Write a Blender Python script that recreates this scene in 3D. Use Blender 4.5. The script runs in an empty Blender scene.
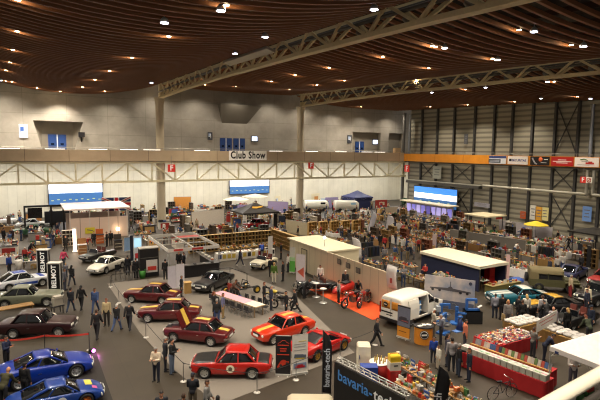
import bpy, bmesh, math, random
from mathutils import Vector as V, Matrix as MX
from mathutils.bvhtree import BVHTree
rnd = random.Random(11)
PI = math.pi
sc = bpy.context.scene
COL = sc.collection
sin, cos, rad = math.sin, math.cos, math.radians

# ------------------------------------------------------------------ camera
H = 11.2
FPX, YAW, PITCH, ROLL = 490.0, rad(29.3), rad(5.82), rad(0.65)
_f = V((sin(YAW)*cos(PITCH), cos(YAW)*cos(PITCH), -sin(PITCH)))
_r0 = V((cos(YAW), -sin(YAW), 0)); _u0 = _r0.cross(_f)
_r = _r0*cos(ROLL) + _u0*sin(ROLL); _u = _r.cross(_f)
def ray(x, y): return _f + _r*((x-300)/FPX) + _u*((200-y)/FPX)
def at(x, y, z=0.0):
    """point of the hall at height z seen at photograph pixel x, y"""
    d = ray(x, y); t = (z-H)/d.z
    return V((d.x*t, d.y*t, z))
def onY(x, y, Y):
    d = ray(x, y); t = Y/d.y
    return V((d.x*t, Y, H+d.z*t))
def onX(x, y, X):
    d = ray(x, y); t = X/d.x
    return V((X, d.y*t, H+d.z*t))
cd = bpy.data.cameras.new('camera'); cam = bpy.data.objects.new('camera', cd); COL.objects.link(cam)
cd.sensor_width = 36; cd.lens = FPX/600*36; cd.clip_start = .05; cd.clip_end = 400
m3 = MX((_r, _u, -_f)).transposed()
cam.matrix_world = MX.Translation((0, 0, H)) @ m3.to_4x4()
cd.dof.use_dof = True; cd.dof.focus_distance = 32; cd.dof.aperture_fstop = 18.0
sc.camera = cam

# ------------------------------------------------------------------ materials
def lin(h):
    v = [int(h[i:i+2], 16)/255 for i in (0, 2, 4)]
    return tuple((c/12.92 if c <= .04045 else ((c+.055)/1.055)**2.4) for c in v) + (1,)
_M = {}
def M(hexc, rough=.55, metal=0, coat=0, emit=0, var=.12, scale=6.0, bump=0, ecol=None):
    k = (hexc, rough, metal, coat, emit, var, scale, bump)
    if k in _M: return _M[k]
    m = bpy.data.materials.new('paint_'+hexc); m.use_nodes = True
    nt = m.node_tree; b = nt.nodes['Principled BSDF']
    c = lin(hexc)
    b.inputs['Roughness'].default_value = rough; b.inputs['Metallic'].default_value = metal
    b.inputs['Coat Weight'].default_value = coat; b.inputs['Coat Roughness'].default_value = .06
    if emit:
        b.inputs['Base Color'].default_value = c
        b.inputs['Emission Color'].default_value = c; b.inputs['Emission Strength'].default_value = emit
    elif var:
        tc = nt.nodes.new('ShaderNodeTexCoord'); n = nt.nodes.new('ShaderNodeTexNoise'); mx = nt.nodes.new('ShaderNodeMix')
        n.inputs['Scale'].default_value = scale; n.inputs['Detail'].default_value = 4
        mx.data_type = 'RGBA'
        mx.inputs[6].default_value = tuple(v*(1-var) for v in c[:3])+(1,)
        mx.inputs[7].default_value = tuple(min(1, v*(1+var)) for v in c[:3])+(1,)
        nt.links.new(tc.outputs['Object'], n.inputs['Vector']); nt.links.new(n.outputs['Fac'], mx.inputs[0])
        nt.links.new(mx.outputs[2], b.inputs['Base Color'])
        if bump:
            bp = nt.nodes.new('ShaderNodeBump'); bp.inputs['Strength'].default_value = bump
            nt.links.new(n.outputs['Fac'], bp.inputs['Height']); nt.links.new(bp.outputs['Normal'], b.inputs['Normal'])
    else:
        b.inputs['Base Color'].default_value = c
    _M[k] = m
    return m
def tiled(name, c1, c2, sx, sy, line='404040', rough=.7, axes='XY', lw=.01, noise=.25, nscale=.35):
    """concrete or panels: noise mottling and brick-texture joints in metres"""
    m = bpy.data.materials.new(name); m.use_nodes = True; nt = m.node_tree; b = nt.nodes['Principled BSDF']
    tc = nt.nodes.new('ShaderNodeTexCoord'); sp = nt.nodes.new('ShaderNodeSeparateXYZ'); cb = nt.nodes.new('ShaderNodeCombineXYZ')
    nt.links.new(tc.outputs['Object'], sp.inputs[0])
    nt.links.new(sp.outputs[axes[0]], cb.inputs[0]); nt.links.new(sp.outputs[axes[1]], cb.inputs[1])
    br = nt.nodes.new('ShaderNodeTexBrick'); br.offset = 0
    br.inputs['Scale'].default_value = 1; br.inputs['Brick Width'].default_value = sx; br.inputs['Row Height'].default_value = sy
    br.inputs['Mortar Size'].default_value = lw; br.inputs['Color1'].default_value = lin(c1); br.inputs['Color2'].default_value = lin(c2)
    br.inputs['Mortar'].default_value = lin(line); br.inputs['Bias'].default_value = 0
    nt.links.new(cb.outputs[0], br.inputs['Vector'])
    n = nt.nodes.new('ShaderNodeTexNoise'); n.inputs['Scale'].default_value = nscale; n.inputs['Detail'].default_value = 8; n.inputs['Roughness'].default_value = .65
    nt.links.new(tc.outputs['Object'], n.inputs['Vector'])
    mr = nt.nodes.new('ShaderNodeMapRange'); mr.inputs['From Min'].default_value = .3; mr.inputs['From Max'].default_value = .7
    mr.inputs['To Min'].default_value = 1-noise; mr.inputs['To Max'].default_value = 1+noise*.5
    nt.links.new(n.outputs['Fac'], mr.inputs['Value'])
    mx = nt.nodes.new('ShaderNodeMix'); mx.data_type = 'RGBA'; mx.blend_type = 'MULTIPLY'; mx.inputs[0].default_value = 1
    nt.links.new(br.outputs['Color'], mx.inputs[6]); nt.links.new(mr.outputs['Result'], mx.inputs[7])
    nt.links.new(mx.outputs[2], b.inputs['Base Color']); b.inputs['Roughness'].default_value = rough
    return m

BLACK = M('17161a', .5); DARK = M('26252a', .6); RUB = M('141414', .8); CHROME = M('c8c8c8', .18, 1); STEEL = M('8b8b8c', .35, 1)
ALU = M('b9b9b4', .4, .6); WHITE = M('e6e2da', .5); CREAM = M('d9cfb4', .6); WOOD = M('9a7446', .6, scale=3, var=.2); GLASS = M('0d1013', .05, 0, .6, var=0)
SKIN = M('c08a6e', .6, var=.05); LAMP_W = M('ffe2b0', emit=14); RED = M('a31d18', .5); LGREY = M('8d8c8a', .6)

# ------------------------------------------------------------------ mesh builder
class MB:
    def __init__(s): s.v = []; s.f = []; s.m = []; s.sm = []
    def add(s, vs, fs, m=0, smooth=False):
        b = len(s.v); s.v += [tuple(v) for v in vs]
        for f in fs: s.f.append(tuple(b+i for i in f)); s.m.append(m); s.sm.append(smooth)
        return s
    def box(s, c, d, rz=0, m=0, rx=0, ry=0, top=1.0):
        x, y, z = d[0]/2, d[1]/2, d[2]/2
        R = MX.Rotation(rz, 3, 'Z') @ MX.Rotation(ry, 3, 'Y') @ MX.Rotation(rx, 3, 'X'); c = V(c)
        p = [(-x, -y, -z), (x, -y, -z), (x, y, -z), (-x, y, -z), (-x*top, -y*top, z), (x*top, -y*top, z), (x*top, y*top, z), (-x*top, y*top, z)]
        return s.add([R @ V(q) + c for q in p], [(0, 3, 2, 1), (4, 5, 6, 7), (0, 1, 5, 4), (1, 2, 6, 5), (2, 3, 7, 6), (3, 0, 4, 7)], m)
    def span(s, a, b, m=0):
        return s.box([(a[i]+b[i])/2 for i in range(3)], [abs(b[i]-a[i]) for i in range(3)], m=m)
    def cone(s, p0, p1, r0, r1=None, n=12, m=0, caps=True, smooth=True):
        p0, p1 = V(p0), V(p1); r1 = r0 if r1 is None else r1
        d = (p1-p0); d = d.normalized() if d.length > 1e-9 else V((0, 0, 1))
        a = d.orthogonal().normalized(); b = d.cross(a)
        vs = []
        for p, r in ((p0, r0), (p1, r1)):
            for i in range(n): t = 2*PI*i/n; vs.append(p+(a*cos(t)+b*sin(t))*r)
        s.add(vs, [(i, (i+1) % n, n+(i+1) % n, n+i) for i in range(n)], m, smooth)
        if caps: s.add(vs[:n], [tuple(range(n))[::-1]], m); s.add(vs[n:], [tuple(range(n))], m)
        return s
    def bar(s, p0, p1, w, h=None, m=0):
        """rectangular bar between two points"""
        p0, p1 = V(p0), V(p1); h = h or w; d = (p1-p0).normalized()
        up = V((0, 0, 1)) if abs(d.z) < .95 else V((0, 1, 0))
        a = d.cross(up).normalized()*w/2; b = a.cross(d).normalized()*h/2
        vs = [p+q for p in (p0, p1) for q in (-a-b, a-b, a+b, -a+b)]
        return s.add(vs, [(0, 3, 2, 1), (4, 5, 6, 7), (0, 1, 5, 4), (1, 2, 6, 5), (2, 3, 7, 6), (3, 0, 4, 7)], m)
    def tube(s, pts, r, n=8, m=0):
        for a, b in zip(pts, pts[1:]): s.cone(a, b, r, r, n, m)
        return s
    def rings(s, rs, m=0, close=True, smooth=True, caps=True):
        n = len(rs[0]); b = [q for r in rs for q in r]; fs = []
        for k in range(len(rs)-1):
            for i in range(n if close else n-1):
                j = (i+1) % n; fs.append((k*n+i, k*n+j, (k+1)*n+j, (k+1)*n+i))
        if caps and close: fs += [tuple(range(n))[::-1], tuple((len(rs)-1)*n+i for i in range(n))]
        return s.add(b, fs, m, smooth)
    def lathe(s, prof, c=(0, 0, 0), ax='Z', n=20, m=0, smooth=True, close=False):
        c = V(c); rs = []
        for r, h in prof:
            ring = []
            for i in range(n):
                t = 2*PI*i/n; p = (r*cos(t), r*sin(t), h)
                if ax == 'Y': p = (p[0], p[2], p[1])
                if ax == 'X': p = (p[2], p[0], p[1])
                ring.append(V(p)+c)
            rs.append(ring)
        if close: rs.append(rs[0])
        return s.rings(rs, m, True, smooth, not close)
    def ball(s, c, r, m=0, n=10, k=6):
        r = r if isinstance(r, (tuple, list)) else (r, r, r); rs = []
        for i in range(k+1):
            t = PI*i/k; q = max(sin(t), .02)
            rs.append([V((c[0]+r[0]*q*cos(2*PI*j/n), c[1]+r[1]*q*sin(2*PI*j/n), c[2]-r[2]*cos(t))) for j in range(n)])
        return s.rings(rs, m)
    def prism(s, pts, z0, z1, m=0):
        n = len(pts); vs = [(x, y, z0) for x, y in pts]+[(x, y, z1) for x, y in pts]
        return s.add(vs, [tuple(range(n))[::-1], tuple(range(n, 2*n))]+[(i, (i+1) % n, n+(i+1) % n, n+i) for i in range(n)], m)
    def sheet(s, grid, th=.01, m=0, smooth=False):
        """grid of points (rows) given thickness along its normals' mean"""
        R_, C_ = len(grid), len(grid[0]); g = [V(p) for r in grid for p in r]
        nrm = (V(grid[0][-1])-V(grid[0][0])).cross(V(grid[-1][0])-V(grid[0][0]))
        nrm = nrm.normalized()*th if nrm.length > 1e-9 else V((0, 0, th))
        q = g+[p-nrm for p in g]; N = R_*C_; fs = []
        for i in range(R_-1):
            for j in range(C_-1):
                a = (i*C_+j, i*C_+j+1, (i+1)*C_+j+1, (i+1)*C_+j); fs.append(a); fs.append(tuple(N+k for k in a[::-1]))
        per = [j for j in range(C_)]+[i*C_+C_-1 for i in range(1, R_)]+[(R_-1)*C_+j for j in range(C_-2, -1, -1)]+[i*C_ for i in range(R_-2, 0, -1)]
        for a, b in zip(per, per[1:]+per[:1]): fs.append((b, a, N+a, N+b))
        return s.add(q, fs, m, smooth)
    def mesh(s, name='m'):
        me = bpy.data.meshes.new(name); me.from_pydata(s.v, [], s.f)
        me.polygons.foreach_set('material_index', s.m); me.polygons.foreach_set('use_smooth', s.sm); me.update()
        bm = bmesh.new(); bm.from_mesh(me); bmesh.ops.recalc_face_normals(bm, faces=bm.faces); bm.to_mesh(me); bm.free()
        return me

# ------------------------------------------------------------------ objects
LAB = {}
def tag(o, label, cat, group=None):
    o['label'] = label; o['category'] = cat; o['kind'] = 'thing'
    if group: o['group'] = group
    LAB.setdefault(label, []).append((o.name, group))
    return o
def ob(name, me, mats=None, parent=None, loc=(0, 0, 0), rz=0, label=None):
    if isinstance(me, MB): me = me.mesh(name)
    o = bpy.data.objects.new(name, me); COL.objects.link(o)
    o.location = loc; o.rotation_euler = (0, 0, rz)
    if mats is not None:
        if not isinstance(mats, (list, tuple)): mats = [mats]
        while len(me.materials) < len(mats): me.materials.append(None)
        for i, m in enumerate(mats): o.material_slots[i].link = 'OBJECT'; o.material_slots[i].material = m
    if parent: o.parent = parent
    if label: o['label'] = label
    return o
def empty(name, loc, rz=0):
    o = bpy.data.objects.new(name, None); COL.objects.link(o); o.location = loc; o.rotation_euler = (0, 0, rz); o.empty_display_size = .2
    return o
def struct(name, me, mats, **k):
    o = ob(name, me, mats, **k); o['kind'] = 'structure'; return o
class Proto:
    """a kind of thing: named parts (mesh, material keys, parent part); inst() makes one thing out of it"""
    def __init__(s, name, **defaults): s.name = name; s.parts = []; s.d = defaults
    def add(s, part, mb, keys, par=None, label=None):
        me = mb.mesh(part) if isinstance(mb, MB) else mb
        keys = [keys] if not isinstance(keys, (list, tuple)) else keys
        s.parts.append((part, me, keys, par, label)); return len(s.parts)-1
    def inst(s, label, cat, loc, rz=0, group=None, name=None, skip=(), **c):
        g = lambda k: c.get(k, s.d.get(k)) if isinstance(k, str) else k
        single = len(s.parts) == 1
        if single:
            p = s.parts[0]; root = ob(name or s.name, p[1], [g(k) for k in p[2]], None, loc, rz)
        else:
            root = empty(name or s.name, loc, rz); made = {}
            for i, (part, me, keys, par, lb) in enumerate(s.parts):
                if part in skip or (par is not None and par not in made): continue
                made[i] = ob(part, me, [g(k) for k in keys], root if par is None else made[par], label=lb)
        return tag(root, label, cat, group)
def text(s, size, loc, rot, mat, parent, name='lettering', extrude=.004, align='CENTER', bold=0, sx=1, space=1.0):
    cu = bpy.data.curves.new(name, 'FONT'); cu.body = s; cu.size = size; cu.align_x = align; cu.align_y = 'CENTER'; cu.extrude = extrude; cu.offset = bold
    cu.resolution_u = 3; cu.space_character = space
    t = bpy.data.objects.new('tmp', cu); COL.objects.link(t)
    dg = bpy.context.evaluated_depsgraph_get(); dg.update(); me = bpy.data.meshes.new_from_object(t.evaluated_get(dg), depsgraph=dg); bpy.data.objects.remove(t)
    me.transform(MX.Diagonal((sx, 1, 1, 1))); me.materials.clear()
    o = ob(name, me, [mat], parent, loc); o.rotation_euler = rot
    return o
def baked(me, mods):
    """evaluate modifiers on a mesh and return the resulting mesh"""
    o = bpy.data.objects.new('tmp', me); COL.objects.link(o)
    for t, kw in mods:
        md = o.modifiers.new(t, t)
        for k, v in kw.items(): setattr(md, k, v)
    dg = bpy.context.evaluated_depsgraph_get(); dg.update()
    r = bpy.data.meshes.new_from_object(o.evaluated_get(dg), depsgraph=dg)
    bpy.data.objects.remove(o)
    return r
def hd(px0, px1):
    """heading of the floor line from pixel px0 to px1"""
    d = at(*px1)-at(*px0); return math.atan2(d.y, d.x)
AWAY = PI/2-YAW
# ------------------------------------------------------------------ the hall
Y0, XR = 70.0, 62.7          # gallery front, right-hand wall
def ztop(Y):
    P = [(-5, 17.3), (0, 17.6), (13, 18.2), (20, 18.65), (29, 19.05), (37, 19.3), (46, 19.6), (58, 19.9), (73.2, 20.3), (90, 20.5)]
    for (a, za), (b, zb) in zip(P, P[1:]):
        if Y <= b: return za+(zb-za)*(Y-a)/(b-a)
    return P[-1][1]
TX = [-5.8, 17.0, 39.8, 62.6]
def zceil(X, Y):
    z = ztop(Y)
    if X < TX[1]:
        u = (X-TX[0])/22.8; return z-.05-1.85*4*u*(1-u)
    if X < TX[2]:
        u = (X-TX[1])/22.8; w = min(1, max(0, (71-Y)/22)); return z-.05-(.15+1.0*w*w*(3-2*w))*4*u*(1-u)
    u = min(1, (X-TX[2])/12.5); return z-.05-1.45*(1-(1-u)**2)
floor_m = tiled('hall_floor', '3a3226', '362e23', 2.0, 2.0, '2f281f', .55, 'XY', .012, .22, .5)
struct('floor', MB().span((-40, -12, -.3), (95, 95, 0)), floor_m)
conc = tiled('cast_concrete', '9a958c', '9f9a91', 5.2, 2.6, '7b766d', .8, 'XZ', .02, .3, .28)
# upper wall above the gallery, with recesses
UW = 74.0
w = MB()
holes = [(1.15, 7.19, 10.6, 14.7, 2.84, 4.96), (52.4, 58.8, 10.6, 14.6, 0, 0), (60.8, 64.3, 10.6, 14.6, 0, 0)]
xs = [-40]+[v for h_ in holes for v in h_[:2]]+[95]
for a, b in zip(xs[0::2], xs[1::2]): w.span((a, UW, 9.2), (b, UW+.4, 24))
for x0, x1, z0, z1, _a, _b in holes: w.span((x0, UW, z1), (x1, UW+.4, 24)); w.span((x0, UW, 9.2), (x1, UW+.4, z0))
x0, x1 = holes[0][:2]   # the left recess narrows downwards
w.add([(x0, UW, 10.6), (x0, UW, 14.7), (x0+1.0, UW, 10.6), (x0, UW+.4, 10.6), (x0, UW+.4, 14.7), (x0+1.0, UW+.4, 10.6)], [(0, 2, 1), (3, 4, 5), (1, 2, 5, 4), (0, 1, 4, 3), (0, 3, 5, 2)])
w.add([(x1, UW, 10.6), (x1-1.2, UW, 10.6), (x1, UW, 14.7), (x1, UW+.4, 10.6), (x1-1.2, UW+.4, 10.6), (x1, UW+.4, 14.7)], [(0, 2, 1), (3, 4, 5), (1, 2, 5, 4), (0, 1, 4, 3), (0, 3, 5, 2)])
struct('wall_back', w, conc)
rec = MB()
for x0, x1, z0, z1, d0, d1 in holes:
    i0, i1 = (x0+1.0, x1-1.2) if d0 else (x0+.1, x1-.1); Yb = UW+(1.5 if d0 else .9)
    rec.span((x0, Yb, z0), (x1, Yb+.2, z1))
    rec.add([(x0, UW+.4, z0), (x0, UW+.4, z1), (i0, Yb, z1), (i0, Yb, z0)], [(0, 1, 2, 3)])
    rec.add([(x1, UW+.4, z0), (i1, Yb, z0), (i1, Yb, z1), (x1, UW+.4, z1)], [(0, 1, 2, 3)])
    rec.span((x0, UW+.4, z1), (x1, Yb+.2, z1+.2)); rec.span((x0, UW+.4, z0-.2), (x1, Yb+.2, z0))
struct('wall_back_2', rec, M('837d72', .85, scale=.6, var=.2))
# sloping concrete hopper over the middle doors
hop = MB()
hop.add([(26.6, UW, 18.15), (33.6, UW, 18.15), (27.3, UW, 15.3), (31.5, UW, 15.3), (26.6, UW-1.3, 18.15), (33.6, UW-1.3, 18.15)],
        [(4, 5, 3, 2), (0, 1, 5, 4), (0, 4, 2), (1, 3, 5), (0, 2, 3, 1)])
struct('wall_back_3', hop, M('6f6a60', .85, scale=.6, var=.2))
BLUE = M('1d3f7c', .45)
def doors(n, cx, cz, Y, leafw, h, k=2, gap=.12):
    root = empty('door_%d' % n, (cx, Y, cz-h/2)); root['kind'] = 'structure'
    for i in range(k):
        x = (i-(k-1)/2)*leafw
        d = ob('door_leaf', MB().box((x, 0, h/2), (leafw-gap, .08, h)), BLUE, root)
        ob('door_window', MB().box((x, -.06, h*.45), (leafw*.35, .04, .3)), M('0e1a30', .2), d)
        if i: ob('door_frame', MB().box((x-leafw/2, 0, h/2), (gap, .1, h)), M('d8dbe0', .5), root)
    return root
a = onY(48, 148, UW+1.4); b = onY(66.5, 135, UW+1.4)
doors(1, (a.x+b.x)/2, 11.75, UW+1.42, (b.x-a.x)/2, 2.4)
a = onY(219, 149, UW-.05); b = onY(246, 139, UW-.05)
doors(2, a.x+1.15, 11.8, UW-.07, 1.05, 2.3); doors(3, b.x-1.2, 11.8, UW-.07, 1.05, 2.3)
a = onY(359.5, 148, UW+.8); doors(4, a.x, 11.75, UW+.82, 1.05, 2.3)
# gallery slab, parapet and truss in front of the lower hall
gal = MB(); gal.span((-40, Y0+.1, 9.35), (64, UW, 9.6))
struct('floor_3', gal, M('8b8577', .8))
par = tiled('parapet_panels', 'b7a386', 'b19b80', 5.0, 3.0, '6a5a49', .6, 'XZ', .03, .12, .4)
struct('wall_4', MB().span((-40, Y0-.12, 9.42), (61.2, Y0+.1, 10.92)), par)
hr = MB(); hr.cone((-40, Y0+.2, 11.22), (61, Y0+.2, 11.22), .035, n=8)
for i in range(34): hr.bar((-38+3*i, Y0+.2, 10.9), (-38+3*i, Y0+.2, 11.22), .05)
struct('trim_1', hr, M('9b968c', .35, .5))
trm = M('cfc6a4', .55)
tr = tag(empty('gallery_truss', (0, Y0+.25, 0)), 'long cream lattice truss carrying the gallery below the grey-brown parapet', 'truss')
ob('bottom_chord', MB().span((-40, -.12, 6.45), (62, .12, 6.75)), trm, tr)
ob('top_chord', MB().span((-40, -.12, 9.1), (62, .12, 9.34)), trm, tr)
lat = MB(); lat.span((-40, -.1, 8.1), (62, 0.0, 8.16))
for i in range(32):
    x = -39.9+3.26*i
    lat.bar((x, 0, 6.7), (x, 0, 9.2), .2)
    if i % 4 in (0, 1): lat.bar((x, 0, 9.15), (x+3.26, 0, 6.65), .2)
    else: lat.bar((x, 0, 6.65), (x+3.26, 0, 9.15), .2)
ob('web_lattice', lat, trm, tr)
# lower hall under the gallery
cr = tiled('lower_wall_panels', 'd9d3bf', 'd4cdb8', 1.25, 12, 'bdb59f', .7, 'XZ', .02, .12, .5)
struct('wall_lower_back', MB().span((-40, 88, 0), (95, 88.3, 9.6)), cr)
struct('wall_lower_side', MB().span((76, 70.5, 0), (76.3, 88, 9.6)), cr)
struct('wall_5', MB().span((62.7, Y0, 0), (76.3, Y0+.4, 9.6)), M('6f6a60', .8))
struct('ceiling_lower', MB().span((-40, UW, 9.6), (95, 88.3, 9.85)), M('a89f88', .8))
for n, (x, zt) in enumerate([(16.9, 18.3), (39.75, 18.2), (61.9, 18.2)]):
    c = MB(); r_ = .62 if n < 2 else .3
    c.cone((x, Y0+.95, 0), (x, Y0+.95, 9.35), r_, n=20); c.cone((x, Y0+.95, 9.35), (x, Y0+.95, zt-.5), r_*.9, n=20)
    c.cone((x, Y0+.95, zt-1.0), (x, Y0+.95, zt), r_*.9, r_*1.25, n=20)
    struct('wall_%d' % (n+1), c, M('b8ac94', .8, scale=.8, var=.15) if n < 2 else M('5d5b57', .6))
# right-hand wall: ribbed cladding between steel posts, orange gallery
clad = bpy.data.materials.new('ribbed_cladding'); clad.use_nodes = True
nt = clad.node_tree; bs = nt.nodes['Principled BSDF']
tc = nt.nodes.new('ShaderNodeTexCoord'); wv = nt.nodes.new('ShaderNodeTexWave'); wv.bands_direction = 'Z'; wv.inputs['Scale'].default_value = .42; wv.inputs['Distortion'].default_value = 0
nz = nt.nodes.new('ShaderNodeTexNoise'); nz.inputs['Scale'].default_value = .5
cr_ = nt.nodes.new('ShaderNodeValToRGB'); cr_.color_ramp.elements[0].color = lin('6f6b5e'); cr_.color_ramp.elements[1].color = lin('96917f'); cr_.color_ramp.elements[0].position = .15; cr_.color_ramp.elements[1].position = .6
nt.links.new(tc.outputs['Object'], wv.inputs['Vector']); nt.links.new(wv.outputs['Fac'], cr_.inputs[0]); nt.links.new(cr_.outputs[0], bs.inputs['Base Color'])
bp = nt.nodes.new('ShaderNodeBump'); bp.inputs['Strength'].default_value = .3; bp.inputs['Distance'].default_value = .06
nt.links.new(wv.outputs['Fac'], bp.inputs['Height']); nt.links.new(bp.outputs[0], bs.inputs['Normal']); bs.inputs['Roughness'].default_value = .6
struct('wall_right', MB().span((XR, -12, 0), (XR+.3, Y0, 24)), clad)
post_m = M('3c3b3a', .55)
py = [66.9, 63.1, 59.3, 55.0, 51.3, 48.1, 44.8, 41.4, 38.2, 35.0, 31.8, 28.6, 25.4, 22.2]
for i, Y in enumerate(py):
    p = MB(); p.box((XR-.16, Y, 9.5), (.32, .09, 19)); p.box((XR-.3, Y, 9.5), (.06, .34, 19)); p.box((XR-.03, Y, 9.5), (.06, .34, 19))
    struct('trim_%d' % (i+10), p, post_m)
br_ = MB()
for a, b, zz in ((7, 8, ((11, 18), (1, 5.8), (6.3, 9.3))), (2, 3, ((1, 5.8), (6.3, 9.3))), (0, 1, ((6.3, 9.3),))):
    for z0, z1 in zz:
        br_.bar((XR-.2, py[a], z0), (XR-.2, py[b], z1), .1); br_.bar((XR-.2, py[a], z1), (XR-.2, py[b], z0), .1)
struct('trim_30', br_, post_m)
struct('floor_2', MB().span((61.3, 15, 9.2), (XR-.35, Y0-.1, 9.45)), M('4a463f', .8))
org = tiled('orange_boards', 'd48a26', 'cf8422', 6.2, 3, '8a5414', .45, 'YZ', .03, .15, .7)
struct('wall_side', MB().span((61.1, 15, 9.42), (61.3, Y0-.15, 10.75)), org)
h2 = MB(); h2.cone((61.4, 15, 11.1), (61.4, Y0, 11.1), .035, n=8); h2.cone((61.4, 15, 10.95), (61.4, Y0, 10.95), .02, n=6)
for i in range(28): h2.bar((61.4, 15.5+2*i, 10.7), (61.4, 15.5+2*i, 11.1), .05)
struct('trim_2', h2, M('8f8b84', .4, .5))
struct('trim_3', MB().span((61.0, 52.4, 5.5), (61.9, Y0-1, 5.95)), M('45433f', .6))
tag(ob('ventilation_duct', MB().cone((61.5, 36.0, 6.05), (61.5, 52, 6.05), .2, n=12).cone((61.5, 36.0, 6.05), (61.5, 36.0, 9.1), .2, n=12).cone((61.5, 20, 6.05), (61.5, 35.2, 6.05), .2, n=12).cone((61.5, 35.2, 6.05), (61.5, 35.2, 9.1), .2, n=12), M('a9a699', .4, .4)),
    'pale round duct running along the ribbed side wall under the orange gallery', 'duct')
tag(ob('floodlight_bar', MB().span((61.05, 52, 5.98), (61.6, 69, 6.12)), M('a9a699', .4, .4)), 'pale cable tray above the blue and white screen on the side wall', 'cable tray')

# slatted timber ceiling, three hanging bays
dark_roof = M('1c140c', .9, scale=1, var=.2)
slat_m = M('7f5233', .6, scale=.8, var=.18)
for k in range(3):
    a, b = TX[k]+.55, TX[k+1]-.55
    if k == 2: b = 62.3
    n = 14; xs = [a+(b-a)*i/n for i in range(n+1)]
    mb = MB(); Y = 6.0; 
    while Y < 73.4:
        rs = []
        for x in xs:
            z = zceil(x, Y); rs.append([(x, Y-.08, z), (x, Y+.08, z), (x, Y+.08, z+.2), (x, Y-.08, z+.2)])
        mb.rings(rs, 0, True, False); Y += .92
    struct('ceiling_%d' % (k+1), mb, slat_m)
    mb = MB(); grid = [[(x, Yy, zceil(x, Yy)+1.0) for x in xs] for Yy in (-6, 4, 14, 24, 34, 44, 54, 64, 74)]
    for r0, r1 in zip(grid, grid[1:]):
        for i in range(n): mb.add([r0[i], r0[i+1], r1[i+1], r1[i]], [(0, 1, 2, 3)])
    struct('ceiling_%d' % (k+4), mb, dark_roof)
    mb = MB()
    for i in range(1, 9):
        x = a+(b-a)*i/9
        pts = [(x, Yy, zceil(x, Yy)+.42) for Yy in range(4, 74, 6)]
        for p, q in zip(pts, pts[1:]): mb.bar(p, q, .1, .3)
    struct('ceiling_%d' % (k+7), mb, M('3d2616', .8))
# bowed steel roof trusses
tm = M('d2c196', .5)
def tbot(Y):
    P = [(-6, 16.2), (13, 17.1), (20, 17.45), (30.5, 17.8), (46, 18.2), (60, 18.35), (71, 18.3)]
    for (a, za), (b, zb) in zip(P, P[1:]):
        if Y <= b: return za+(zb-za)*(Y-a)/(b-a)
    return P[-1][1]
for k, X in enumerate(TX[1:3]):
    root = empty('roof_truss', (X, 0, 0)); ys = [70.6-4.0*i for i in range(20)]
    tag(root, ['bowed steel roof truss running from the first concrete column to the top of the picture', 'bowed steel roof truss ending at the concrete column right of the show sign'][k], 'roof truss', )
    for s in (-1, 1):
        for nm, f, r_, dx in (('bottom_chord', tbot, .17, .12), ('top_chord', ztop, .14, .5)):
            mb = MB()
            for p, q in zip(ys, ys[1:]): mb.bar((s*dx, p, f(p)), (s*dx, q, f(q)), r_*2 if nm[0] == 'b' else .2, .26)
            ob(nm, mb, tm, root)
        mb = MB()
        for i, (p, q) in enumerate(zip(ys, ys[1:])):
            m_ = (p+q)/2
            mb.bar((s*.12, p, tbot(p)), (s*.5, m_, ztop(m_)), .17); mb.bar((s*.5, m_, ztop(m_)), (s*.12, q, tbot(q)), .17)
        ob('web_lattice', mb, tm, root)
    ob('end_post', MB().bar((0, 70.6, tbot(70.6)-.1), (0, 70.6, ztop(70.6)), .5, .3), tm, root)
    # pipes and floods carried in the truss
    mb = MB()
    for p, q in zip(ys, ys[1:]):
        mb.cone((-.25, p, tbot(p)+.75), (-.25, q, tbot(q)+.75), .12, n=8); mb.cone((.2, p, tbot(p)+1.05), (.2, q, tbot(q)+1.05), .07, n=8)
    ob('service_pipe', mb, M('55524c', .4, .5), root)
    for i in range(1, 19):
        y = ys[i]+1.2
        f = ob('truss_floodlight', MB().cone((0, y, tbot(y)+.45), (.12, y-.28, tbot(y)+.2), .11, .2, n=10).bar((0, y, tbot(y)+.45), (0, y, tbot(y)+.8), .05), M('77746e', .35, .6), root)
tag(ob('air_duct', MB().rings([[(15.6+dx, Y, ztop(Y)-.9+dz) for dx, dz in ((0, .2), (.7, 0), (.7, .2), (0, .4))] for Y in (33, 36, 39, 42)], 0, True, False), M('a5a194', .4, .4)), 'pale grey air duct beside the first roof truss', 'duct')

# ceiling lamps: recessed warm downlights between the slats, with white work lamps beside some
lp = Proto('ceiling_lamp', shell=M('3a3028', .4, .5), lens=M('ffd9a0', emit=22))
lp.add('housing', MB().lathe([(.12, .0), (.14, .0), (.14, .22), (.1, .3), (.0, .3)], n=14), 'shell')
lp.add('lens', MB().lathe([(.0, -.01), (.12, -.01), (.12, .02), (.0, .02)], n=14), 'lens')
wl = Proto('work_lamp', shell=M('b0b0b0', .4, .5), lens=M('e8ecff', emit=16))
wl.add('housing', MB().lathe([(.2, .0), (.15, .15), (.06, .24), (.0, .24)], n=14).cone((0, 0, .2), (0, 0, .36), .02, n=6), 'shell')
wl.add('lens', MB().lathe([(.0, -.02), (.17, -.02), (.17, .02), (.0, .02)], n=14), 'lens')
def on_ceiling(x, y):
    z = 18.0
    for _ in range(12):
        p = at(x, y, z); z = .5*z+.5*zceil(min(62, p.x), p.y)
    return at(x, y, z)
warm = [(18, 3), (17, 31), (13, 51), (10, 63), (6, 71), (12, 82), (60, 92), (83, 87), (95, 80), (110, 71), (132, 58), (167, 38), (105, 91.5), (223, 7.5), (6, 84), (37, 88),
        (207, 80), (236, 87), (270, 82), (297, 75), (330, 68), (318, 85), (347, 80.5), (380, 58), (289, 90), (418, 81), (432, 68), (434, 46), (440, 46.5), (495, 59), (522, 30), (576, 45), (577, 97),
        (334, 102), (362, 110), (430, 107), (467, 105), (515, 102), (463, 90), (556, 82), (205, 85)]
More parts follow.
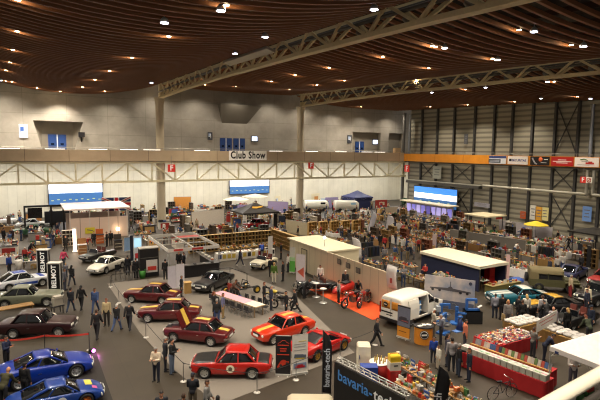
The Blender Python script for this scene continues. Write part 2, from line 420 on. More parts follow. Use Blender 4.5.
where = ['over the left aisle', 'over the middle bay', 'near the ribbed side wall']
LP = []
for i, (x, y) in enumerate(warm):
    p = on_ceiling(x, y)
    if p.y > 72.5 or p.y < 8: p = on_ceiling(x, y-3)
    p.y = min(p.y, 72)
    b_ = 0 if p.x < 17 else 1 if p.x < 39.8 else 2
    p.y = 6+.92*(math.floor((p.y-6)/.92)+.5); p.z = zceil(p.x, p.y)+.03
    lr_ = lp.inst('warm glowing downlight recessed between the ceiling slats '+where[b_], 'ceiling lamp', p, 0, 'downlights '+where[b_]); LP.append((p, lr_))
for i, (x, y) in enumerate([(225, 3), (167, 16), (268, 32), (1, 79), (370, 5.5), (237, 50), (529, 28.5), (582, 43), (444, 45), (546, 80), (483, 86), (432, 91), (538, 97), (497, 57), (592, 97), (152, 81)]):
    p = on_ceiling(x, y); p.y = min(p.y, 72); p.y = 6+.92*(math.floor((p.y-6)/.92)+.5); p.z = zceil(p.x, p.y)-.2
    b_ = 0 if p.x < 17 else 1 if p.x < 39.8 else 2
    wl.inst('small white lamp hanging just below the ceiling slats '+where[b_], 'ceiling lamp', p, 0, 'white lamps '+where[b_])

# signs and screens on the walls
def board(name, x0, x1, z0, z1, Y, mat, label, cat, th=.06, group=None, fmat=None):
    """panel facing the camera along -Y; returns root at its bottom centre"""
    root = empty(name, ((x0+x1)/2, Y, z0)); w_, h_ = x1-x0, z1-z0
    ob('panel', MB().box((0, 0, h_/2), (w_, th, h_)), mat, root)
    if fmat: ob('frame', MB().box((0, .01, h_+.03), (w_+.12, th, .06)).box((0, .01, -.03), (w_+.12, th, .06)).box((-w_/2-.03, .01, h_/2), (.06, th, h_)).box((w_/2+.03, .01, h_/2), (.06, th, h_)), fmat, root)
    return tag(root, label, cat, group)
RX = (PI/2, 0, 0)            # text facing -Y
RXX = (PI/2, 0, -PI/2)       # text facing -X
a, b = onY(229, 160.3, Y0-.2), onY(266.5, 150, Y0-.2)
s_ = board('show_sign', a.x, b.x, 9.55, 11.0, Y0-.2, M('faf4ec', .6), 'white Club Show sign on the gallery parapet', 'sign')
text('Club Show', 1.5, (0, -.05, .75), RX, M('0f0f0f'), s_, bold=.045, sx=.78, space=1.12)
def fsign(p, ax='Y', label='', box=.95, double=False, drop=1.2):
    root = empty('exit_letter_sign', p)
    ob('panel', MB().box((0, 0, 0), (box, .1, box) if ax == 'Y' else (.1, box, box)), M('e03224', .5), root)
    text('F', box*.95, (0, -.06, 0) if ax == 'Y' else (-.06, 0, 0), RX if ax == 'Y' else RXX, M('f5f5f5', .5), root, bold=.02)
    if double:
        ob('symbol_panel', MB().box((0, -box, 0), (.1, box, box)), M('e8e4dc', .5), root)
        mb = MB(); R_ = box*.33
        mb.tube([(-.07, -box+R_*cos(t*PI/8), R_*sin(t*PI/8)) for t in range(17)], .04, 6); mb.bar((-.07, -box-R_*.7, R_*.7), (-.07, -box+R_*.7, -R_*.7), .07)
        ob('prohibition_ring', mb, M('b3453c', .5), root)
    ob('hanger', MB().cone((0, 0, box/2), (0, 0, box/2+drop), .025, n=6), STEEL, root)
    return tag(root, label, 'sign')
p = onY(171.5, 168.2, Y0-.3); fsign(p, label='red F sign beside the first concrete column under the gallery', box=1.05)
p = onY(311, 165.5, Y0-.3); fsign(p, label='red F sign beside the second concrete column under the gallery', box=1.0)
p = onX(407, 168.5, 61); fsign(p, 'X', 'red F sign at the corner where the orange gallery begins', box=1.2)
p = onX(583.2, 179.8, 60.9); fsign(p, 'X', 'red F sign paired with a no-entry symbol panel on the side wall', box=.75, double=True)
p = onX(402, 124, 62.0)
for (x, y, w_, h_, lb) in [(23.4, 131, 1.0, 1.75, 'light blue wall sign left of the trapezoid recess'), (210, 136, .75, 1.2, 'dark wall sign left of the double blue doors'), (349.5, 139, .9, 1.4, 'dark wall sign left of the gallery recess with the screen')]:
    q = onY(x, y, UW-.1); s_ = board('wayfinding_sign', q.x-w_/2, q.x+w_/2, q.z-h_/2, q.z+h_/2, UW-.1, M('b9c8e0' if x < 50 else '3b3f4a', .4), lb, 'sign', .12)
    ob('symbol', MB().box((-w_*.1, -.07, h_*.62), (w_*.5, .02, h_*.4)), M('2d55a0' if x < 50 else '9fb2d0', .4), s_)
    ob('symbol', MB().box((w_*.12, -.08, h_*.5), (w_*.12, .02, h_*.55)).box((-w_*.05, -.08, h_*.45), (w_*.5, .02, h_*.08)), M('f0f4fa', .4), s_)
for (x, y, w_, h_, lb, Y_) in [(254.5, 138.7, .95, .7, 'small lit screen right of the double blue doors', UW-.12), (375, 142, 1.05, .75, 'small lit screen hanging in the gallery recess', UW-.3)]:
    q = onY(x, y, Y_); t_ = empty('monitor', q); ob('casing', MB().box((0, 0, 0), (w_+.25, .12, h_+.25)), BLACK, t_); ob('screen', MB().box((0, -.07, 0), (w_, .02, h_)), M('d9e6ff', emit=1.3), t_); ob('bracket', MB().bar((0, .06, 0), (0, .6, .2), .08), BLACK, t_); tag(t_, lb, 'screen')
q = onY(81.5, 134.6, UW-.25); t_ = empty('loudspeaker', q); ob('cabinet', MB().box((0, 0, 0), (.8, .45, .65)), BLACK, t_); ob('bracket', MB().bar((0, .2, -.3), (0, .25, -1.0), .08), BLACK, t_); tag(t_, 'black loudspeaker on the concrete wall right of the trapezoid recess', 'loudspeaker')
q = onY(397, 147, UW-2); t_ = empty('cupboard', (q.x, UW-2, 9.6)); ob('carcass', MB().box((0, 0, 1.1), (1.4, .6, 2.2)), M('c9a77c', .6), t_); ob('door', MB().box((-.33, -.32, 1.1), (.64, .03, 2.1)), M('cfae84', .6), t_); ob('door', MB().box((.33, -.32, 1.1), (.64, .03, 2.1)), M('cfae84', .6), t_); tag(t_, 'tan cupboard at the corner end of the gallery', 'cupboard')
q = onX(466, 139, XR-.4)
# advertising boards on the orange parapet
def ad(x0, x1, y0, y1, mat, label, name='advertising_sign'):
    a, b = onX(x0, y0, 61.0), onX(x1, y1, 61.0); z1, z0 = 10.68, 9.52
    root = empty(name, (61.0, (a.y+b.y)/2, z0)); w_ = abs(a.y-b.y); h_ = z1-z0
    ob('panel', MB().box((0, 0, h_/2), (.06, w_, h_)), mat, root); tag(root, label, 'sign'); return root, w_, h_
r_, w_, h_ = ad(489.5, 506, 156, 162, M('d5d8dd', .5), 'blue and grey advertising board, leftmost on the orange parapet')
ob('blue_band', MB().box((-.04, 0, h_*.85), (.02, w_, h_*.28)), M('2d3f7a', .5), r_); ob('grey_band', MB().box((-.04, .5, h_*.35), (.02, w_*.72, h_*.45)), M('30323a', .5), r_)
for k, z in enumerate((.42, .27)): ob('lettering', MB().box((-.055, .5, h_*z), (.01, w_*.6, .07)), M('aab0bb', .5), r_)
r_, w_, h_ = ad(508, 527.5, 156, 166, M('e4dbd3', .5), 'white SECURITAS advertising board on the orange parapet')
text('SECURITAS', .46, (-.04, -.25, h_*.5), RXX, M('26357a', .5), r_, bold=.012, sx=1.0); ob('emblem', MB().box((-.04, w_*.36, h_*.52), (.02, .4, .35)), M('262a3a', .5), r_)
r_, w_, h_ = ad(530.5, 549, 157, 167, M('1d1a1c', .4), 'black advertising board with an orange dot on the orange parapet')
ob('orange_dot', MB().lathe([(0, 0), (.3, 0), (.3, .02), (0, .02)], (-.05, -.15, h_*.68), 'X', 18), M('e0662a', .5), r_); ob('grey_swoosh', MB().tube([(-.05, w_*.38, .95), (-.05, w_*.3, .55), (-.05, w_*.2, .2), (-.05, w_*.12, .15)], .1, 6), M('9a979a', .4), r_)
ob('lettering', MB().box((-.05, -w_*.33, h_*.68), (.01, w_*.2, .1)).box((-.05, -w_*.22, h_*.3), (.01, w_*.3, .06)), M('ddd8d8', .5), r_)
r_, w_, h_ = ad(551.5, 573, 157, 169, M('b3211d', .4), 'red advertising board with white lettering on the orange parapet')
for z, q_ in ((.68, .38), (.5, .84), (.34, .5)): ob('lettering', MB().box((-.04, 0, h_*z), (.01, w_*q_, .1)), M('ead7d2', .5), r_)
r_, w_, h_ = ad(575, 598.5, 158, 170, M('e6ddd6', .5), 'white advertising board with a red car emblem, rightmost on the orange parapet')
ob('green_mark', MB().tube([(-.05, w_*.25, h_*.75), (-.05, w_*.1, h_*.82), (-.05, -w_*.05, h_*.7)], .06, 6), M('4a7a2c', .5), r_)
ob('red_car_emblem', MB().box((-.05, -w_*.14, h_*.38), (.02, w_*.34, .22)).box((-.05, -w_*.16, h_*.52), (.02, w_*.16, .14)), M('b52b24', .5), r_); ob('lettering', MB().box((-.05, w_*.12, h_*.2), (.01, w_*.5, .06)).box((-.05, 0, h_*.56), (.01, w_*.4, .05)), M('8a8580', .5), r_)
# large projection screens
def screen(name, p0, w_, z0, z1, ax, label):
    root = empty(name, p0); h_ = z1-z0; d = (lambda u, z, t: (u, t, z)) if ax == 'Y' else (lambda u, z, t: (t, -u, z))
    dim = (lambda a, b: (a, .03, b)) if ax == 'Y' else (lambda a, b: (.03, a, b))
    ob('frame', MB().box(d(0, h_/2, .06), dim(w_+.3, h_+.3)), M('3a3a3c', .5), root)
    c1, c2 = (.56, .82) if ax == 'Y' else (.4, .68)
    ob('blue_field', MB().box(d(0, h_*c1/2, 0), dim(w_, h_*c1)), M('37659c', emit=.4), root)
    ob('white_band', MB().box(d(0, h_*(c1+c2)/2, 0), dim(w_, h_*(c2-c1))), M('f2f6ff', emit=1.5), root)
    ob('top_band', MB().box(d(0, h_*(1+c2)/2, 0), dim(w_, h_*(1-c2))), M('3f86dc' if ax == 'X' else 'e9edff', emit=.75 if ax == 'X' else 1.4), root)
    mb = MB()
    for i in range(9): mb.box(d(-w_*.44+w_*.11*i, h_*(.26 if i % 2 else .22), -.02), dim(w_*.045, h_*.035))
    ob('caption_marks', mb, M('b8c47a', emit=.4), root)
    return tag(root, label, 'screen')
a, b = onY(48.5, 183, 87.6), onY(102, 183, 87.6); screen('projection_screen', ((a.x+b.x)/2, 87.6, 1.9), b.x-a.x, 1.9, 5.35, 'Y', 'wide blue and white screen behind the flat-roofed pink pavilion')
a, b = onY(230, 180, 87.6), onY(269, 180, 87.6); screen('projection_screen', ((a.x+b.x)/2, 87.6, 2.7), b.x-a.x, 2.7, 5.25, 'Y', 'blue and white screen on the back wall below the show sign')
a, b = onX(414.5, 186, 61.3), onX(457, 191, 61.3); screen('projection_screen', (61.3, (a.y+b.y)/2, 1.7), a.y-b.y, 1.7, 5.0, 'X', 'tall blue and white screen on the ribbed side wall')
# banners on the right wall
def wallpanel(x, y0, y1, wpx, mat, label, name='wall_sign_banner'):
    a, b = onX(x-wpx/2, y0, 62.2), onX(x+wpx/2, y1, 62.2); root = empty(name, (62.2, (a.y+b.y)/2, b.z)); w_, h_ = abs(a.y-b.y), a.z-b.z
    ob('panel', MB().box((0, 0, h_/2), (.05, w_, h_)), mat, root)
    mb = MB()
    for k in range(3): mb.box((-.035, 0, h_*(.75-.22*k)), (.02, w_*(.6-.12*(k % 2)), h_*.06))
    ob('printed_mark', mb, M('6d6f74', .6), root); return tag(root, label, 'banner')
wallpanel(533, 205, 220, 5, M('d8d4c8'), 'pale grey banner, left one of three on the side wall'); wallpanel(538.7, 206.5, 221, 6, M('d39a33'), 'amber banner, middle one of three on the side wall'); wallpanel(545, 207, 221, 6, M('d9cf8f'), 'cream banner, right one of three on the side wall')
wallpanel(587, 206, 222, 8, M('6d94d2'), 'tall light blue banner low on the side wall'); wallpanel(523, 211, 219, 5, M('b85527'), 'orange board low on the side wall left of the three banners', 'board_sign')
wallpanel(482, 202, 208, 15, M('a9a7b2'), 'wide grey poster right of the big side screen', 'wall_picture'); wallpanel(437, 166, 179, 8, M('a9ada2'), 'pale escape plan board between posts under the orange gallery', 'notice_sign')
wallpanel(466, 134, 144, 3, M('55565a'), 'small dark notice on the ribbed wall above the orange gallery', 'notice_sign')
tag(ob('drain_pipe', MB().cone((61.9, 36.1, 9.45), (61.9, 36.1, 17.3), .22, n=12), M('9aa0a8', .25, .6)), 'bright steel pipe rising from the orange gallery by the picture edge', 'pipe')
tag(ob('drain_pipe', MB().cone((61.9, 69.4, 9.45), (61.9, 69.4, 17.8), .22, n=12), M('9aa0a8', .3, .6)), 'bright steel pipe in the corner above the tan cupboard', 'pipe')
# own balcony rail
rl = empty('balcony_rail', (0, .53, 0)); A, B = at(540, 400, 10.72), at(600, 369, 10.72)
ob('handrail', MB().cone((-3, -.465, 10.741), (4, .375, 10.741), .0135, n=20), M('e3dcc8', .3, .15), rl)
ob('lower_rail', MB().cone((-3, -.505, 10.707), (4, .335, 10.707), .01, n=12), M('dfe2cf', .3, .1), rl)
ob('dark_gap_strip', MB().cone((-3, -.487, 10.722), (4, .353, 10.722), .007, n=8), M('2a2420', .6), rl)  # dark strip added to stand for the dark gap between the rails
for x in (-1.2, 2.2): ob('rail_post', MB().bar((x, -.109+.12*x, 9.6), (x, -.109+.12*x, 10.72), .04), STEEL, rl)
tag(rl, 'blurred pale metal handrail crossing the bottom right corner', 'handrail')
struct('floor_4', MB().span((-8, -6, 9.3), (8, .3, 9.6)), M('6b665c'))
# carpets
def carpet(mb, m, lb): tag(ob('carpet', mb, m), lb, 'carpet')
carpet(MB().prism([(5.55, 42.4), (5.7, 30), (6.2, 24), (7.0, 19.6), (15.6, 21.4), (18.0, 33.2), (16.6, 42.3)], 0, .012), M('766f66', .9, scale=30, var=.06), 'large grey carpet under the red and dark red coupes')
carpet(MB().span((-8, 17, 0), (3.0, 28.2, .012)), M('2a2725', .95, scale=30), 'black carpet under the two blue sports cars')
carpet(MB().prism([(19.8, 25.2), (19.6, 35.2), (22.18, 35.1), (22.18, 25.2)], 0, .012), M('d8501e', .95, scale=30, var=.08), 'orange-red carpet along the cream booth wall')
carpet(MB().span((5.3, 45, 0), (9.6, 53, .012)), M('3f382f', .95, scale=30), 'dark carpet under the white sports car by the left aisle')
# ------------------------------------------------------------------ cars
def half(hw, zl, zt, crown=.02, rnd_=.05):
    return [(0, zl), (hw*.8, zl), (hw*.96, zl+.05), (hw, zl+.35*(zt-zl)), (hw*.985, zl+.7*(zt-zl)), (hw*.95, zt-rnd_), (hw*.84, zt), (hw*.4, zt+crown), (0, zt+crown)]
def bodyloft(st, x0):
    mb = MB(); rs = []
    for x, zt, hw, zl in st:
        h = half(hw, zl, zt); ring = [(x0-x, y, z) for y, z in h]+[(x0-x, -y, z) for y, z in h[-2:0:-1]]
        rs.append(ring)
    return mb.rings(rs, 0, True, True)
def wheelmesh(r, w):
    t = MB().lathe([(r*.66, -w/2), (r*.9, -w/2), (r, -w*.32), (r, w*.32), (r*.9, w/2), (r*.66, w/2)], ax='Y', n=24, close=True)
    q = MB().lathe([(r*.68, -w*.42), (r*.68, w*.42), (r*.6, w*.36), (r*.52, w*.2), (r*.3, w*.22), (r*.12, w*.34), (0, w*.34)], ax='Y', n=24)
    for i in range(6):
        a = 2*PI*i/6; q.box((r*.44*cos(a), w*.24, r*.44*sin(a)), (r*.26, w*.12, r*.13), ry=-a)
    for i in range(6):
        a = 2*PI*(i+.5)/6; q.box((r*.44*cos(a), w*.215, r*.44*sin(a)), (r*.13, w*.05, r*.13), ry=-a, m=1)
    return t.mesh('tyre'), q.mesh('rim')
class Caster:
    def __init__(s, *ms):
        vs = []; fs = []
        for me in ms:
            b = len(vs); vs += [v.co.copy() for v in me.vertices]; fs += [tuple(b+i for i in p.vertices) for p in me.polygons]
        s.t = BVHTree.FromPolygons(vs, fs)
    def down(s, x, y, z=3):
        h = s.t.ray_cast(V((x, y, z)), V((0, 0, -1))); return h[0]
    def side(s, x, z, sg):
        h = s.t.ray_cast(V((x, sg*3, z)), V((0, -sg, 0))); return h[0]
    def end(s, y, z, sg):
        h = s.t.ray_cast(V((sg*6, y, z)), V((-sg, 0, 0))); return h[0]
def top_patch(c, x0, x1, y0, y1, off=.008, nx=8, ny=4, th=.006):
    g = []
    for i in range(nx+1):
        row = []
        for j in range(ny+1):
            x, y = x0+(x1-x0)*i/nx, y0+(y1-y0)*j/ny; p = c.down(x, y)
            if p is None: return None
            row.append(p+V((0, 0, off)))
        g.append(row)
    return MB().sheet(g, -th, smooth=True)
def side_disc(c, x, z, r, sg, off=.008):
    p = c.side(x, z, sg); 
    return MB().cone((x, p.y, z), (x, p.y+sg*off, z), r, r, 18)
def car_proto(name, st, wb, fo, wr, gh, arch=True, wheelw=.19, stripes=None, panels=(), lamps=2, chrome=True, fast=False, openroof=False, roundel=None, plate=True, louvre=False, hoodup=False, rack=False, extra=None):
    """st: body stations (x from nose, top z, half width, sill z); gh: greenhouse dict"""
    L = st[-1][0]; x0 = fo+wb/2; P = Proto(name, paint=RED, glass=GLASS, chrome=CHROME, tyre=RUB, rim=ALU, dark=BLACK, stripe=M('d9b13c'), panel=BLACK, lampg=M('dcdcd2', .1, 0, .5), tail=M('8a1512', .2), trim=BLACK, hubdark=DARK, platec=M('d8d8d4'))
    me = baked(bodyloft(st, x0).mesh('b'), [('SUBSURF', dict(levels=2, render_levels=2))])
    hwm = max(s[2] for s in st); wy = hwm-wheelw/2-.03
    if arch:
        cut = MB()
        for x in (wb/2, -wb/2):
            for s in (-1, 1): cut.cone((x, s*(hwm-.3), wr), (x, s*(hwm+.2), wr), wr+.055, n=28, smooth=False)
        co = bpy.data.objects.new('cutter', cut.mesh('cut')); COL.objects.link(co)
        for sol in ('EXACT', 'FAST'):
            m2 = baked(me, [('BOOLEAN', dict(operation='DIFFERENCE', object=co, solver=sol))])
            if len(m2.vertices) > .8*len(me.vertices): me = m2; break
            print('BOOLEAN FAILED', name, sol)
        bpy.data.objects.remove(co)
        for p in me.polygons: p.use_smooth = True
    P.add('body', me, ['paint'])
    cb = Caster(me)
    if not openroof:
        xf, xft, xrt, xr, zb, zr, wbt, wt = gh; a, b, c_, d = x0-xf, x0-xft, x0-xrt, x0-xr; zbr = zb
        corners = lambda s: [V((a, s*wbt, zb)), V((b, s*wt, zr-.03)), V((c_, s*wt, zr-.03)), V((d, s*wbt*(.9 if not fast else .82), zbr))]
        Lf, Rt = corners(1), corners(-1)
        bow = V((.06, 0, 0))
        def quad(p, q, r, s_, n=4, bulge=V((0, 0, 0))):
            g = []
            for i in range(n+1):
                u = i/n; row = []
                for j in range(n+1):
                    v = j/n; row.append((p*(1-u)+q*u)*(1-v)+(s_*(1-u)+r*u)*v+bulge*(4*v*(1-v))*(1 if True else u))
                g.append(row)
            return g
        dz = V((0, 0, .03))
        P.add('windshield', MB().sheet(quad(Lf[0]-dz, Lf[1], Rt[1], Rt[0]-dz, bulge=bow), .02, smooth=True), 'glass')
        P.add('rear_window', MB().sheet(quad(Lf[3]-dz, Lf[2], Rt[2], Rt[3]-dz, bulge=-bow*.6), -.02, smooth=True), 'glass' if not louvre else 'dark')
        for s, K in ((1, Lf), (-1, Rt)):
            P.add('side_window', MB().sheet(quad(K[0]-dz, K[1], K[2], K[3]-dz, bulge=V((0, s*.03, 0))), .02*s, smooth=True), 'glass')
        # roof skin with crown, pillars
        rf = MB(); n = 6; g = []
        for i in range(n+1):
            u = i/n; row = []
            for j in range(n+1):
                v = j/n; x = b+.03+(c_-.03-b-.03)*u; cr = (1-(2*v-1)**2)*.035+(1-(2*u-1)**2)*.025
                row.append(V((x+bow.x*(4*v*(1-v))*(1-2*u), (wt+.015)*(1-2*v), zr-.02+cr)))
            g.append(row)
        rf.sheet(g, -.03, smooth=True)
        for K, s in ((Lf, 1), (Rt, -1)):
            rf.bar(K[0]-dz*2, K[1]+V((0, 0, .01)), .06, .05); rf.bar(K[3]-dz*2, K[2]+V((0, 0, .01)), .09 if not fast else .14, .06); rf.bar(K[1], K[2], .05, .05)
            m1 = K[1]*.42+K[2]*.58; m0 = K[0]*.45+K[3]*.55; rf.bar(m0+V((0, s*.03, -.05)), m1+V((0, s*.01, 0)), .07, .04)
            if fast:
                q = MB; rf.sheet([[K[3]-dz*2, K[3]*.55+K[2]*.45], [K[3]*.62+K[0]*.38-dz*1.5+V((0, s*.025, 0)), K[2]*.75+K[1]*.25+V((0, s*.012, 0))]], .03*s)
        rme = rf.mesh('roof'); P.add('roof', rme, ['paint'])
        cr = Caster(me, rme)
        for s in (1, -1):
            P.add('door_mirror', MB().ball((a-.28, s*(wbt+.14), zb+.1), (.05, .08, .06)).bar((a-.28, s*(wbt+.02), zb+.03), (a-.28, s*(wbt+.12), zb+.09), .03), 'chrome' if chrome else 'paint')
    else:
        cr = cb; xf, zb = gh[0], gh[4]; a = x0-xf
        fr = MB(); w_ = hwm*.78
        fr.tube([(a, w_, zb), (a-.18, w_*.9, zb+.33), (a-.18, -w_*.9, zb+.33), (a, -w_, zb)], .025, 6)
        P.add('windscreen_frame', fr, 'chrome')
        P.add('windshield', MB().sheet([[V((a, w_, zb)), V((a-.18, w_*.9, zb+.32))], [V((a, -w_, zb)), V((a-.18, -w_*.9, zb+.32))]], .01), 'glass')
        P.add('cockpit', MB().sheet([[V((a-.2, w_*.82, zb+.015)), V((a-.2, -w_*.82, zb+.015))], [V((a-1.35, w_*.8, zb+.03)), V((a-1.35, -w_*.8, zb+.03))]], -.02), 'trim')
        for s in (1, -1):
            P.add('seat', MB().box((a-.75, s*.33, zb+.05), (.5, .46, .14)).box((a-1.05, s*.33, zb+.2), (.14, .46, .5), ry=-.2, top=.85), M('5b2a22', .5))
        P.add('steering_wheel', MB().lathe([(.17, -.012), (.19, 0), (.17, .012), (.165, 0)], (a-.42, .33, zb+.2), 'X', 18, close=True).bar((a-.2, .33, zb), (a-.42, .33, zb+.2), .03), 'trim')
    if stripes:
        for y0, y1 in stripes:
            for (xa, xb, cc) in ((x0-.05, x0-gh[0]+.08, cb), (x0-gh[1]-.06, x0-gh[2]+.06, cr), (x0-gh[3]-.04, x0-L+.08, cb)):
                if hoodup and xa > x0-.2: continue
                q = top_patch(cc, xa, xb, y0, y1)
                if q: P.add('racing_stripe', q, 'stripe')
    for (u0, u1, part, key, wy_) in panels:
        q = top_patch(cb, x0-u0, x0-u1, -hwm*wy_, hwm*wy_, .006, 12, 10)
        if q: P.add(part, q, key)
    if roundel:
        for s in (1, -1):
            d = P.add('door_roundel', side_disc(cb, x0-roundel[0], roundel[1], .2, s), M('e5dcc0')); P.add('roundel_mark', side_disc(cb, x0-roundel[0], roundel[1], .1, s, .014), M('5a5142'), d)
    # wheels
    t, q = wheelmesh(wr, wheelw); tr_, qr = t.copy(), q.copy()
    for me_ in (tr_, qr): me_.transform(MX.Rotation(PI, 4, 'Z'))
    for x in (wb/2, -wb/2):
        for s in (1, -1):
            a_, b_ = (t.copy(), q.copy()) if s > 0 else (tr_.copy(), qr.copy())
            for k in (a_, b_): k.transform(MX.Translation((x, s*wy, wr)))
            i = P.add('wheel', a_, ['tyre']); P.add('rim', b_, ['rim', 'hubdark'], i)
    # ends
    zf = st[1][1]-.16 if st[0][1] < .9 else .7; zs = st[0][1]-.03
    for sg, keyl, part in ((1, 'lampg', 'headlight'), (-1, 'tail', 'tail_light')):
        ys = [.74] if lamps == 2 else [.78, .5]
        if sg < 0: ys = [.72]
        for yk in ys:
            for s in (1, -1):
                y = s*yk*hwm*.98; z = (zs if sg > 0 else st[-1][1]-.05); p = cb.end(y, z, sg)
                if p is None: continue
                if sg > 0: P.add(part, MB().lathe([(0, .03), (.05, .028), (.085, .01), (.09, -.02)], (p.x+.005, y, z), 'X', 16), 'lampg')
                else: P.add(part, MB().box((p.x, y, z), (.05, .2, .09)), 'tail')
        pts = []
        for k in range(-5, 6):
            y = k/5*hwm*.9; z = (st[0][3] if sg > 0 else st[-1][3])+.14; p = cb.end(y, z, sg)
            if p is not None: pts.append(p+V((sg*.04, 0, 0)))
        if len(pts) > 2 and chrome: P.add('bumper', MB().tube(pts, .04, 8), 'chrome')
        if plate:
            p = cb.end(0, (st[0][3] if sg > 0 else st[-1][3])+.2, sg)
            if p: P.add('number_plate', MB().box((p.x+sg*.06, 0, p.z), (.02, .48, .11)), 'platec')
    p = cb.end(0, zs, 1)
    if p: P.add('grille', MB().box((p.x-.01, 0, zs), (.06, hwm*.8, .11)), 'dark')
    for s in (1, -1):
        p = cb.side(x0-(gh[0]+gh[3])/2+.05 if not openroof else 0, .62, s)
        P.add('door_handle', MB().box((x0-(gh[0]+gh[3])/2 if not openroof else -.1, (p.y if p else s*hwm)+s*.01, .62 if not openroof else .6), (.14, .025, .025)), 'chrome')
    if hoodup:
        xa = x0-gh[0]+.12
        g = [[V((xa-.1+.95*u*.45, hwm*.86*(1-2*v), st[3][1]+.02+.92*u)) for v in (0, .25, .5, .75, 1)] for u in (0, .35, .7, 1)]
        d = P.add('open_bonnet', MB().sheet(g, .04), 'paint')
        P.add('bonnet_stripe', MB().sheet([[p_+V((-.012, 0, .005)) for p_ in (r[1]*.3+r[2]*.7+V((0, .02, 0)), r[2]*.2+r[3]*.8)] for r in g], .05), 'stripe', d)
        e = MB().span((x0-.95, -.5, .74), (x0-.12, .5, .82)); P.add('engine_bay', e, 'dark')
        P.add('engine', MB().box((x0-.5, .05, .86), (.4, .5, .16)).cone((x0-.75, -.25, .88), (x0-.75, .3, .88), .09).ball((x0-.28, .3, .85), .12), STEEL)
    if extra: extra(P, cb, cr, x0, L, hwm)
    return P
FULV = [(0, .66, .62, .36), (.05, .75, .69, .28), (.3, .80, .75, .23), (1.0, .845, .78, .2), (1.45, .865, .78, .19), (2.4, .875, .78, .19), (3.05, .87, .775, .2), (3.55, .84, .75, .22), (3.9, .80, .70, .3), (3.97, .68, .66, .36)]
FG = (1.28, 1.78, 2.78, 3.25, .86, 1.31, .71, .56)
fulvia = car_proto('classic_coupe', FULV, 2.33, .72, .3, FG, stripes=[(-.16, .16)], lamps=4)
fulvia_open = car_proto('classic_coupe', FULV, 2.33, .72, .3, FG, stripes=[(-.16, .16)], lamps=4, hoodup=True)
fulvia_race = car_proto('classic_coupe', FULV, 2.33, .72, .3, FG, lamps=4, panels=[(.12, 1.22, 'bonnet', 'panel', .86), (3.32, 3.86, 'boot_lid', 'panel', .8)], roundel=(2.0, .55))
orange_c = car_proto('classic_coupe', FULV, 2.33, .72, .3, FG, stripes=[(-.16, .16)], lamps=2, chrome=False)
ALP = [(0, .5, .55, .26), (.08, .6, .72, .2), (.4, .74, .86, .16), (.9, .84, .89, .15), (1.5, .87, .88, .15), (2.5, .93, .89, .15), (3.2, .96, .9, .16), (3.7, .93, .88, .2), (4.1, .82, .8, .3), (4.18, .66, .7, .38)]
alpine = car_proto('sports_car', ALP, 2.42, .86, .34, (1.2, 1.95, 2.55, 3.65, .88, 1.26, .76, .54), wheelw=.24, chrome=False, fast=True, lamps=4)
BER = [(0, .42, .45, .24), (.1, .52, .6, .2), (.45, .68, .72, .17), (.9, .75, .76, .16), (1.3, .78, .75, .16), (2.2, .8, .75, .16), (2.9, .83, .78, .18), (3.4, .8, .74, .22), (3.75, .7, .66, .3), (3.85, .56, .58, .34)]
berl = car_proto('sports_coupe', BER, 2.1, .8, .3, (1.05, 1.6, 2.25, 3.35, .78, 1.13, .66, .5), wheelw=.22, chrome=False, fast=True, lamps=4,
    extra=lambda P, cb, cr, x0, L, hw: [P.add('bonnet_decal', top_patch(cb, x0-.45, x0-.75, -.1, .45), M('c9c04a')), P.add('bonnet_sticker', top_patch(cb, x0-.3, x0-.5, -.45, -.2), M('c85a94')), P.add('door_roundel', side_disc(cb, x0-1.75, .5, .2, -1), M('dadada'))])
P911 = [(0, .5, .5, .25), (.08, .62, .64, .2), (.4, .76, .74, .17), (.9, .82, .79, .16), (1.4, .86, .79, .16), (2.3, .88, .8, .16), (3.0, .92, .83, .18), (3.6, .86, .8, .22), (4.05, .72, .7, .3), (4.16, .58, .64, .34)]
p911 = car_proto('sports_car', P911, 2.27, .95, .31, (1.25, 1.75, 2.45, 3.7, .87, 1.3, .7, .54), fast=True)
SED = [(0, .72, .66, .34), (.05, .82, .72, .28), (.3, .88, .77, .23), (1.1, .92, .795, .2), (1.5, .93, .795, .2), (2.6, .93, .795, .2), (3.3, .92, .79, .2), (3.8, .9, .77, .23), (4.18, .86, .73, .3), (4.23, .74, .68, .36)]
sedan = car_proto('classic_saloon', SED, 2.5, .75, .31, (1.4, 1.85, 2.95, 3.4, .92, 1.42, .72, .58), lamps=4)
LCO = [(0, .7, .7, .32), (.06, .8, .76, .27), (.4, .86, .81, .22), (1.3, .9, .84, .2), (1.8, .92, .84, .2), (2.9, .92, .84, .2), (3.6, .9, .83, .2), (4.2, .88, .8, .23), (4.65, .84, .75, .3), (4.72, .7, .7, .36)]
lcoupe = car_proto('classic_coupe', LCO, 2.65, .85, .32, (1.65, 2.1, 3.05, 3.75, .9, 1.37, .74, .58), lamps=4)
gt = car_proto('grand_tourer', [(x*.92, z*.93, w*.97, l) for x, z, w, l in LCO], 2.45, .78, .31, (1.5, 2.05, 2.75, 3.75, .84, 1.24, .74, .55), fast=True, lamps=4, chrome=False)
rally = car_proto('rally_coupe', FULV, 2.4, .72, .3, (1.3, 1.8, 2.75, 3.6, .86, 1.32, .71, .56), fast=True, lamps=4, chrome=False, panels=[(.5, .85, 'bonnet_band', 'stripe', .8), (3.7, 3.85, 'boot_band', 'stripe', .7)],
    extra=lambda P, cb, cr, x0, L, hw: [P.add('roof_band', top_patch(cr, x0-1.85, x0-2.7, -.5, .5), 'stripe')]+[P.add('side_band', MB().sheet([[cb.side(x0-x, z, s)+V((0, s*.008, 0)) for z in (.36, .5, .56)] for x in (1.1, 1.5, 2.0, 2.5, 2.75)], .006*s), 'stripe') for s in (1, -1)])
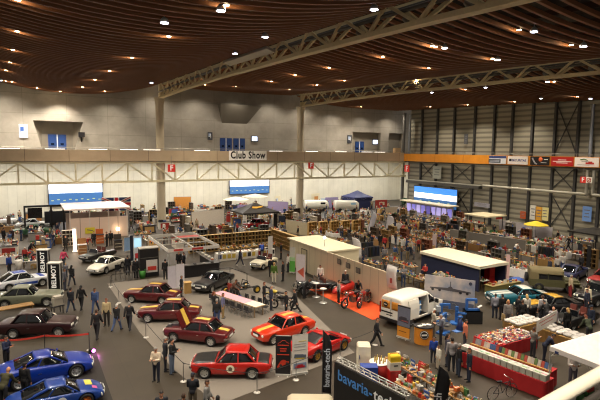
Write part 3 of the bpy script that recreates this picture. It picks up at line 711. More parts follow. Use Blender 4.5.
MUS = [(0, .72, .7, .34), (.06, .84, .77, .28), (.4, .9, .84, .22), (1.3, .94, .865, .2), (1.9, .95, .865, .2), (2.9, .94, .865, .2), (3.6, .94, .87, .2), (4.1, .92, .84, .23), (4.52, .86, .78, .32), (4.6, .72, .72, .38)]
mustang = car_proto('muscle_car', MUS, 2.74, .85, .33, (1.75, 2.25, 3.05, 3.85, .94, 1.31, .76, .58), stripes=[(-.36, -.06), (.06, .36)], fast=True,
    extra=lambda P, cb, cr, x0, L, hw: P.add('roof_panel', top_patch(cr, x0-2.3, x0-3.0, -.55, .55), 'stripe'))
goldc = car_proto('muscle_car', MUS, 2.74, .85, .33, (1.75, 2.25, 3.05, 3.85, .94, 1.31, .76, .58), fast=True, chrome=True,
    extra=lambda P, cb, cr, x0, L, hw: [P.add('roof_panel', top_patch(cr, x0-2.3, x0-3.0, -.55, .55), 'stripe'), P.add('bonnet_panel', top_patch(cb, x0-.2, x0-1.6, -.5, .5), 'stripe')])
conv = car_proto('convertible', [(x*.95, z*.9, w*.95, l) for x, z, w, l in FULV], 2.2, .7, .3, (1.25, 0, 0, 3.0, .78, 0, 0, 0), openroof=True)
micro = car_proto('small_open_car', [(x*.75, z*.95, w*.9, l) for x, z, w, l in FULV], 1.85, .5, .27, (.95, 0, 0, 2.3, .81, 0, 0, 0), openroof=True)
strat = car_proto('wedge_sports_car', [(0, .42, .55, .26), (.1, .52, .7, .2), (.5, .66, .82, .17), (1.0, .76, .86, .16), (1.5, .82, .87, .16), (2.3, .86, .87, .16), (3.0, .88, .88, .18), (3.5, .86, .84, .24), (3.72, .8, .8, .34), (3.76, .6, .74, .38)], 2.2, .85, .32, (1.0, 1.75, 2.1, 3.3, .82, 1.12, .76, .52), fast=True, louvre=True, chrome=False, wheelw=.26)
def put_car(P, label, pf, pr, W, wb, **c):
    """car whose near wheels stand on floor points pf (front) and pr (rear)"""
    a, b = at(*pf), at(*pr); d = (a-b).normalized(); n = V((-d.y, d.x, 0))
    if n.dot(a) < 0: n = -n
    m = (a+b)/2 if abs((a-b).length-wb) < .2 else a-d*wb/2
    ctr = m+n*(W/2-.1)
    return P.inst(label, 'car', (ctr.x, ctr.y, c.pop('z', .012)), math.atan2(d.y, d.x), **c)
CP = lambda h: M(h, .3, 0, .5, var=.03)
YS = M('d8b84e', .4)
MAR = CP('520b10')
put_car(fulvia_race, 'red coupe with black bonnet and boot lid and a round door number', (204, 379), (252.5, 379.5), 1.56, 2.33, paint=CP('ad150a'), panel=M('0f0e0e', .45, 0, .2))
put_car(fulvia_open, 'dark red coupe with yellow stripe and its bonnet standing open', (174, 342.5), (210.5, 347), 1.56, 2.33, paint=MAR, stripe=YS)
put_car(fulvia, 'dark red striped coupe, middle one of the three on grey carpet', (148, 323), (184, 323), 1.56, 2.33, paint=MAR, stripe=YS, group='dark red striped coupes')
put_car(fulvia, 'dark red striped coupe, farthest of the three on grey carpet', (131, 303), (163, 305), 1.56, 2.33, paint=MAR, stripe=YS, group='dark red striped coupes')
put_car(orange_c, 'orange-red coupe with yellow stripe behind the two roll-up banners', (274, 345), (304, 336), 1.56, 2.33, paint=CP('c02e0c'), stripe=M('e0b24a', .4))
put_car(strat, 'low bright red sports car with black rear louvres', (344, 350), (316, 362), 1.7, 2.2, paint=CP('ad0f0a'), rim=M('b08a3a', .35, .7))
put_car(gt, 'black coupe on the grey carpet in front of the black counters', (212, 293), (231, 284), 1.65, 2.45, paint=CP('15161a'))
put_car(sedan, 'dark maroon saloon beside the red rope barrier', (60, 337), (12, 339), 1.59, 2.5, paint=CP('26060a'), z=0)
put_car(lcoupe, 'grey-green coupe behind the maroon saloon', (46, 306.5), (6, 309), 1.68, 2.65, paint=CP('6c6f5c'), z=0)
put_car(rally, 'white rally coupe with blue bands', (43, 286), (9, 292), 1.56, 2.4, paint=CP('dcdfe6'), stripe=M('2447a8', .3, 0, .5), z=0)
put_car(alpine, 'modern bright blue sports car on the black carpet', (76.5, 378), (30, 388.5), 1.8, 2.42, paint=CP('072c8c'), rim=M('c0c3c8', .3, .7))
put_car(berl, 'small older blue sports coupe with orange wheels, nearest the picture corner', (86.5, 407), (46, 417), 1.52, 2.1, paint=CP('0d3684'), rim=M('d8762a', .4))
put_car(p911, 'white sports car with rounded nose beside the left aisle', (106, 274), (125, 267), 1.6, 2.27, paint=CP('d9d5c8'))
put_car(conv, 'black open roadster behind the white rounded sports car', (93, 262.5), (111, 258), 1.48, 2.2, paint=CP('20201f'))
put_car(micro, 'tiny cream open car by the cloth-covered tables', (263, 270), (278, 265), 1.4, 1.85, paint=CP('d8d2ba'), z=0)
put_car(mustang, 'teal muscle car with broad white stripes', (505, 308), (546, 307), 1.73, 2.74, paint=CP('13596a'), stripe=M('dedbd0', .35, 0, .5), z=0)
put_car(goldc, 'black muscle car with gold roof and bonnet', (537, 319), (573, 316), 1.73, 2.74, paint=CP('141416'), stripe=M('c1952f', .35, 0, .5), z=0)
put_car(gt, 'dark blue car seen from behind next to the olive army jeep', (586, 277), (571, 285), 1.65, 2.45, paint=CP('16224f'), z=0)
put_car(conv, 'black open classic with chrome grille at the right picture edge', (573, 331), (603, 322), 1.5, 2.2, paint=CP('101012'), z=0)
put_car(sedan, 'black saloon by the right picture edge behind the open classic', (597, 307), (625, 300), 1.59, 2.5, paint=CP('17181b'), z=0)
put_car(fulvia, 'red car at the right picture edge beyond the black saloon', (607, 289), (629, 283), 1.56, 2.33, paint=CP('a01a18'), z=0, skip=('racing_stripe',))
put_car(fulvia, 'red compact car under the black pavilion roof', (252, 229.5), (264, 228), 1.56, 2.33, paint=CP('b01c20'), z=0, skip=('racing_stripe',))
put_car(lcoupe, 'dark green vintage car at the far left stand', (17, 237), (38, 236), 1.68, 2.65, paint=CP('1f4a2c'), z=0)
put_car(p911, 'white car framed by the black truss stand', (42, 228), (26, 229), 1.6, 2.27, paint=CP('d5d5d0'), z=0)
put_car(conv, 'white open car at the left picture edge', (12, 224), (-3, 225), 1.5, 2.2, paint=CP('dcd8d2'), z=0)
put_car(fulvia, 'red coupe behind the white open car at the left edge', (9, 217), (-4, 218), 1.56, 2.33, paint=CP('b02020'), z=0, skip=('racing_stripe',))

# van, jeep, roadster, three-wheeler, chassis
VAN = [(0, .78, .72, .4), (.06, .98, .82, .34), (.35, 1.08, .9, .3), (.95, 1.22, .95, .28), (1.05, 1.28, .95, .28), (1.75, 1.86, .95, .28), (2.1, 1.94, .95, .28), (3.2, 1.97, .95, .28), (4.6, 1.95, .95, .28), (4.84, 1.9, .93, .3), (4.89, 1.75, .9, .36)]
def van_half(hw, zl, zt):
    if zt > 1.3: return [(0, zl), (hw*.85, zl), (hw*.98, zl+.06), (hw, zl+.5), (hw*.98, 1.15), (hw*.86, zt-.12), (hw*.76, zt), (hw*.4, zt+.03), (0, zt+.04)]
    return half(hw, zl, zt)
def make_van():
    x0 = .9+1.5; rs = []
    for x, zt, hw, zl in VAN:
        h = van_half(hw, zl, zt); rs.append([(x0-x, y, z) for y, z in h]+[(x0-x, -y, z) for y, z in h[-2:0:-1]])
    me = baked(MB().rings(rs, 0).mesh('b'), [('SUBSURF', dict(levels=2, render_levels=2))])
    cut = MB()
    for x in (1.5, -1.5):
        for s in (-1, 1): cut.cone((x, s*.65, .33), (x, s*1.2, .33), .39, n=28, smooth=False)
    cut.span((-.75, -1.2, .5), (.35, -.25, 1.72))
    co = bpy.data.objects.new('cutter', cut.mesh('c')); COL.objects.link(co)
    me = baked(me, [('BOOLEAN', dict(operation='DIFFERENCE', object=co, solver='EXACT'))]); bpy.data.objects.remove(co)
    c = Caster(me); P = Proto('delivery_van', paint=CP('e4e0d4'), glass=GLASS, tyre=RUB, rim=M('6f7072', .4, .5), hubdark=DARK, org=M('c9822a', .4), dark=BLACK, tail=M('a31a15', .2), lampg=M('d8d8d2', .1))
    P.add('body', me, ['paint'])
    P.add('cargo_interior', MB().span((-.74, -.3, .5), (.34, -.26, 1.7)).span((-.74, -.85, .49), (.34, -.3, .51)), 'dark')
    P.add('interior_rack', MB().box((-.3, -.5, .95), (.45, .3, .8)), M('3f77ad', .5)); P.add('rack_shelf', MB().box((-.3, -.68, .75), (.47, .05, .05)).box((-.3, -.68, 1.1), (.47, .05, .05)), M('dcdcd4'), 2)
    def win(x0_, x1_, z0, z1, s, part, key='glass', slope=0):
        g = [[c.side(x0_+(x1_-x0_)*i/4, z0+(z1-(slope if i == 0 else slope*.4 if i == 1 else 0)-z0)*j/3, s)+V((0, s*.008, 0)) for j in range(4)] for i in range(5)]
        P.add(part, MB().sheet(g, .01*s, smooth=True), key)
    win(1.15, .45, 1.16, 1.7, 1, 'side_window', slope=.3); win(1.15, .45, 1.16, 1.7, -1, 'side_window', slope=.3)
    win(.3, -.7, 1.2, 1.7, 1, 'side_window'); win(-.85, -2.2, 1.15, 1.68, 1, 'side_panel', 'paint')
    P.add('sliding_door', MB().sheet([[V((-.78-1.1*i/3, -1.01+.0*j, .5+[0, .65, 1.0, 1.22][j])) + V((0, .1 if j == 3 else .04 if j == 2 else 0, 0)) for j in range(4)] for i in range(4)], .04), 'paint')
    P.add('door_window', MB().sheet([[V((-.95-.75*i, -1.03+.02*j, 1.2+.45*j)) for j in range(2)] for i in range(2)], .02), 'org', 9)
    g = [[c.end(-.72+1.44*i/6, 1.3+.5*j/4, 1)+V((.01, 0, .01)) for j in range(5)] for i in range(7)]
    P.add('windshield', MB().sheet(g, .015, smooth=True), 'glass')
    for s in (1, -1):
        g = [[c.end(s*(.06+.68*i/3), 1.12+.52*j/3, -1)+V((-.01, 0, 0)) for j in range(4)] for i in range(4)]
        d = P.add('rear_door_panel', MB().sheet(g, .012, smooth=True), 'org')
        P.add('tail_light', MB().span((-2.5, s*.84-.06, .75), (-2.36, s*.84+.06, 1.45)), 'tail'); P.add('headlight', MB().box((2.3, s*.68, .86), (.14, .26, .2)), 'lampg')
        P.add('door_mirror', MB().box((1.15, s*1.08, 1.22), (.12, .2, .26)), 'dark')
    p = c.end(.4, 1.38, -1)
    d = P.add('rear_emblem', MB().cone((p.x-.03, .4, 1.38), (p.x-.05, .4, 1.38), .17, n=18), 'dark'); P.add('emblem_mark', MB().box((p.x-.06, .4, 1.38), (.02, .2, .05)), M('e0d8c8'), d)
    P.add('rear_lettering', MB().box((c.end(.3, .85, -1).x-.01, .3, .88), (.01, .9, .09)).box((c.end(.3, .75, -1).x-.01, .1, .72), (.01, .5, .05)), 'dark')
    P.add('number_plate', MB().box((c.end(0, .55, -1).x-.01, -.1, .56), (.03, .5, .11)), M('d8d8d4')); P.add('bumper', MB().span((-2.56, -.86, .34), (-2.4, .86, .52)), 'dark'); P.add('bumper', MB().span((2.28, -.8, .36), (2.45, .8, .56)), 'dark')
    P.add('rear_seam', MB().box((c.end(0, 1.2, -1).x-.002, 0, 1.15), (.012, .02, 1.3)), 'dark')
    t, q = wheelmesh(.33, .2)
    for x in (1.5, -1.5):
        for s in (1, -1):
            a_, b_ = t.copy(), q.copy()
            for k in (a_, b_):
                if s < 0: k.transform(MX.Rotation(PI, 4, 'Z'))
                k.transform(MX.Translation((x, s*.85, .33)))
            i = P.add('wheel', a_, ['tyre']); P.add('rim', b_, ['rim', 'hubdark'], i)
    return P
van = make_van()
put_van = put_car(van, 'white delivery van with orange rear panels and open sliding door', (436, 316), (401, 330), 1.9, 3.0, z=0, name='delivery_van')
vb = Proto('camper_van', paint=CP('e0dccb'), glass=GLASS, tyre=RUB, dark=BLACK)
vb.add('body', MB().rings([[(x, y, z) for y, z in ((-.9, .4), (.9, .4), (.95, 1.2), (.85, zt-.1), (.7, zt), (-.7, zt), (-.85, zt-.1), (-.95, 1.2))] for x, zt in ((2.2, 1.3), (2.15, 1.7), (1.8, 2.0), (-2.1, 2.05), (-2.2, 1.9))]), 'paint')
vb.add('windshield', MB().sheet([[V((2.17, -.8, 1.3)), V((1.97, -.72, 1.85))], [V((2.17, .8, 1.3)), V((1.97, .72, 1.85))]], .02), 'glass')
for s in (1, -1):
    vb.add('side_window', MB().box((1.1, s*.915, 1.5), (.9, .03, .42)), 'glass')
    for x in (1.4, -1.4): vb.add('wheel', MB().lathe([(.2, -.1), (.34, -.1), (.36, 0), (.34, .1), (.2, .1), (0, .05)], (x, s*.86, .36), 'Y', 20), 'tyre')
q = at(316, 211); vb.inst('white van parked under the gallery beside the second column', 'van', (q.x, q.y, 0), -.3)
q = at(346, 211.5); vb.inst('white van with pale blue windows left of the navy tent', 'van', (q.x, q.y, 0), -.3, glass=M('9fc4dc', .2))
cv = at(308, 405, 2.0); cv.z = 0; vb.inst('cream rounded van roof poking in at the bottom edge of the picture', 'van', (cv.x-.4, cv.y-.9, 0), AWAY, paint=CP('d8cdb0'))

OLV = M('4c4a2c', .7)
jp = Proto('army_jeep', paint=OLV, top=M('74694a', .85), glass=GLASS, tyre=RUB, rim=M('45442b', .6), dark=BLACK)
jp.add('body', MB().span((-1.85, -.78, .5), (.75, .78, 1.05)).box((1.2, 0, .82), (1.0, 1.25, .55), top=.95).span((1.68, -.62, .5), (1.8, .62, 1.05)), 'paint')
jp.add('canvas_top', MB().rings([[(x, y, z) for y, z in ((-.76, 1.5), (-.74, 1.7), (-.66, 1.84), (0, 1.9), (.66, 1.84), (.74, 1.7), (.76, 1.5))] for x in (-1.82, -.9, .0, .62)], 0, False), 'top')
jp.add('canvas_back', MB().span((-1.83, -.74, 1.05), (-1.8, .74, 1.84)).span((-1.8, -.76, 1.05), (-1.2, -.73, 1.6)).span((-1.8, .73, 1.05), (-1.2, .76, 1.6)), 'top')
jp.add('cab_interior', MB().box((-.3, 0, 1.2), (1.7, 1.3, .3)), 'dark')
jp.add('hood_frame', MB().bar((-.5, .74, 1.05), (-.5, .74, 1.6), .06).bar((-.5, -.74, 1.05), (-.5, -.74, 1.6), .06).bar((.58, .72, 1.05), (.55, .72, 1.8), .06).bar((.58, -.72, 1.05), (.55, -.72, 1.8), .06), 'paint')
jp.add('windshield', MB().sheet([[V((.66, -.7, 1.08)), V((.55, -.66, 1.8))], [V((.66, .7, 1.08)), V((.55, .66, 1.8))]], .02), 'glass')
for s in (1, -1):
    jp.add('fender', MB().box((1.25, s*.78, .92), (1.1, .3, .06)), 'paint'); jp.add('headlight', MB().cone((1.8, s*.42, .86), (1.85, s*.42, .86), .1, n=14), M('c8c8b8', .2))
    for x in (1.2, -1.15):
        i = jp.add('wheel', MB().lathe([(.2, -.1), (.34, -.11), (.38, -.05), (.38, .05), (.34, .11), (.2, .1)], (x, s*.72, .38), 'Y', 22, close=True), 'tyre'); jp.add('rim', MB().lathe([(.22, -.07), (.22, .07), (.1, .1), (0, .1)] if s > 0 else [(.22, .07), (.22, -.07), (.1, -.1), (0, -.1)], (x, s*.72, .38), 'Y', 18), 'rim', i)
jp.add('bumper', MB().span((1.82, -.75, .5), (1.94, .75, .66)), 'paint'); jp.add('spare_wheel', MB().lathe([(.2, -.08), (.36, -.1), (.38, 0), (.36, .1), (.2, .08), (0, .05)], (-1.95, .3, .95), 'X', 20), 'tyre')
A, B = at(560, 292), at(534, 290.5); m_ = (A+B)/2
jp.inst('olive army jeep with canvas top beside the teal muscle car', 'jeep', (m_.x+.55, m_.y-.1, 0), hd((531, 289), (562, 291.5)))
# classic open roadster with separate wings, on the red carpet
ro = Proto('vintage_roadster', paint=CP('17181b'), chrome=CHROME, tyre=RUB, rim=STEEL, seat=M('5a2f22', .5), lampg=M('dcdcd0', .1), dark=BLACK, glass=GLASS)
ro.add('body', baked(MB().rings([[(x, y*w, z0+(zt-z0)*k) for y, k in ((-.7, 0), (-1, .4), (-1, .75), (-.8, 1), (0, 1.08), (.8, 1), (1, .75), (1, .4), (.7, 0))] for x, w, z0, zt in ((1.75, .28, .4, .9), (1.6, .32, .36, .96), (.6, .44, .32, .98), (.3, .55, .3, .98), (-.8, .58, .3, .86), (-1.4, .5, .36, .82), (-1.75, .3, .45, .66))]).mesh('b'), [('SUBSURF', dict(levels=1, render_levels=1))]), 'paint')
for s in (1, -1):
    g = [[(x, s*(y0+dy), z) for dy in (0, .14, .3)] for x, y0, z in ((1.85, .42, .5), (1.7, .42, .74), (1.3, .44, .8), (.8, .46, .66), (.2, .5, .36), (-.6, .5, .34))]
    ro.add('front_wing', MB().sheet(g, .03*s, smooth=True), 'paint')
    g = [[(x, s*(y0+dy), z) for dy in (0, .12, .26)] for x, y0, z in ((-.6, .5, .36), (-.9, .5, .66), (-1.25, .5, .76), (-1.6, .48, .66), (-1.85, .46, .42))]
    ro.add('rear_wing', MB().sheet(g, .03*s, smooth=True), 'paint'); ro.add('headlight', MB().ball((1.62, s*.42, .86), .13), 'chrome'); ro.add('seat', MB().box((-.45, s*.25, .95), (.18, .44, .45), ry=-.15, top=.85), 'seat')
    for x in (1.3, -1.25):
        i = ro.add('wheel', MB().lathe([(.25, -.06), (.33, -.07), (.35, 0), (.33, .07), (.25, .06)], (x, s*.62, .35), 'Y', 22, close=True), 'tyre'); ro.add('wire_rim', MB().lathe([(.26, -.05), (.26, .05), (.05, .08), (0, .08)] if s > 0 else [(.26, .05), (.26, -.05), (.05, -.08), (0, -.08)], (x, s*.62, .35), 'Y', 22), 'rim', i)
ro.add('radiator', MB().box((1.78, 0, .7), (.08, .5, .5), top=.9), 'chrome'); ro.add('windscreen_frame', MB().tube([(.2, .52, .98), (.1, .5, 1.28), (.1, -.5, 1.28), (.2, -.52, .98)], .025, 6), 'chrome'); ro.add('windshield', MB().sheet([[V((.2, .5, .98)), V((.1, .48, 1.27))], [V((.2, -.5, .98)), V((.1, -.48, 1.27))]], .01), 'glass')
ro.add('bumper', MB().tube([(1.95, -.7, .45), (2.02, 0, .45), (1.95, .7, .45)], .04), 'chrome'); ro.add('steering_wheel', MB().lathe([(.17, -.01), (.19, 0), (.17, .01)], (-.1, .25, 1.05), 'X', 16, close=True), 'dark')
q = at(322, 293); ro.inst('black vintage roadster with chrome lamps on the red carpet', 'car', (q.x-.25, q.y+.3, .012), hd((338, 294), (306, 297)))
# red motor tricycle and parts on the red carpet
def motorbike(P_paint):
    P = Proto('motorcycle', paint=P_paint, tyre=RUB, metal=STEEL, dark=BLACK, chrome=CHROME)
    for x in (.72, -.72):
        i = P.add('wheel', MB().lathe([(.24, -.05), (.31, -.06), (.33, 0), (.31, .06), (.24, .05)], (x, 0, .33), 'Y', 22, close=True), 'tyre')
        sp = MB().lathe([(.25, -.03), (.25, .03), (.22, .03), (.22, -.03)], (x, 0, .33), 'Y', 20, close=True).cone((x, -.06, .33), (x, .06, .33), .05)
        for k in range(8): sp.bar((x, 0, .33), (x+.24*cos(k*PI/4), 0, .33+.24*sin(k*PI/4)), .012)
        P.add('spoked_rim', sp, 'chrome', i)
    P.add('frame', MB().tube([(.5, 0, .82), (-.05, 0, .45), (-.4, 0, .45), (-.72, 0, .33)], .03).tube([(.5, 0, .82), (-.3, 0, .72), (-.72, 0, .4)], .03), 'dark')
    P.add('fork', MB().tube([(.72, .09, .33), (.48, .09, .95)], .025).tube([(.72, -.09, .33), (.48, -.09, .95)], .025), 'chrome'); P.add('engine', MB().box((-.02, 0, .42), (.36, .26, .26)).cone((.05, 0, .5), (.12, 0, .72), .1), 'metal')
    P.add('fuel_tank', MB().ball((.15, 0, .84), (.3, .15, .13)), 'paint'); P.add('saddle', MB().rings([[(x, y*w, z) for y, z in ((-1, .8), (-.8, .88), (.8, .88), (1, .8))] for x, w in ((-.1, .1), (-.35, .15), (-.7, .12))]), 'dark')
    P.add('handlebar', MB().tube([(.36, .36, 1.0), (.45, .2, 1.02), (.48, 0, .98), (.45, -.2, 1.02), (.36, -.36, 1.0)], .018), 'chrome'); P.add('headlight', MB().ball((.58, 0, .88), .1), 'chrome'); P.add('exhaust', MB().tube([(.1, .15, .3), (-.3, .16, .28), (-.85, .18, .33)], .04), 'chrome')
    for x in (.72, -.72): P.add('mudguard', MB().sheet([[(x+.37*cos(t), y, .33+.37*sin(t)) for y in (-.08, .08)] for t in (.6, 1.1, 1.6, 2.1, 2.6)], .01), 'paint')
    return P
mbk = motorbike(CP('a81c14'))
q = at(352, 306); mbk.inst('red classic motorcycle with long tank at the front of the red carpet', 'motorcycle', (q.x, q.y, .012), rad(-165)).scale = (1.15,)*3
q = at(364, 305.5); mbk.inst('red classic motorcycle nearer the white van on red carpet', 'motorcycle', (q.x, q.y, .012), rad(-150), paint=CP('8f1210')).scale = (1.15,)*3
sc_ = Proto('display_sidecar', paint=CP('b02018'), tyre=RUB, dark=BLACK)
sc_.add('body', baked(MB().rings([[(x, y*w, .3+z*h) for y, z in ((-.8, 0), (-1, .5), (-.8, 1), (.8, 1), (1, .5), (.8, 0))] for x, w, h in ((1.0, .08, .2), (.7, .22, .38), (0, .34, .5), (-.6, .34, .6), (-.9, .2, .5))]).mesh('b'), [('SUBSURF', dict(levels=1, render_levels=1))]), 'paint')
sc_.add('cockpit', MB().box((-.2, 0, .84), (.6, .42, .04)), 'dark'); sc_.add('wheel', MB().lathe([(.0, -.04), (.28, -.06), (.3, 0), (.28, .06), (0, .04)], (-.1, -.45, .3), 'Y', 20), 'tyre'); sc_.add('tow_bar', MB().tube([(.5, .3, .35), (.5, .9, .35)], .03).tube([(-.5, .3, .35), (-.5, .9, .35)], .03), 'dark')
q = at(349, 300); sc_.inst('red sidecar body beside the first motorcycle on red carpet', 'sidecar', (q.x+.1, q.y+.9, .012), rad(-165)).scale = (1.3, 1.3, 1.3)
q = at(272, 303); 
for i, (x, y, h_, c_, lb) in enumerate([(276, 303, 120, 'c9b23a', 'black and yellow classic motorcycle among the men on grey carpet'), (284, 309, 140, '1b1b1d', 'black classic motorcycle beside the black and yellow one')]):
    q = at(x, y); mbk.inst(lb, 'motorcycle', (q.x, q.y, .012), rad(h_), paint=CP(c_))
ch = Proto('rolling_chassis', tyre=RUB, rim=M('c9a634', .4, .3), dark=M('1d1c1e', .5), metal=STEEL, red=M('8a2a1c', .5), blue=M('29599c', .4))
ch.add('frame', MB().bar((-1.1, .35, .45), (1.1, .35, .45), .08).bar((-1.1, -.35, .45), (1.1, -.35, .45), .08).bar((1.0, -.7, .35), (1.0, .7, .35), .07).bar((-1.0, -.7, .35), (-1.0, .7, .35), .07).tube([(-.3, .35, .45), (-.4, .35, 1.0), (-.4, -.35, 1.0), (-.3, -.35, .45)], .03), 'dark')
ch.add('engine', MB().box((.5, 0, .65), (.6, .42, .4)).cone((.3, .1, .85), (.3, .1, 1.0), .1).cone((.6, .1, .85), (.6, .1, 1.0), .1).cone((.0, 0, .6), (-.8, 0, .5), .09), 'metal'); ch.add('radiator', MB().box((1.05, 0, .75), (.1, .5, .5)), 'red'); ch.add('axle_stand', MB().box((.9, .8, .1), (.5, .2, .2)), 'blue')
for x in (1.0, -1.0):
    for s in (1, -1):
        i = ch.add('wheel', MB().lathe([(.2, -.1), (.29, -.1), (.31, 0), (.29, .1), (.2, .1)], (x, s*.72, .31), 'Y', 20, close=True), 'tyre'); ch.add('rim', MB().lathe([(.21, -.08), (.21, .08), (.1, .05), (0, .05)] if s > 0 else [(.21, .08), (.21, -.08), (.1, -.05), (0, -.05)], (x, s*.72, .31), 'Y', 20), 'rim', i)
q = at(243, 295); ch.inst('bare rolling chassis with yellow rims behind the pink table', 'chassis', (q.x, q.y+.4, .012), rad(-165))
# ------------------------------------------------------------------ people
def rotx(v, a): return V((v.x, v.y*cos(a)-v.z*sin(a), v.y*sin(a)+v.z*cos(a)))
def person_pose(lean=0, la=(0, .12, .15, 0), ra=(0, .12, .15, 0), ll=(0, 0), rl=(0, 0), nod=.15, belly=1.0, sit=0):
    """arms: (forward swing, out, elbow bend, inward turn); legs: (hip swing, knee bend). forward is +Y"""
    bones = []   # (p0, r0, p1, r1, region)
    hipz = .92
    up = lambda p: rotx(V(p)-V((0, 0, hipz)), -lean)+V((0, 0, hipz))
    neck, hc = up((0, .0, 1.47)), up((0, .015, 1.62))
    legs = []
    for s, (h_, k) in ((-1, ll), (1, rl)):
        hip = V((s*.095, 0, hipz-.02)); d1 = V((s*.03, sin(h_), -cos(h_))).normalized(); kn = hip+d1*.43
        d2 = V((s*.02, sin(h_-k), -cos(h_-k))).normalized(); an = kn+d2*.41
        legs.append((hip, kn, an, s))
    dz = .085-min(l[2].z for l in legs)
    for hip, kn, an, s in legs:
        bones += [(hip, .098, kn, .066, 'leg'), (kn, .066, an, .05, 'leg'), (an+V((0, -.02, -.03)), .045, an+V((s*.02, .14, -.055)), .036, 'foot'), (an, .045, an+V((0, -.04, -.04)), .042, 'foot')]
    hands = []
    for s, (sw, out, el, inn) in ((-1, la), (1, ra)):
        sh = up((s*.185, -.01, 1.40)); d1 = rotx(V((s*sin(out), 0, -cos(out))), sw-lean*.6); e = sh+d1*.29
        d2 = rotx(V((s*sin(out)*cos(inn)-s*sin(inn), 0, -cos(out))).normalized(), sw+el-lean*.6)
        w_ = e+d2*.25
        bones += [(sh, .062, e, .05, 'arm'), (e, .05, w_, .038, 'arm'), (w_, .034, w_+d2*.07, .036, 'hand')]; hands.append((w_+d2*.075, d2, s))
    bones += [(up((-.12, 0, 1.38)), .075, up((.12, 0, 1.38)), .075, 'torso'), (neck-V((0, .0, .06)), .062, hc-V((0, 0, .05)), .055, 'neck')]
    mb = MB()
    for p0, r0, p1, r1, _ in bones: mb.cone(p0, p1, r0, r1, 10); mb.ball(p0, r0); mb.ball(p1, r1)
    hl = MX.Rotation(-lean-nod, 3, 'X')
    def ell(c, r, rot=None, reg=None):
        k = len(mb.v); mb.ball((0, 0, 0), r, n=14, k=10)
        for i in range(k, len(mb.v)):
            v = V(mb.v[i]); v = (rot or MX.Rotation(-lean, 3, 'X')) @ v; mb.v[i] = tuple(v+c)
    ell(up((0, 0, 1.27)), (.17, .115, .2)); ell(up((0, .012*belly, 1.08)), (.155*belly, .112*belly, .2)); ell(V((0, -.01, .93)), (.165, .122, .14))
    ell(hc, (.077, .095, .118), hl); ell(hc+hl @ V((0, .03, -.06)), (.056, .062, .06), hl)
    ell(hc+hl @ V((0, .098, -.01)), (.016, .025, .028), hl)
    for s in (1, -1): ell(hc+hl @ V((s*.078, -.005, -.005)), (.016, .022, .034), hl)
    me = baked(mb.mesh('p'), [('REMESH', dict(mode='VOXEL', voxel_size=.021)), ('SMOOTH', dict(factor=.5, iterations=3))])
    def seg(p, a, b): 
        d = b-a; t = max(0, min(1, (p-a).dot(d)/max(1e-9, d.dot(d)))); return (p-a-d*t).length, t
    reg = []
    for po in me.polygons:
        c = V(po.center); best = (9, '')
        for p0, r0, p1, r1, rg in bones:
            d, t = seg(c, p0, p1); d -= r0+(r1-r0)*t
            if d < best[0]: best = (d, rg)
        for ctr, rr, rg in ((up((0, 0, 1.27)), .15, 'torso'), (up((0, 0, 1.08)), .13, 'torso'), (V((0, -.01, .93)), .13, 'hip'), (hc, .085, 'head')):
            d = (c-ctr).length-rr
            if d < best[0]: best = (d, rg)
        rg = best[1]
        if rg == 'head':
            l = hl.inverted() @ (c-hc)
            if l.z > .05-.0*l.y and l.y < .085 and l.z > .045+.35*max(0, l.y-.03) or (l.y < -.02 and l.z > -.06 and not (abs(l.x) > .07 and l.z < .03)): rg = 'hair'
        reg.append(rg)
    for po in me.polygons: po.use_smooth = True
    # fingers, eyes, mouth
    ex = MB()
    for hp, d, s in hands:
        side = V((0, 1, 0)) if abs(d.y) < .7 else V((1, 0, 0)); side = (side-d*side.dot(d)).normalized(); pn = d.cross(side)
        for k, (o, l) in enumerate(((-.03, .06), (-.01, .075), (.01, .07), (.028, .055))):
            a = hp+side*o+d*.02; b = a+d*l*.6+pn*.008*s; ex.cone(a, b, .0095, .008, 6); ex.cone(b, b+d*l*.4+pn*.02*s, .008, .006, 6)
        a = hp+side*.03-d*.03; ex.cone(a, a+side*.03+d*.035, .011, .008, 6)
    base = len(ex.f)
    for s in (1, -1): ex.ball(hc+hl @ V((s*.03, .088, .012)), .011, 5, 8, 5)
    ex.ball(hc+hl @ V((0, .09, -.052)), (.024, .01, .006), 6, 8, 5)
    return me, reg, ex, hc, hl
RI = {'head': 0, 'neck': 0, 'hand': 0, 'hair': 1, 'torso': 2, 'arm': 2, 'hip': 3, 'leg': 3, 'foot': 4}
def joined(me, ex, mi=None):
    bm = bmesh.new(); bm.from_mesh(me)
    for f in bm.faces: f.material_index = mi[f.index] if mi else 0
    t = ex.mesh('x'); bm2 = bmesh.new(); bm2.from_mesh(t)
    vm = [bm.verts.new(v.co) for v in bm2.verts]
    for f in bm2.faces:
        q = bm.faces.new([vm[v.index] for v in f.verts]); q.material_index = f.material_index; q.smooth = True
    r = bpy.data.meshes.new('person'); bm.to_mesh(r); bm.free(); bm2.free(); return r
def shell(me, keep, off):
    """cloth over the faces in keep, lifted off the body"""
    bm = bmesh.new(); bm.from_mesh(me); bm.normal_update()
    for v in bm.verts: v.co += v.normal*off
    bmesh.ops.delete(bm, geom=[f for f in bm.faces if not keep[f.index]], context='FACES')
    r = bpy.data.meshes.new('cloth'); bm.to_mesh(r); bm.free()
    for p in r.polygons: p.use_smooth = True
    return r
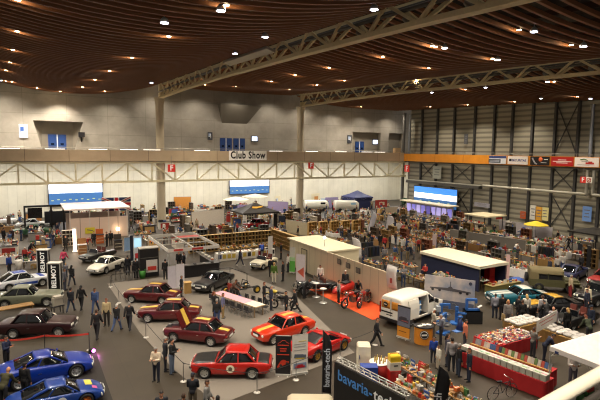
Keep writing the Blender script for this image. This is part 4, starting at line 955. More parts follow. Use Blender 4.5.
class Figure:
    def __init__(s, **k):
        me, reg, ex, hc, hl = person_pose(**k)
        s.far = joined(me, ex, [RI[r] for r in reg]); s.body = joined(me, ex, [0]*len(reg))
        sl = [r in ('torso', 'arm') or (r in ('hip',) and po.center.z > .86) for r, po in zip(reg, me.polygons)]
        s.jacket = shell(me, sl, .017); s.trousers = shell(me, [r in ('hip', 'leg') for r in reg], .009); s.shoe = shell(me, [r == 'foot' for r in reg], .008)
        s.hair = shell(me, [r == 'hair' for r in reg], .014)
        lh = MB(); lh.ball((0, 0, 0), (.088, .09, .12), n=14, k=10); lh.ball((0, -.07, -.12), (.085, .05, .13), n=12, k=8)
        v2 = [hc+hl @ (V(v)+V((0, -.03, .018))) for v in lh.v]; lh.v = [tuple(v) for v in v2]; lh.sm = [True]*len(lh.sm); s.long = lh.mesh('hair')
        cp = MB().lathe([(.0, .13), (.05, .125), (.09, .09), (.098, .045), (.092, .04)], n=16); cp.box((0, .12, .055), (.13, .12, .012)); cp.v = [tuple(hc+hl @ V(v)) for v in cp.v]; s.cap = cp.mesh('cap')
FIG = {
 'stand': Figure(), 'arms': Figure(la=(.25, .25, 1.6, .9), ra=(.25, .25, 1.6, .9), nod=.2), 'phone': Figure(la=(.3, .1, 1.5, .5), ra=(.3, .1, 1.5, .5), nod=.45),
 'walk': Figure(lean=.05, la=(-.4, .12, .3, 0), ra=(.4, .12, .3, 0), ll=(.42, .1), rl=(-.32, .3)), 'walk2': Figure(lean=.05, la=(.35, .12, .35, 0), ra=(-.35, .12, .25, 0), ll=(-.28, .35), rl=(.36, .08), belly=1.08),
 'lean': Figure(lean=.6, la=(.7, .15, .3, 0), ra=(.8, .15, .3, 0), ll=(.05, .08), rl=(-.05, .05), nod=.2), 'point': Figure(la=(1.0, .2, .3, .2), ra=(0, .12, .2, 0), nod=.2), 'big': Figure(belly=1.22, la=(.1, .22, .5, .3), ra=(.05, .2, .3, .1)),
 'crouch': Figure(lean=.5, la=(.9, .2, .5, .2), ra=(.8, .2, .6, .2), ll=(1.5, 2.2), rl=(1.1, 2.2), nod=.1), 'sit': Figure(lean=.12, la=(.4, .15, 1.0, .3), ra=(.4, .15, 1.0, .3), ll=(1.5, 1.5), rl=(1.45, 1.45), nod=.3)}
EYE, LIP = M('201814', .3, var=0), M('8f4a40', .5, var=0)
CL = lambda h: M(h, .85, scale=9, var=.1)
HAIRC = {'dark': '1d1512', 'brown': '3d281a', 'grey': '8b8782', 'white': 'c9c5bd', 'blond': 'b8935a', 'red': '6e3318', 'black': '121011'}
def person(label, x, y, top, low, hair='brown', pose='stand', face=None, style='short', tall=1.0, shoes='1a1818', world=None, near=True, cap=None, group=None):
    q = world if world is not None else at(x, y)
    rz = (face if face is not None else rnd.uniform(0, 2*PI))-PI/2
    F = FIG[pose]; skin = M(rnd.choice(['c08a6e', 'b9815f', 'c99678', 'ad7556']), .6, var=.05)
    hm = M(HAIRC[hair], .6, scale=30)
    if near:
        o = ob('person', F.body, [skin, skin, skin, skin, skin, EYE, LIP], None, (q.x, q.y, q.z), rz)
        ob('jacket', F.jacket, CL(top), o); ob('trousers', F.trousers, CL(low), o); ob('shoes', F.shoe, CL(shoes), o)
        if style != 'bald': ob('hair', F.long if style == 'long' else F.hair, hm, o)
        if cap: ob('cap', F.cap, CL(cap), o)
    else:
        o = ob('person', F.far, [skin, hm if style != 'bald' else skin, CL(top), CL(low), CL(shoes), EYE, LIP], None, (q.x, q.y, q.z), rz)
    o.scale = (tall,)*3
    return tag(o, label, 'person', group)
A_ = AWAY; TO = AWAY+PI; LFT = AWAY+PI/2; RGT = AWAY-PI/2
JE, BK, NV, KH = '2c3a52', '17171a', '1b2236', '8a7a58'
PEOPLE = [
 ('man in dark waistcoat with blue sleeves standing with folded arms by the rope barrier', 7, 369, '1a2440', '17181d', 'dark', 'arms', RGT),
 ('bald person in olive jacket leaning over the bright blue sports car', 4, 408, '3c3a22', '1b1c20', 'grey', 'lean', A_, 'bald'),
 ('person in black jacket and cap beside the bright blue sports car', 26, 400, '141416', '18191c', 'dark', 'stand', A_, 'short', 1.0, BK),
 ('man in black walking alone down the aisle, seen from behind', 97, 339, '161618', '141416', 'brown', 'walk', A_),
 ('person in dark jacket and jeans walking beside the advertising columns, seen from behind', 71, 312, '1c1e26', JE, 'dark', 'walk2', A_),
 ('woman with long black hair and black clothes walking beside the advertising columns', 81.5, 310, '151518', '131315', 'black', 'walk', A_, 'long'),
 ('man in blue short-sleeved shirt and jeans walking towards the viewer', 95.5, 313, '3b4f7a', '35456a', 'brown', 'walk2', TO),
 ('man in beige jacket over a purple shirt on the main aisle', 107, 325.5, 'b3a27c', '24211c', 'red', 'stand', TO),
 ('white-haired man in black t-shirt and blue jeans seen from behind', 117, 331, '18181a', '46587c', 'white', 'walk2', A_),
 ('tall man in black jacket walking along the grey carpet edge', 129.5, 330, '17171b', '24262c', 'grey', 'walk', A_),
 ('person in pink top on the far part of the left aisle', 64, 268, 'd2466a', '35353c', 'dark', 'walk', A_),
 ('person in grey shirt beside the front advertising column', 65, 290, '6d6f7c', '4c5060', 'brown', 'stand', RGT),
 ('person in black jacket beside the front advertising column', 72, 286, '19191b', '3a3f4c', 'black', 'walk2', A_, 'long'),
 ('child with yellow cap beside the front advertising column', 66, 277, '70707a', '3d4250', 'blond', 'stand', A_, 'short', .72),
 ('person in black standing at the far end of the left aisle', 66, 251, '161616', '151515', 'dark', 'stand', TO),
 ('person in royal blue jacket at the round white table', 9.5, 274, '23408a', '22242c', 'brown', 'stand', RGT),
 ('woman in cream sweater and dark jeans with a purple bag', 156.5, 381, 'c9b8a2', '1e2233', 'grey', 'phone', TO),
 ('grey-haired man in dark jacket standing just behind the woman in black top', 165.5, 371, '24262e', '20222b', 'grey', 'stand', RGT),
 ('woman in black top and pale jeans with arms raised to her face', 172, 373.5, '161618', '5c6a80', 'black', 'phone', RGT, 'long'),
 ('person in dark jacket and cap looking at papers at the bottom edge', 193, 412, '1d1f27', '5f5546', 'dark', 'phone', A_, 'short', 1.0, '20283a'),
 ('balding man in grey waistcoat with pink sleeves at the bottom edge', 207, 420, '7b7a78', '2a2c33', 'brown', 'big', RGT),
 ('dark-haired person showing only the head at the bottom edge left of the man in cap', 162, 432, '23262e', '23262e', 'dark', 'stand', TO),
 ('brown-haired person whose head touches the bottom edge below the woman in cream', 184, 434, '2c2c30', '2b2d33', 'brown', 'stand', A_),
 ('black-haired head peeking in at the bottom edge right of the grey waistcoat', 218, 437, '202024', '202024', 'black', 'stand', A_),
 ('man in dark jacket standing by the white folding screen', 181.5, 297, '1e2027', '1c1d22', 'grey', 'stand', RGT),
 ('red-haired person in black t-shirt at the end of the pink table', 214, 316, '161618', '22222a', 'red', 'stand', RGT, 'long'),
 ('man in lilac shirt and khaki trousers at the pink table', 223, 318, '66688a', '8a744c', 'brown', 'stand', RGT),
 ('man in dark jacket and jeans standing with back to viewer at the pink table', 217, 325, '1d1d1f', '2d3d66', 'grey', 'stand', A_),
 ('man in black t-shirt bending over the classic motorcycles', 264, 305, '18181a', '1b1c22', 'red', 'point', RGT),
 ('grey-haired man in dark blue shirt by the classic motorcycles', 271, 310, '2c3048', '2b2d3a', 'grey', 'stand', RGT),
 ('man in black jacket at the right end of the motorcycles, nearer one', 286, 315, '151517', '17181d', 'dark', 'stand', LFT),
 ('man in black striding away at the right end of the motorcycles', 295, 314, '16161a', '1b1c22', 'brown', 'walk', LFT),
 ('person in brown jacket crouching at the bare chassis', 232, 300, '5c4234', '3a2e28', 'brown', 'crouch', RGT),
 ('man in green jacket and white trousers near the tiny cream car', 274, 283, '4d6a26', 'c9c2b0', 'blond', 'stand', A_),
 ('person in black in front of the tiny cream car', 271, 276.5, '17181a', '1b1c20', 'dark', 'stand', A_),
 ('person in black talking beside the tiny cream car on its right', 283, 281, '151517', '17171b', 'black', 'stand', LFT),
 ('person in white shirt behind the group at the tiny cream car', 288, 272, 'd0cac4', '3a3a40', 'brown', 'stand', LFT),
 ('person in dark blue overalls and white shoes crossing the open floor', 240, 266, '1f2438', '1c2236', 'dark', 'walk', RGT, 'short', 1.0, None, 'd8d4cc'),
 ('person in bright blue jacket leaning at the wooden shelves', 262, 258, '27459c', '2a2c36', 'dark', 'lean', A_),
 ('person in dark coat bending over the black vintage roadster', 304.5, 298, '1c1b1d', '1b1b1e', 'dark', 'lean', RGT),
 ('man in grey t-shirt and black trousers on the red carpet', 338.5, 302.5, '8a857f', '16161a', 'brown', 'stand', RGT),
 ('white-haired person in white shirt and black waistcoat behind the roadster', 345, 292, '26262a', '202024', 'white', 'stand', TO),
 ('person in black seated among the red motorcycles', 357, 300, '141416', '151519', 'dark', 'crouch', TO),
 ('person in white at the booth door behind the vintage roadster', 320, 285, 'd8d2c8', '3a3a3e', 'brown', 'stand', TO),
 ('man in black suit striding past the white van', 376, 347, '15161b', '14151a', 'red', 'walk', RGT),
 ('man in checked grey shirt reading white papers at the orange desk', 440.5, 343.5, '5d6270', '22242c', 'grey', 'phone', LFT),
 ('fair-haired person in pale top behind the orange desk', 433, 337, 'b8b2a4', '5a554c', 'white', 'phone', RGT),
 ('child in blue hooded jacket facing the goods stall', 433, 362, '22439a', '22242d', 'brown', 'stand', TO, 'short', .8),
 ('small child in white t-shirt next to the child in blue', 438, 369, 'd4cfc0', 'b5ab98', 'brown', 'stand', LFT, 'short', .74),
 ('dark-haired woman behind the man in pale grey shirt by the red-clothed table', 446.5, 366, '3d3c4a', '3f4454', 'dark', 'stand', RGT, 'long'),
 ('man in pale grey shirt by the red-clothed table', 451, 371, '8e8a8c', '20222a', 'dark', 'stand', A_),
 ('grey-haired man in black jacket reaching to the red-clothed table', 458, 376, '151517', '2b3344', 'grey', 'point', RGT),
 ('man in dark navy jacket carrying a bag at the red-clothed table', 468.5, 381, '1e2230', '1d2338', 'brown', 'stand', LFT),
 ('man in salmon pink shirt behind the model car stall', 464.5, 349, 'd27a5c', '3a3a44', 'dark', 'stand', RGT),
 ('man in grey striped sweater and jeans looking at the teal car', 494.5, 318, '8d8d98', '2c3242', 'brown', 'stand', A_),
 ('person in black standing right of the striped sweater', 501.5, 319.5, '161618', '1a1a1f', 'dark', 'stand', A_),
 ('blond woman in patterned top behind the model car stall', 507, 327, '7d7876', '5e5a5e', 'blond', 'stand', TO, 'long'),
 ('blond child with beige top in front of the woman in patterned top', 503.5, 327, 'b09a6c', '8a7a5c', 'blond', 'stand', TO, 'short', .62),
 ('dark-haired man in black at the front of the black and gold car', 518, 320, '19191c', '1c1c22', 'brown', 'stand', RGT),
 ('blond woman in white top by the black and gold car', 525.5, 320, 'cfc9bf', '2e2e36', 'blond', 'stand', A_, 'long'),
 ('person in black with back to viewer left of the black and gold car', 521.5, 325, '151518', '18181c', 'brown', 'stand', A_),
 ('man in pale grey shirt in front of the black and gold car', 541.5, 321, 'b3b0b3', '30323a', 'brown', 'stand', A_),
 ('person in black leaning over the black and gold car', 547, 327, '161618', '1a1a1e', 'dark', 'lean', A_),
 ('bald man behind the white sloping price board', 552, 334, '9a9298', '3a3a42', 'grey', 'stand', A_, 'bald'),
 ('blond person in black jacket seen from behind at the stall corner', 566, 335, '141416', '19191d', 'blond', 'stand', A_, 'long'),
 ('man in navy jacket and cap by the chrome classic at the right', 590, 332, '1a2338', '1e2536', 'brown', 'stand', LFT, 'short', 1.0, '1a2230'),
 ('man in dark green waistcoat bending near the chrome classic', 588.5, 343, '39402f', '2a2a2e', 'red', 'lean', A_),
 ('man in dark navy coat right of the gold roof', 586, 312, '1c2234', '202430', 'brown', 'stand', LFT),
 ('man in cream jacket at the right edge of the picture', 587, 309, 'cabfa6', '2a2a30', 'brown', 'stand', RGT),
 ('person in beige top and dark red trousers behind the gold-roofed car', 570, 297, 'a8987c', '7a1f22', 'grey', 'stand', RGT),
 ('man in white shirt and blue jeans at the bonnet of the army jeep', 562, 272, 'd8d2c8', '2f4372', 'grey', 'stand', A_),
 ('person in white t-shirt right behind the army jeep', 556.5, 274, 'd4cec6', '4a4c58', 'red', 'stand', A_),
 ('man in dark grey on the far side of the army jeep', 549, 277, '3b3e4a', '2d2f38', 'brown', 'stand', LFT),
 ('man in grey jacket inside the model car stall', 532.5, 357, '77746e', '35373d', 'brown', 'phone', RGT),
 ('man in navy blue bending inside the model car stall', 544, 361, '1a2036', '1c2233', 'dark', 'lean', RGT),
 ('woman in white top standing under the white pavilion', 572, 387, 'd3cdc6', '54525a', 'blond', 'phone', TO),
 ('man in black at the left of the pair on the centre aisle', 380, 248, '161618', '1b1b20', 'dark', 'stand', A_),
 ('man in red shirt on the centre aisle', 384.5, 250.5, 'a8262a', '1f2028', 'dark', 'stand', A_),
 ('man in black at the right of the man in red', 389.5, 248.5, '17171a', '202028', 'brown', 'stand', LFT),
 ('person in blue top near the flea market tables behind the booth', 407.5, 254, '2f4168', '2a2c36', 'dark', 'stand', A_),
 ('person in pale grey next to the person in blue at the flea market', 411.5, 255, '8e8f92', '4a4c54', 'brown', 'stand', RGT),
 ('person in black standing above the white-roofed tent', 423, 258, '131315', '18181c', 'dark', 'stand', LFT),
 ('person in black at the left end of the dark counter', 165.5, 279.5, '141416', '17171a', 'dark', 'stand', A_),
 ('person in black behind the dark counter, left one of two', 179, 269, '17171b', '17171b', 'dark', 'stand', TO),
 ('person in black behind the dark counter, right one of two', 184, 270.5, '1b1c26', '17171b', 'brown', 'stand', LFT),
 ('person in black at the entrance of the cream booth', 281, 259, '151517', '1a1a1e', 'dark', 'stand', LFT),
 ('person in black sweater behind the white sports car', 128, 275, '16171d', '1a1b22', 'dark', 'stand', A_),
 ('person seated on a bar chair behind the white sports car', 136, 278, '1c1c20', '1d1d22', 'brown', 'stand', A_),
 ('person in black left of the orange display shelves', 94, 246, '18181a', '1a1a1e', 'dark', 'stand', TO),
 ('person in black right of the orange display shelves, left one', 107, 246.5, '161618', '19191d', 'dark', 'stand', LFT),
 ('person in black right of the orange display shelves, right one', 111, 245.5, '17171a', '1a1a1e', 'brown', 'stand', TO),
 ('person in dark clothes standing at the far left counter, outer one', 4, 243, '1b1b20', '1b1b20', 'dark', 'stand', A_),
 ('person in dark clothes at the far left counter, inner one', 12, 243, '2a1a1c', '1f1f24', 'brown', 'stand', TO),
 ('person in black tinkering at the motorcycle behind the white rally car', 30, 256.5, '151517', '18181b', 'dark', 'lean', RGT),
]
for p in PEOPLE:
    lb, x, y, t_, lo, hr_, po, fc = p[:8]; r_ = p[8:]
    person(lb, x, y, t_, lo, hr_, po, fc+rnd.uniform(-.3, .3), r_[0] if r_ else 'short', r_[1] if len(r_) > 1 else rnd.uniform(.97, 1.04), r_[3] if len(r_) > 3 else '1a1818', cap=r_[2] if len(r_) > 2 else None)
# ------------------------------------------------------------------ stands
def W_(x, y, z=0): q = at(x, y, z); return (q.x, q.y, q.z)
# advertising columns
for i, (bx, by, lb) in enumerate([(44.5, 276, 'black BELMOT advertising column, the rear one behind the white rally car'), (56, 292.5, 'black BELMOT advertising column, the front one beside the aisle')]):
    q = at(bx, by); r_ = empty('advertising_column', (q.x, q.y+.3, 0), rad(-22))
    ob('body', MB().span((-.42, -.25, .1), (.42, .25, 2.25)), M('141416', .35), r_); ob('top', MB().span((-.5, -.33, 2.25), (.5, .33, 2.33)), M('d8d4cc', .5), r_); ob('foot', MB().span((-.46, -.3, 0), (.46, .3, .1)), M('a8a6a2'), r_)
    for s in (-1, 1): ob('edge_post', MB().span((s*.46-.03, -.29, .1), (s*.46+.03, -.23, 2.25)), M('c9c6c0'), r_)
    text('BELMOT', .48, (0, -.27, 1.25), (PI/2, -PI/2, 0), M('ece8e0', .5, emit=.25), r_, bold=.012); ob('orange_accent', MB().box((-.14, -.262, 1.2), (.1, .02, .1)), M('d08a2a'), r_)
    tag(r_, lb, 'advertising column')
# red rope barrier by the blue cars, stanchions round the grey carpet
def stanchion(q, label, h=.95, mat=STEEL, group=None, base=.16):
    r_ = empty('stanchion', (q.x, q.y, q.z)); ob('base', MB().lathe([(0, .04), (base*.6, .035), (base, .012), (base, 0), (0, 0)], n=20), M('c8c4bc', .4, .3), r_); ob('pole', MB().cone((0, 0, .03), (0, 0, h), .02, n=10).ball((0, 0, h), .03), mat, r_); return tag(r_, label, 'stanchion', group)
def sag(a, b, z, d, n=10): return [V(a)*(1-i/n)+V(b)*(i/n)+V((0, 0, z-d*4*(i/n)*(1-i/n))) for i in range(n+1)]
P1, P2 = at(45, 352), at(89.5, 350); P0 = at(-4, 357)
for p, lb in ((P1, 'black barrier post in the middle of the red rope'), (P2, 'black barrier post at the right end of the red rope')): stanchion(p, lb, 1.0, BLACK)
tag(ob('barrier_ribbon', MB().sheet([[p, p-V((0, 0, .1))] for p in sag(P0, P1, .98, .1)+sag(P1, P2, .98, .06)], .01), M('c33a2c', .6)), 'red ribbon barrier behind the bright blue sports car', 'rope')
q = at(91, 353); r_ = empty('spot_projector', (q.x, q.y, .012)); ob('lens', MB().ball((.12, -.12, .14), .1), M('ff6ee4', emit=7), r_); ob('casing', MB().cone((-.05, .1, .16), (.1, -.1, .14), .1, .12), BLACK, r_); ob('bracket', MB().box((0, 0, .03), (.25, .25, .05)), BLACK, r_); pl_ = bpy.data.lights.new('pink_beam', 'POINT'); pl_.energy = 9; pl_.color = (1, .25, .85); pl_.shadow_soft_size = .08; po_ = bpy.data.objects.new('pink_beam', pl_); COL.objects.link(po_); po_.parent = r_; po_.location = (.3, -.3, .2)
tag(r_, 'small pink glowing spotlight on the floor at the black carpet corner', 'spotlight')
SP = [(183.5, 381.5, 'front left corner of the grey carpet'), (257, 392.5, 'in front of the red and black coupe'), (296, 380, 'at the foot of the white roll-up banner'), (146, 337.5, 'on the left carpet edge by the dark red coupes'), (119, 303, 'at the rear left of the grey carpet'), (340, 358, 'beside the low bright red sports car'), (375, 345, 'at the right tip of the grey carpet'), (110.5, 287, 'at the far left corner of the grey carpet')]
SQ = []
for x, y, lb in SP: q = at(x, y, .012); SQ.append(q); stanchion(q, 'silver barrier post '+lb)
for a, b, lb in ((4, 3, 'black cord along the left carpet edge by the striped coupes'), (3, 0, 'black cord from the left carpet edge to the front corner'), (0, 1, 'black cord in front of the red and black coupe'), (1, 2, 'black cord leading to the roll-up banners'), (2, 5, 'black cord behind the roll-up banners'), (5, 6, 'black cord beside the low bright red sports car'), (7, 4, 'black cord at the far left carpet edge')):
    tag(ob('barrier_rope', MB().tube(sag(SQ[a], SQ[b], .92, .07), .016, 6), BLACK), lb, 'rope')
def lineobj(name, pts, r, mat, label, cat): return tag(ob(name, MB().tube(pts, r, 6), mat), label, cat)
fa = [at(112, 286), at(148, 281)]; ff = empty('barrier', fa[0]); 
ob('top_bar', MB().bar((0, 0, .95), fa[1]-fa[0]+V((0, 0, .95)), .035), BLACK, ff)
for k in (0, 1): ob('leg', MB().bar((fa[1]-fa[0])*k, (fa[1]-fa[0])*k+V((0, 0, .95)), .035), BLACK, ff)
tag(ff, 'thin black barrier frame behind the farthest striped coupe', 'barrier')
fa = [at(207, 281), at(230, 279), at(247, 285)]; ff = empty('barrier', fa[0])
ob('top_bar', MB().bar((0, 0, 1.0), fa[1]-fa[0]+V((0, 0, 1.0)), .035).bar(fa[1]-fa[0]+V((0, 0, 1)), fa[2]-fa[0]+V((0, 0, 1)), .035), BLACK, ff)
for k in fa: ob('leg', MB().bar(k-fa[0], k-fa[0]+V((0, 0, 1)), .035), BLACK, ff)
tag(ff, 'thin black barrier frame around the black coupe', 'barrier')
# roll-up banners
def rollup(name, px0, px1, h, mat, label, decor=None, cat='banner'):
    a, b = at(*px0), at(*px1); m_ = (a+b)/2; w_ = (b-a).length; r_ = empty(name, m_, math.atan2(b.y-a.y, b.x-a.x))
    ob('panel', MB().box((0, 0, h/2+.05), (w_, .02, h)), mat, r_); ob('base_cassette', MB().box((0, 0, .05), (w_*1.02, .14, .1)), M('c4c2bc', .4, .4), r_); ob('support_pole', MB().cone((0, .05, .05), (0, .03, h+.05), .012, n=6), STEEL, r_); ob('top_rail', MB().box((0, 0, h+.06), (w_, .03, .03)), M('c4c2bc', .4, .4), r_)
    for s in (-1, 1): ob('foot', MB().box((s*w_*.3, 0, .01), (.05, .4, .02)), M('b8b6b0', .4, .4), r_)
    if decor: decor(r_, w_, h)
    return tag(r_, label, cat)
def dec_f(r_, w_, h):
    R_ = M('c23a24', .5)
    ob('car_outline', MB().tube([(-w_*.36, -.015, h*.83), (-w_*.2, -.015, h*.86), (-w_*.05, -.015, h*.91), (w_*.12, -.015, h*.91), (w_*.25, -.015, h*.86), (w_*.4, -.015, h*.84)], .012, 6), R_, r_)
    for z, q_ in ((.79, .75), (.7, .45), (.64, .4), (.55, .8)): ob('lettering', MB().box((0, -.015, h*z), (w_*q_, .01, h*.025)), R_, r_)
    mb = MB()
    g = [[V((-w_*.38+w_*.76*u, -.016, h*(.2+.14*u+lo*(.05+.1*sin(PI*min(1, u*1.15)))))) for lo in (0, 1)] for u in [i/10 for i in range(11)]]
    mb.sheet(g, .004); ob('car_picture', mb, M('b5331c', .5), r_); ob('wheel_picture', MB().cone((-w_*.15, -.02, h*.27), (-w_*.15, -.024, h*.27), w_*.09).cone((w_*.25, -.02, h*.33), (w_*.25, -.024, h*.33), w_*.08), M('302c2c'), r_)
rollup('roll_up_banner', (275.5, 375.5), (290.5, 376), 2.0, M('19171a', .5), 'black roll-up banner with red car picture and red lettering', dec_f)
def dec_w(r_, w_, h):
    ob('yellow_line', MB().box((w_*.15, -.015, h*.86), (w_*.5, .01, h*.012)), M('d8c23a'), r_)
    for z in (.79, .73, .64): ob('lettering', MB().box((0, -.015, h*z), (w_*.75, .01, h*.018)), M('a8a6a4'), r_)
    ob('car_picture', MB().box((0, -.015, h*.47), (w_*.75, .012, h*.1), ry=.15).box((0, -.017, h*.5), (w_*.4, .012, h*.05), ry=.1), M('5a6270'), r_); ob('car_picture', MB().box((0, -.016, h*.42), (w_*.6, .01, h*.03), ry=.1), M('c9b43a'), r_)
    ob('photo_print', MB().box((0, -.015, h*.23), (w_*.82, .012, h*.14)), M('7b8ba6'), r_); ob('red_car_picture', MB().box((0, -.022, h*.2), (w_*.6, .012, h*.05)).box((0, -.022, h*.24), (w_*.35, .012, h*.04)), M('b3202a'), r_)
rollup('roll_up_banner', (292, 375.5), (307.5, 373), 2.0, M('dcd7cf', .5), 'white roll-up banner with two car pictures next to the black one', dec_w)
rollup('folding_screen', (168, 290), (176, 288.8), 1.85, M('d3cfdb', .5), 'white folding screen, left wing'); rollup('folding_screen', (176.3, 288.8), (184.5, 288), 1.95, M('dbd7df', .5), 'white folding screen, right wing')
def dec_o(r_, w_, h):
    ob('photo_print', MB().box((0, -.015, h*.68), (w_*.98, .012, h*.6)), M('6b7080', .4), r_); ob('car_picture', MB().box((0, -.025, h*.58), (w_*.8, .012, h*.13), ry=.1).box((0, -.025, h*.65), (w_*.5, .012, h*.08)), M('45434c', .3), r_); ob('car_lights', MB().box((w_*.1, -.032, h*.56), (w_*.5, .01, h*.02)), M('a34a42'), r_)
    ob('orange_field', MB().box((0, -.015, h*.2), (w_*.98, .012, h*.33)), M('d08a2c', .5), r_); ob('lettering', MB().box((-.05, -.025, h*.22), (w_*.6, .01, h*.025)), M('7a4a14'), r_); ob('black_field', MB().box((0, -.014, h*.38), (w_*.98, .012, h*.05)), BLACK, r_)
rollup('roll_up_banner', (397, 336.5), (409.5, 340.5), 1.95, M('1e1d20', .5), 'roll-up banner with grey car photo above orange, beside the white van', dec_o)
def dec_t(r_, w_, h): ob('red_triangle', MB().sheet([[V((-w_*.35, -.015, h*.42)), V((w_*.35, -.015, h*.6))], [V((w_*.35, -.015, h*.25)), V((w_*.36, -.015, h*.24))]], .01), M('c9614a'), r_)
rollup('roll_up_banner', (296, 283.5), (305, 285), 2.5, M('dcd3d6', .5), 'white roll-up banner with red triangle by the cream booth', dec_t)
def dec_g(r_, w_, h): ob('green_field', MB().box((0, -.015, h*.25), (w_*.98, .012, h*.45)), M('5fb04a', .5), r_); ob('pale_green_field', MB().box((0, -.014, h*.55), (w_*.98, .012, h*.16)), M('a9cf9a', .5), r_)
rollup('roll_up_banner', (289.5, 272.5), (295, 273), 2.3, M('c9c8bd', .5), 'white and green roll-up banner at the left end of the cream booth', dec_g)
def dec_b(r_, w_, h): ob('light_field', MB().box((0, -.015, h*.78), (w_*.9, .012, h*.35)), M('a9d8f0', emit=.7), r_); ob('red_mark', MB().box((-w_*.15, -.015, h*.28), (w_*.4, .012, h*.2)), M('c2343a'), r_)
rollup('display_screen', (134, 263.5), (142, 262.5), 2.6, M('dce6ee', .5), 'tall white and light blue lit panel behind the white sports car', dec_b)
rollup('display_screen', (130.5, 262), (133.5, 261.5), 2.6, M('1c2030', .5), 'narrow dark blue panel left of the lit light blue panel'); rollup('display_screen', (124.5, 252), (130, 251), 1.5, M('8fb4e0', .5), 'small pale blue panel behind the white sports car')
rollup('display_screen', (268, 258), (272.5, 257), 2.2, M('dcd8d4', .5), 'tall white panel with blue sticker at the right end of the cloth tables')
# beach flags
def beach_flag(px, h, w_, mat, label, rz=0, txt=None, tcol='e8e4dc', size=.3, lean=0.0):
    q = V(px) if len(px) == 3 else at(*px); r_ = empty('beach_flag', q, rz); g = []
    for i in range(13):
        u = i/12; z = h*(.16+.84*u); ww = w_*(1 if u < .7 else max(.05, math.sqrt(max(0, 1-((u-.7)/.3)**2)))); g.append([V((0+lean*u, 0, z)), V((ww*.5+lean*u, -.015*sin(u*7), z-.03)), V((ww+lean*u, .01, z-.06))])
    ob('sail', MB().sheet(g, .012, smooth=True), mat, r_); ob('pole', MB().tube([(0, 0, 0), (lean*.5, 0, h*.6), (lean, 0, h)], .022, 8), M('3a3a3a', .4), r_); ob('cross_base', MB().box((0, 0, .02), (.7, .06, .04)).box((0, 0, .02), (.06, .7, .04)), BLACK, r_)
    if txt: text(txt, size, (w_*.5, -.05, h*.5), (PI/2, -PI/2, 0), M(tcol, .5), r_, bold=.005)
    return tag(r_, label, 'flag')
fr_ = math.atan2(-at(324, 402).x, at(324, 402).y)
beach_flag((322, 404), 3.4, .4, M('1a1a1f', .5), 'tall black bavaria-tech beach flag left of the black banner wall', fr_, 'bavaria-tech', 'c3ccd8', .36)
beach_flag((13.62, 13.5, 0), 2.9, .5, M('17171a', .5), 'black beach flag standing in the goods stall at the bottom edge', rad(-40), 'tech', 'd8d8d8', .4, .25)
beach_flag((354, 262), 2.6, .85, M('d6d0cc', .5), 'white beach flag with red mark behind the cream booth', rad(-30), lean=-.3); beach_flag((367, 235), 3.2, .7, M('c9c8d2', .5), 'pale slanting beach flag beyond the wooden counter on the centre aisle', rad(-30), lean=.7); beach_flag((385, 231), 2.3, 1.0, M('d0cdd2', .5), 'pale beach flag among the far market right of the slanting one', rad(-30), lean=.3)
# banner wall with truss, bottom
bw = empty('banner_wall', (11.17, 14.35, 0), .15); ob('panel', MB().span((-.03, -1.75, .05), (.03, 1.95, 2.5)), M('121214', .4), bw)
text('bavaria-', .62, (-.045, 1.72, 2.02), RXX, M('3f78b8', .5), bw, align='LEFT', bold=.008); text('tech.', .62, (-.045, -.3, 2.02), RXX, M('d3d6d8', .5), bw, align='LEFT', bold=.008)
for dx in (.08, .3):
    ob('truss_tube', MB().cone((dx, -1.75, 2.52), (dx, 1.95, 2.52), .025, n=8), ALU, bw); ob('truss_tube', MB().cone((dx, -1.75, .03), (dx, 1.95, .03), .025, n=8), ALU, bw)
lt = MB()
for i in range(9): y = -1.7+.405*i; lt.cone((.08, y, 2.52), (.3, y+.2, 2.52), .014, n=6); lt.cone((.3, y+.2, 2.52), (.08, y+.405, 2.52), .014, n=6); lt.cone((.08, y, 2.52), (.19, y+.2, 2.7), .014, n=6); lt.cone((.19, y+.2, 2.7), (.3, y+.405, 2.52), .014, n=6)
lt.cone((.19, -1.7, 2.7), (.19, 1.9, 2.7), .02, n=6); ob('truss_lattice', lt, ALU, bw)
for y in (-1.75, 1.95): ob('truss_leg', MB().cone((.19, y, 0), (.19, y, 2.52), .05, n=8), ALU, bw)
tag(bw, 'black bavaria-tech banner wall with aluminium truss on top', 'banner wall')
# orange desk and picture wall
q = at(423, 345.5); dk = empty('counter_desk', (q.x+.3, q.y+.3, 0), rad(-38))
arc = lambda r, n=12: [(r*cos(PI+PI*i/n)*1.0, r*sin(PI+PI*i/n)*.8) for i in range(n+1)]
ob('front', MB().prism(arc(.52)+[(.52, .3), (-.52, .3)], 0, 1.0), M('cf8428', .45), dk); ob('top', MB().prism(arc(.58)+[(.58, .36), (-.58, .36)], 1.0, 1.05), BLACK, dk); ob('emblem', MB().cone((0, -.39, .62), (0, -.435, .62), .26, n=26), BLACK, dk)
for k in ('emblem_ring',): ob(k, MB().lathe([(.2, -.01), (.23, -.01), (.23, .01), (.2, .01)], (0, -.44, .62), 'Y', 26, close=True), M('d8d4cc'), dk)
ob('emblem_mark', MB().box((0, -.44, .62), (.3, .02, .09), ry=-.12), M('e4e0d8'), dk); tag(dk, 'curved orange counter desk with black top and round black emblem', 'desk')
for i, (dx, dy) in enumerate(((-.25, .05), (.1, .1), (.35, -.02))): tag(ob('paper_sheet', MB().box((0, 0, 0), (.3, .21, .012), rz=i), M('e6e2da'), None, (dk.location.x+dx, dk.location.y+dy, 1.058)), 'white paper sheet on the black top of the orange desk', 'paper', 'papers on the orange desk')
pw = empty('picture_wall', (25.9, 24.4, 0), math.atan2(22.9-25.9, 26.8-25.0)); PW = 3.5
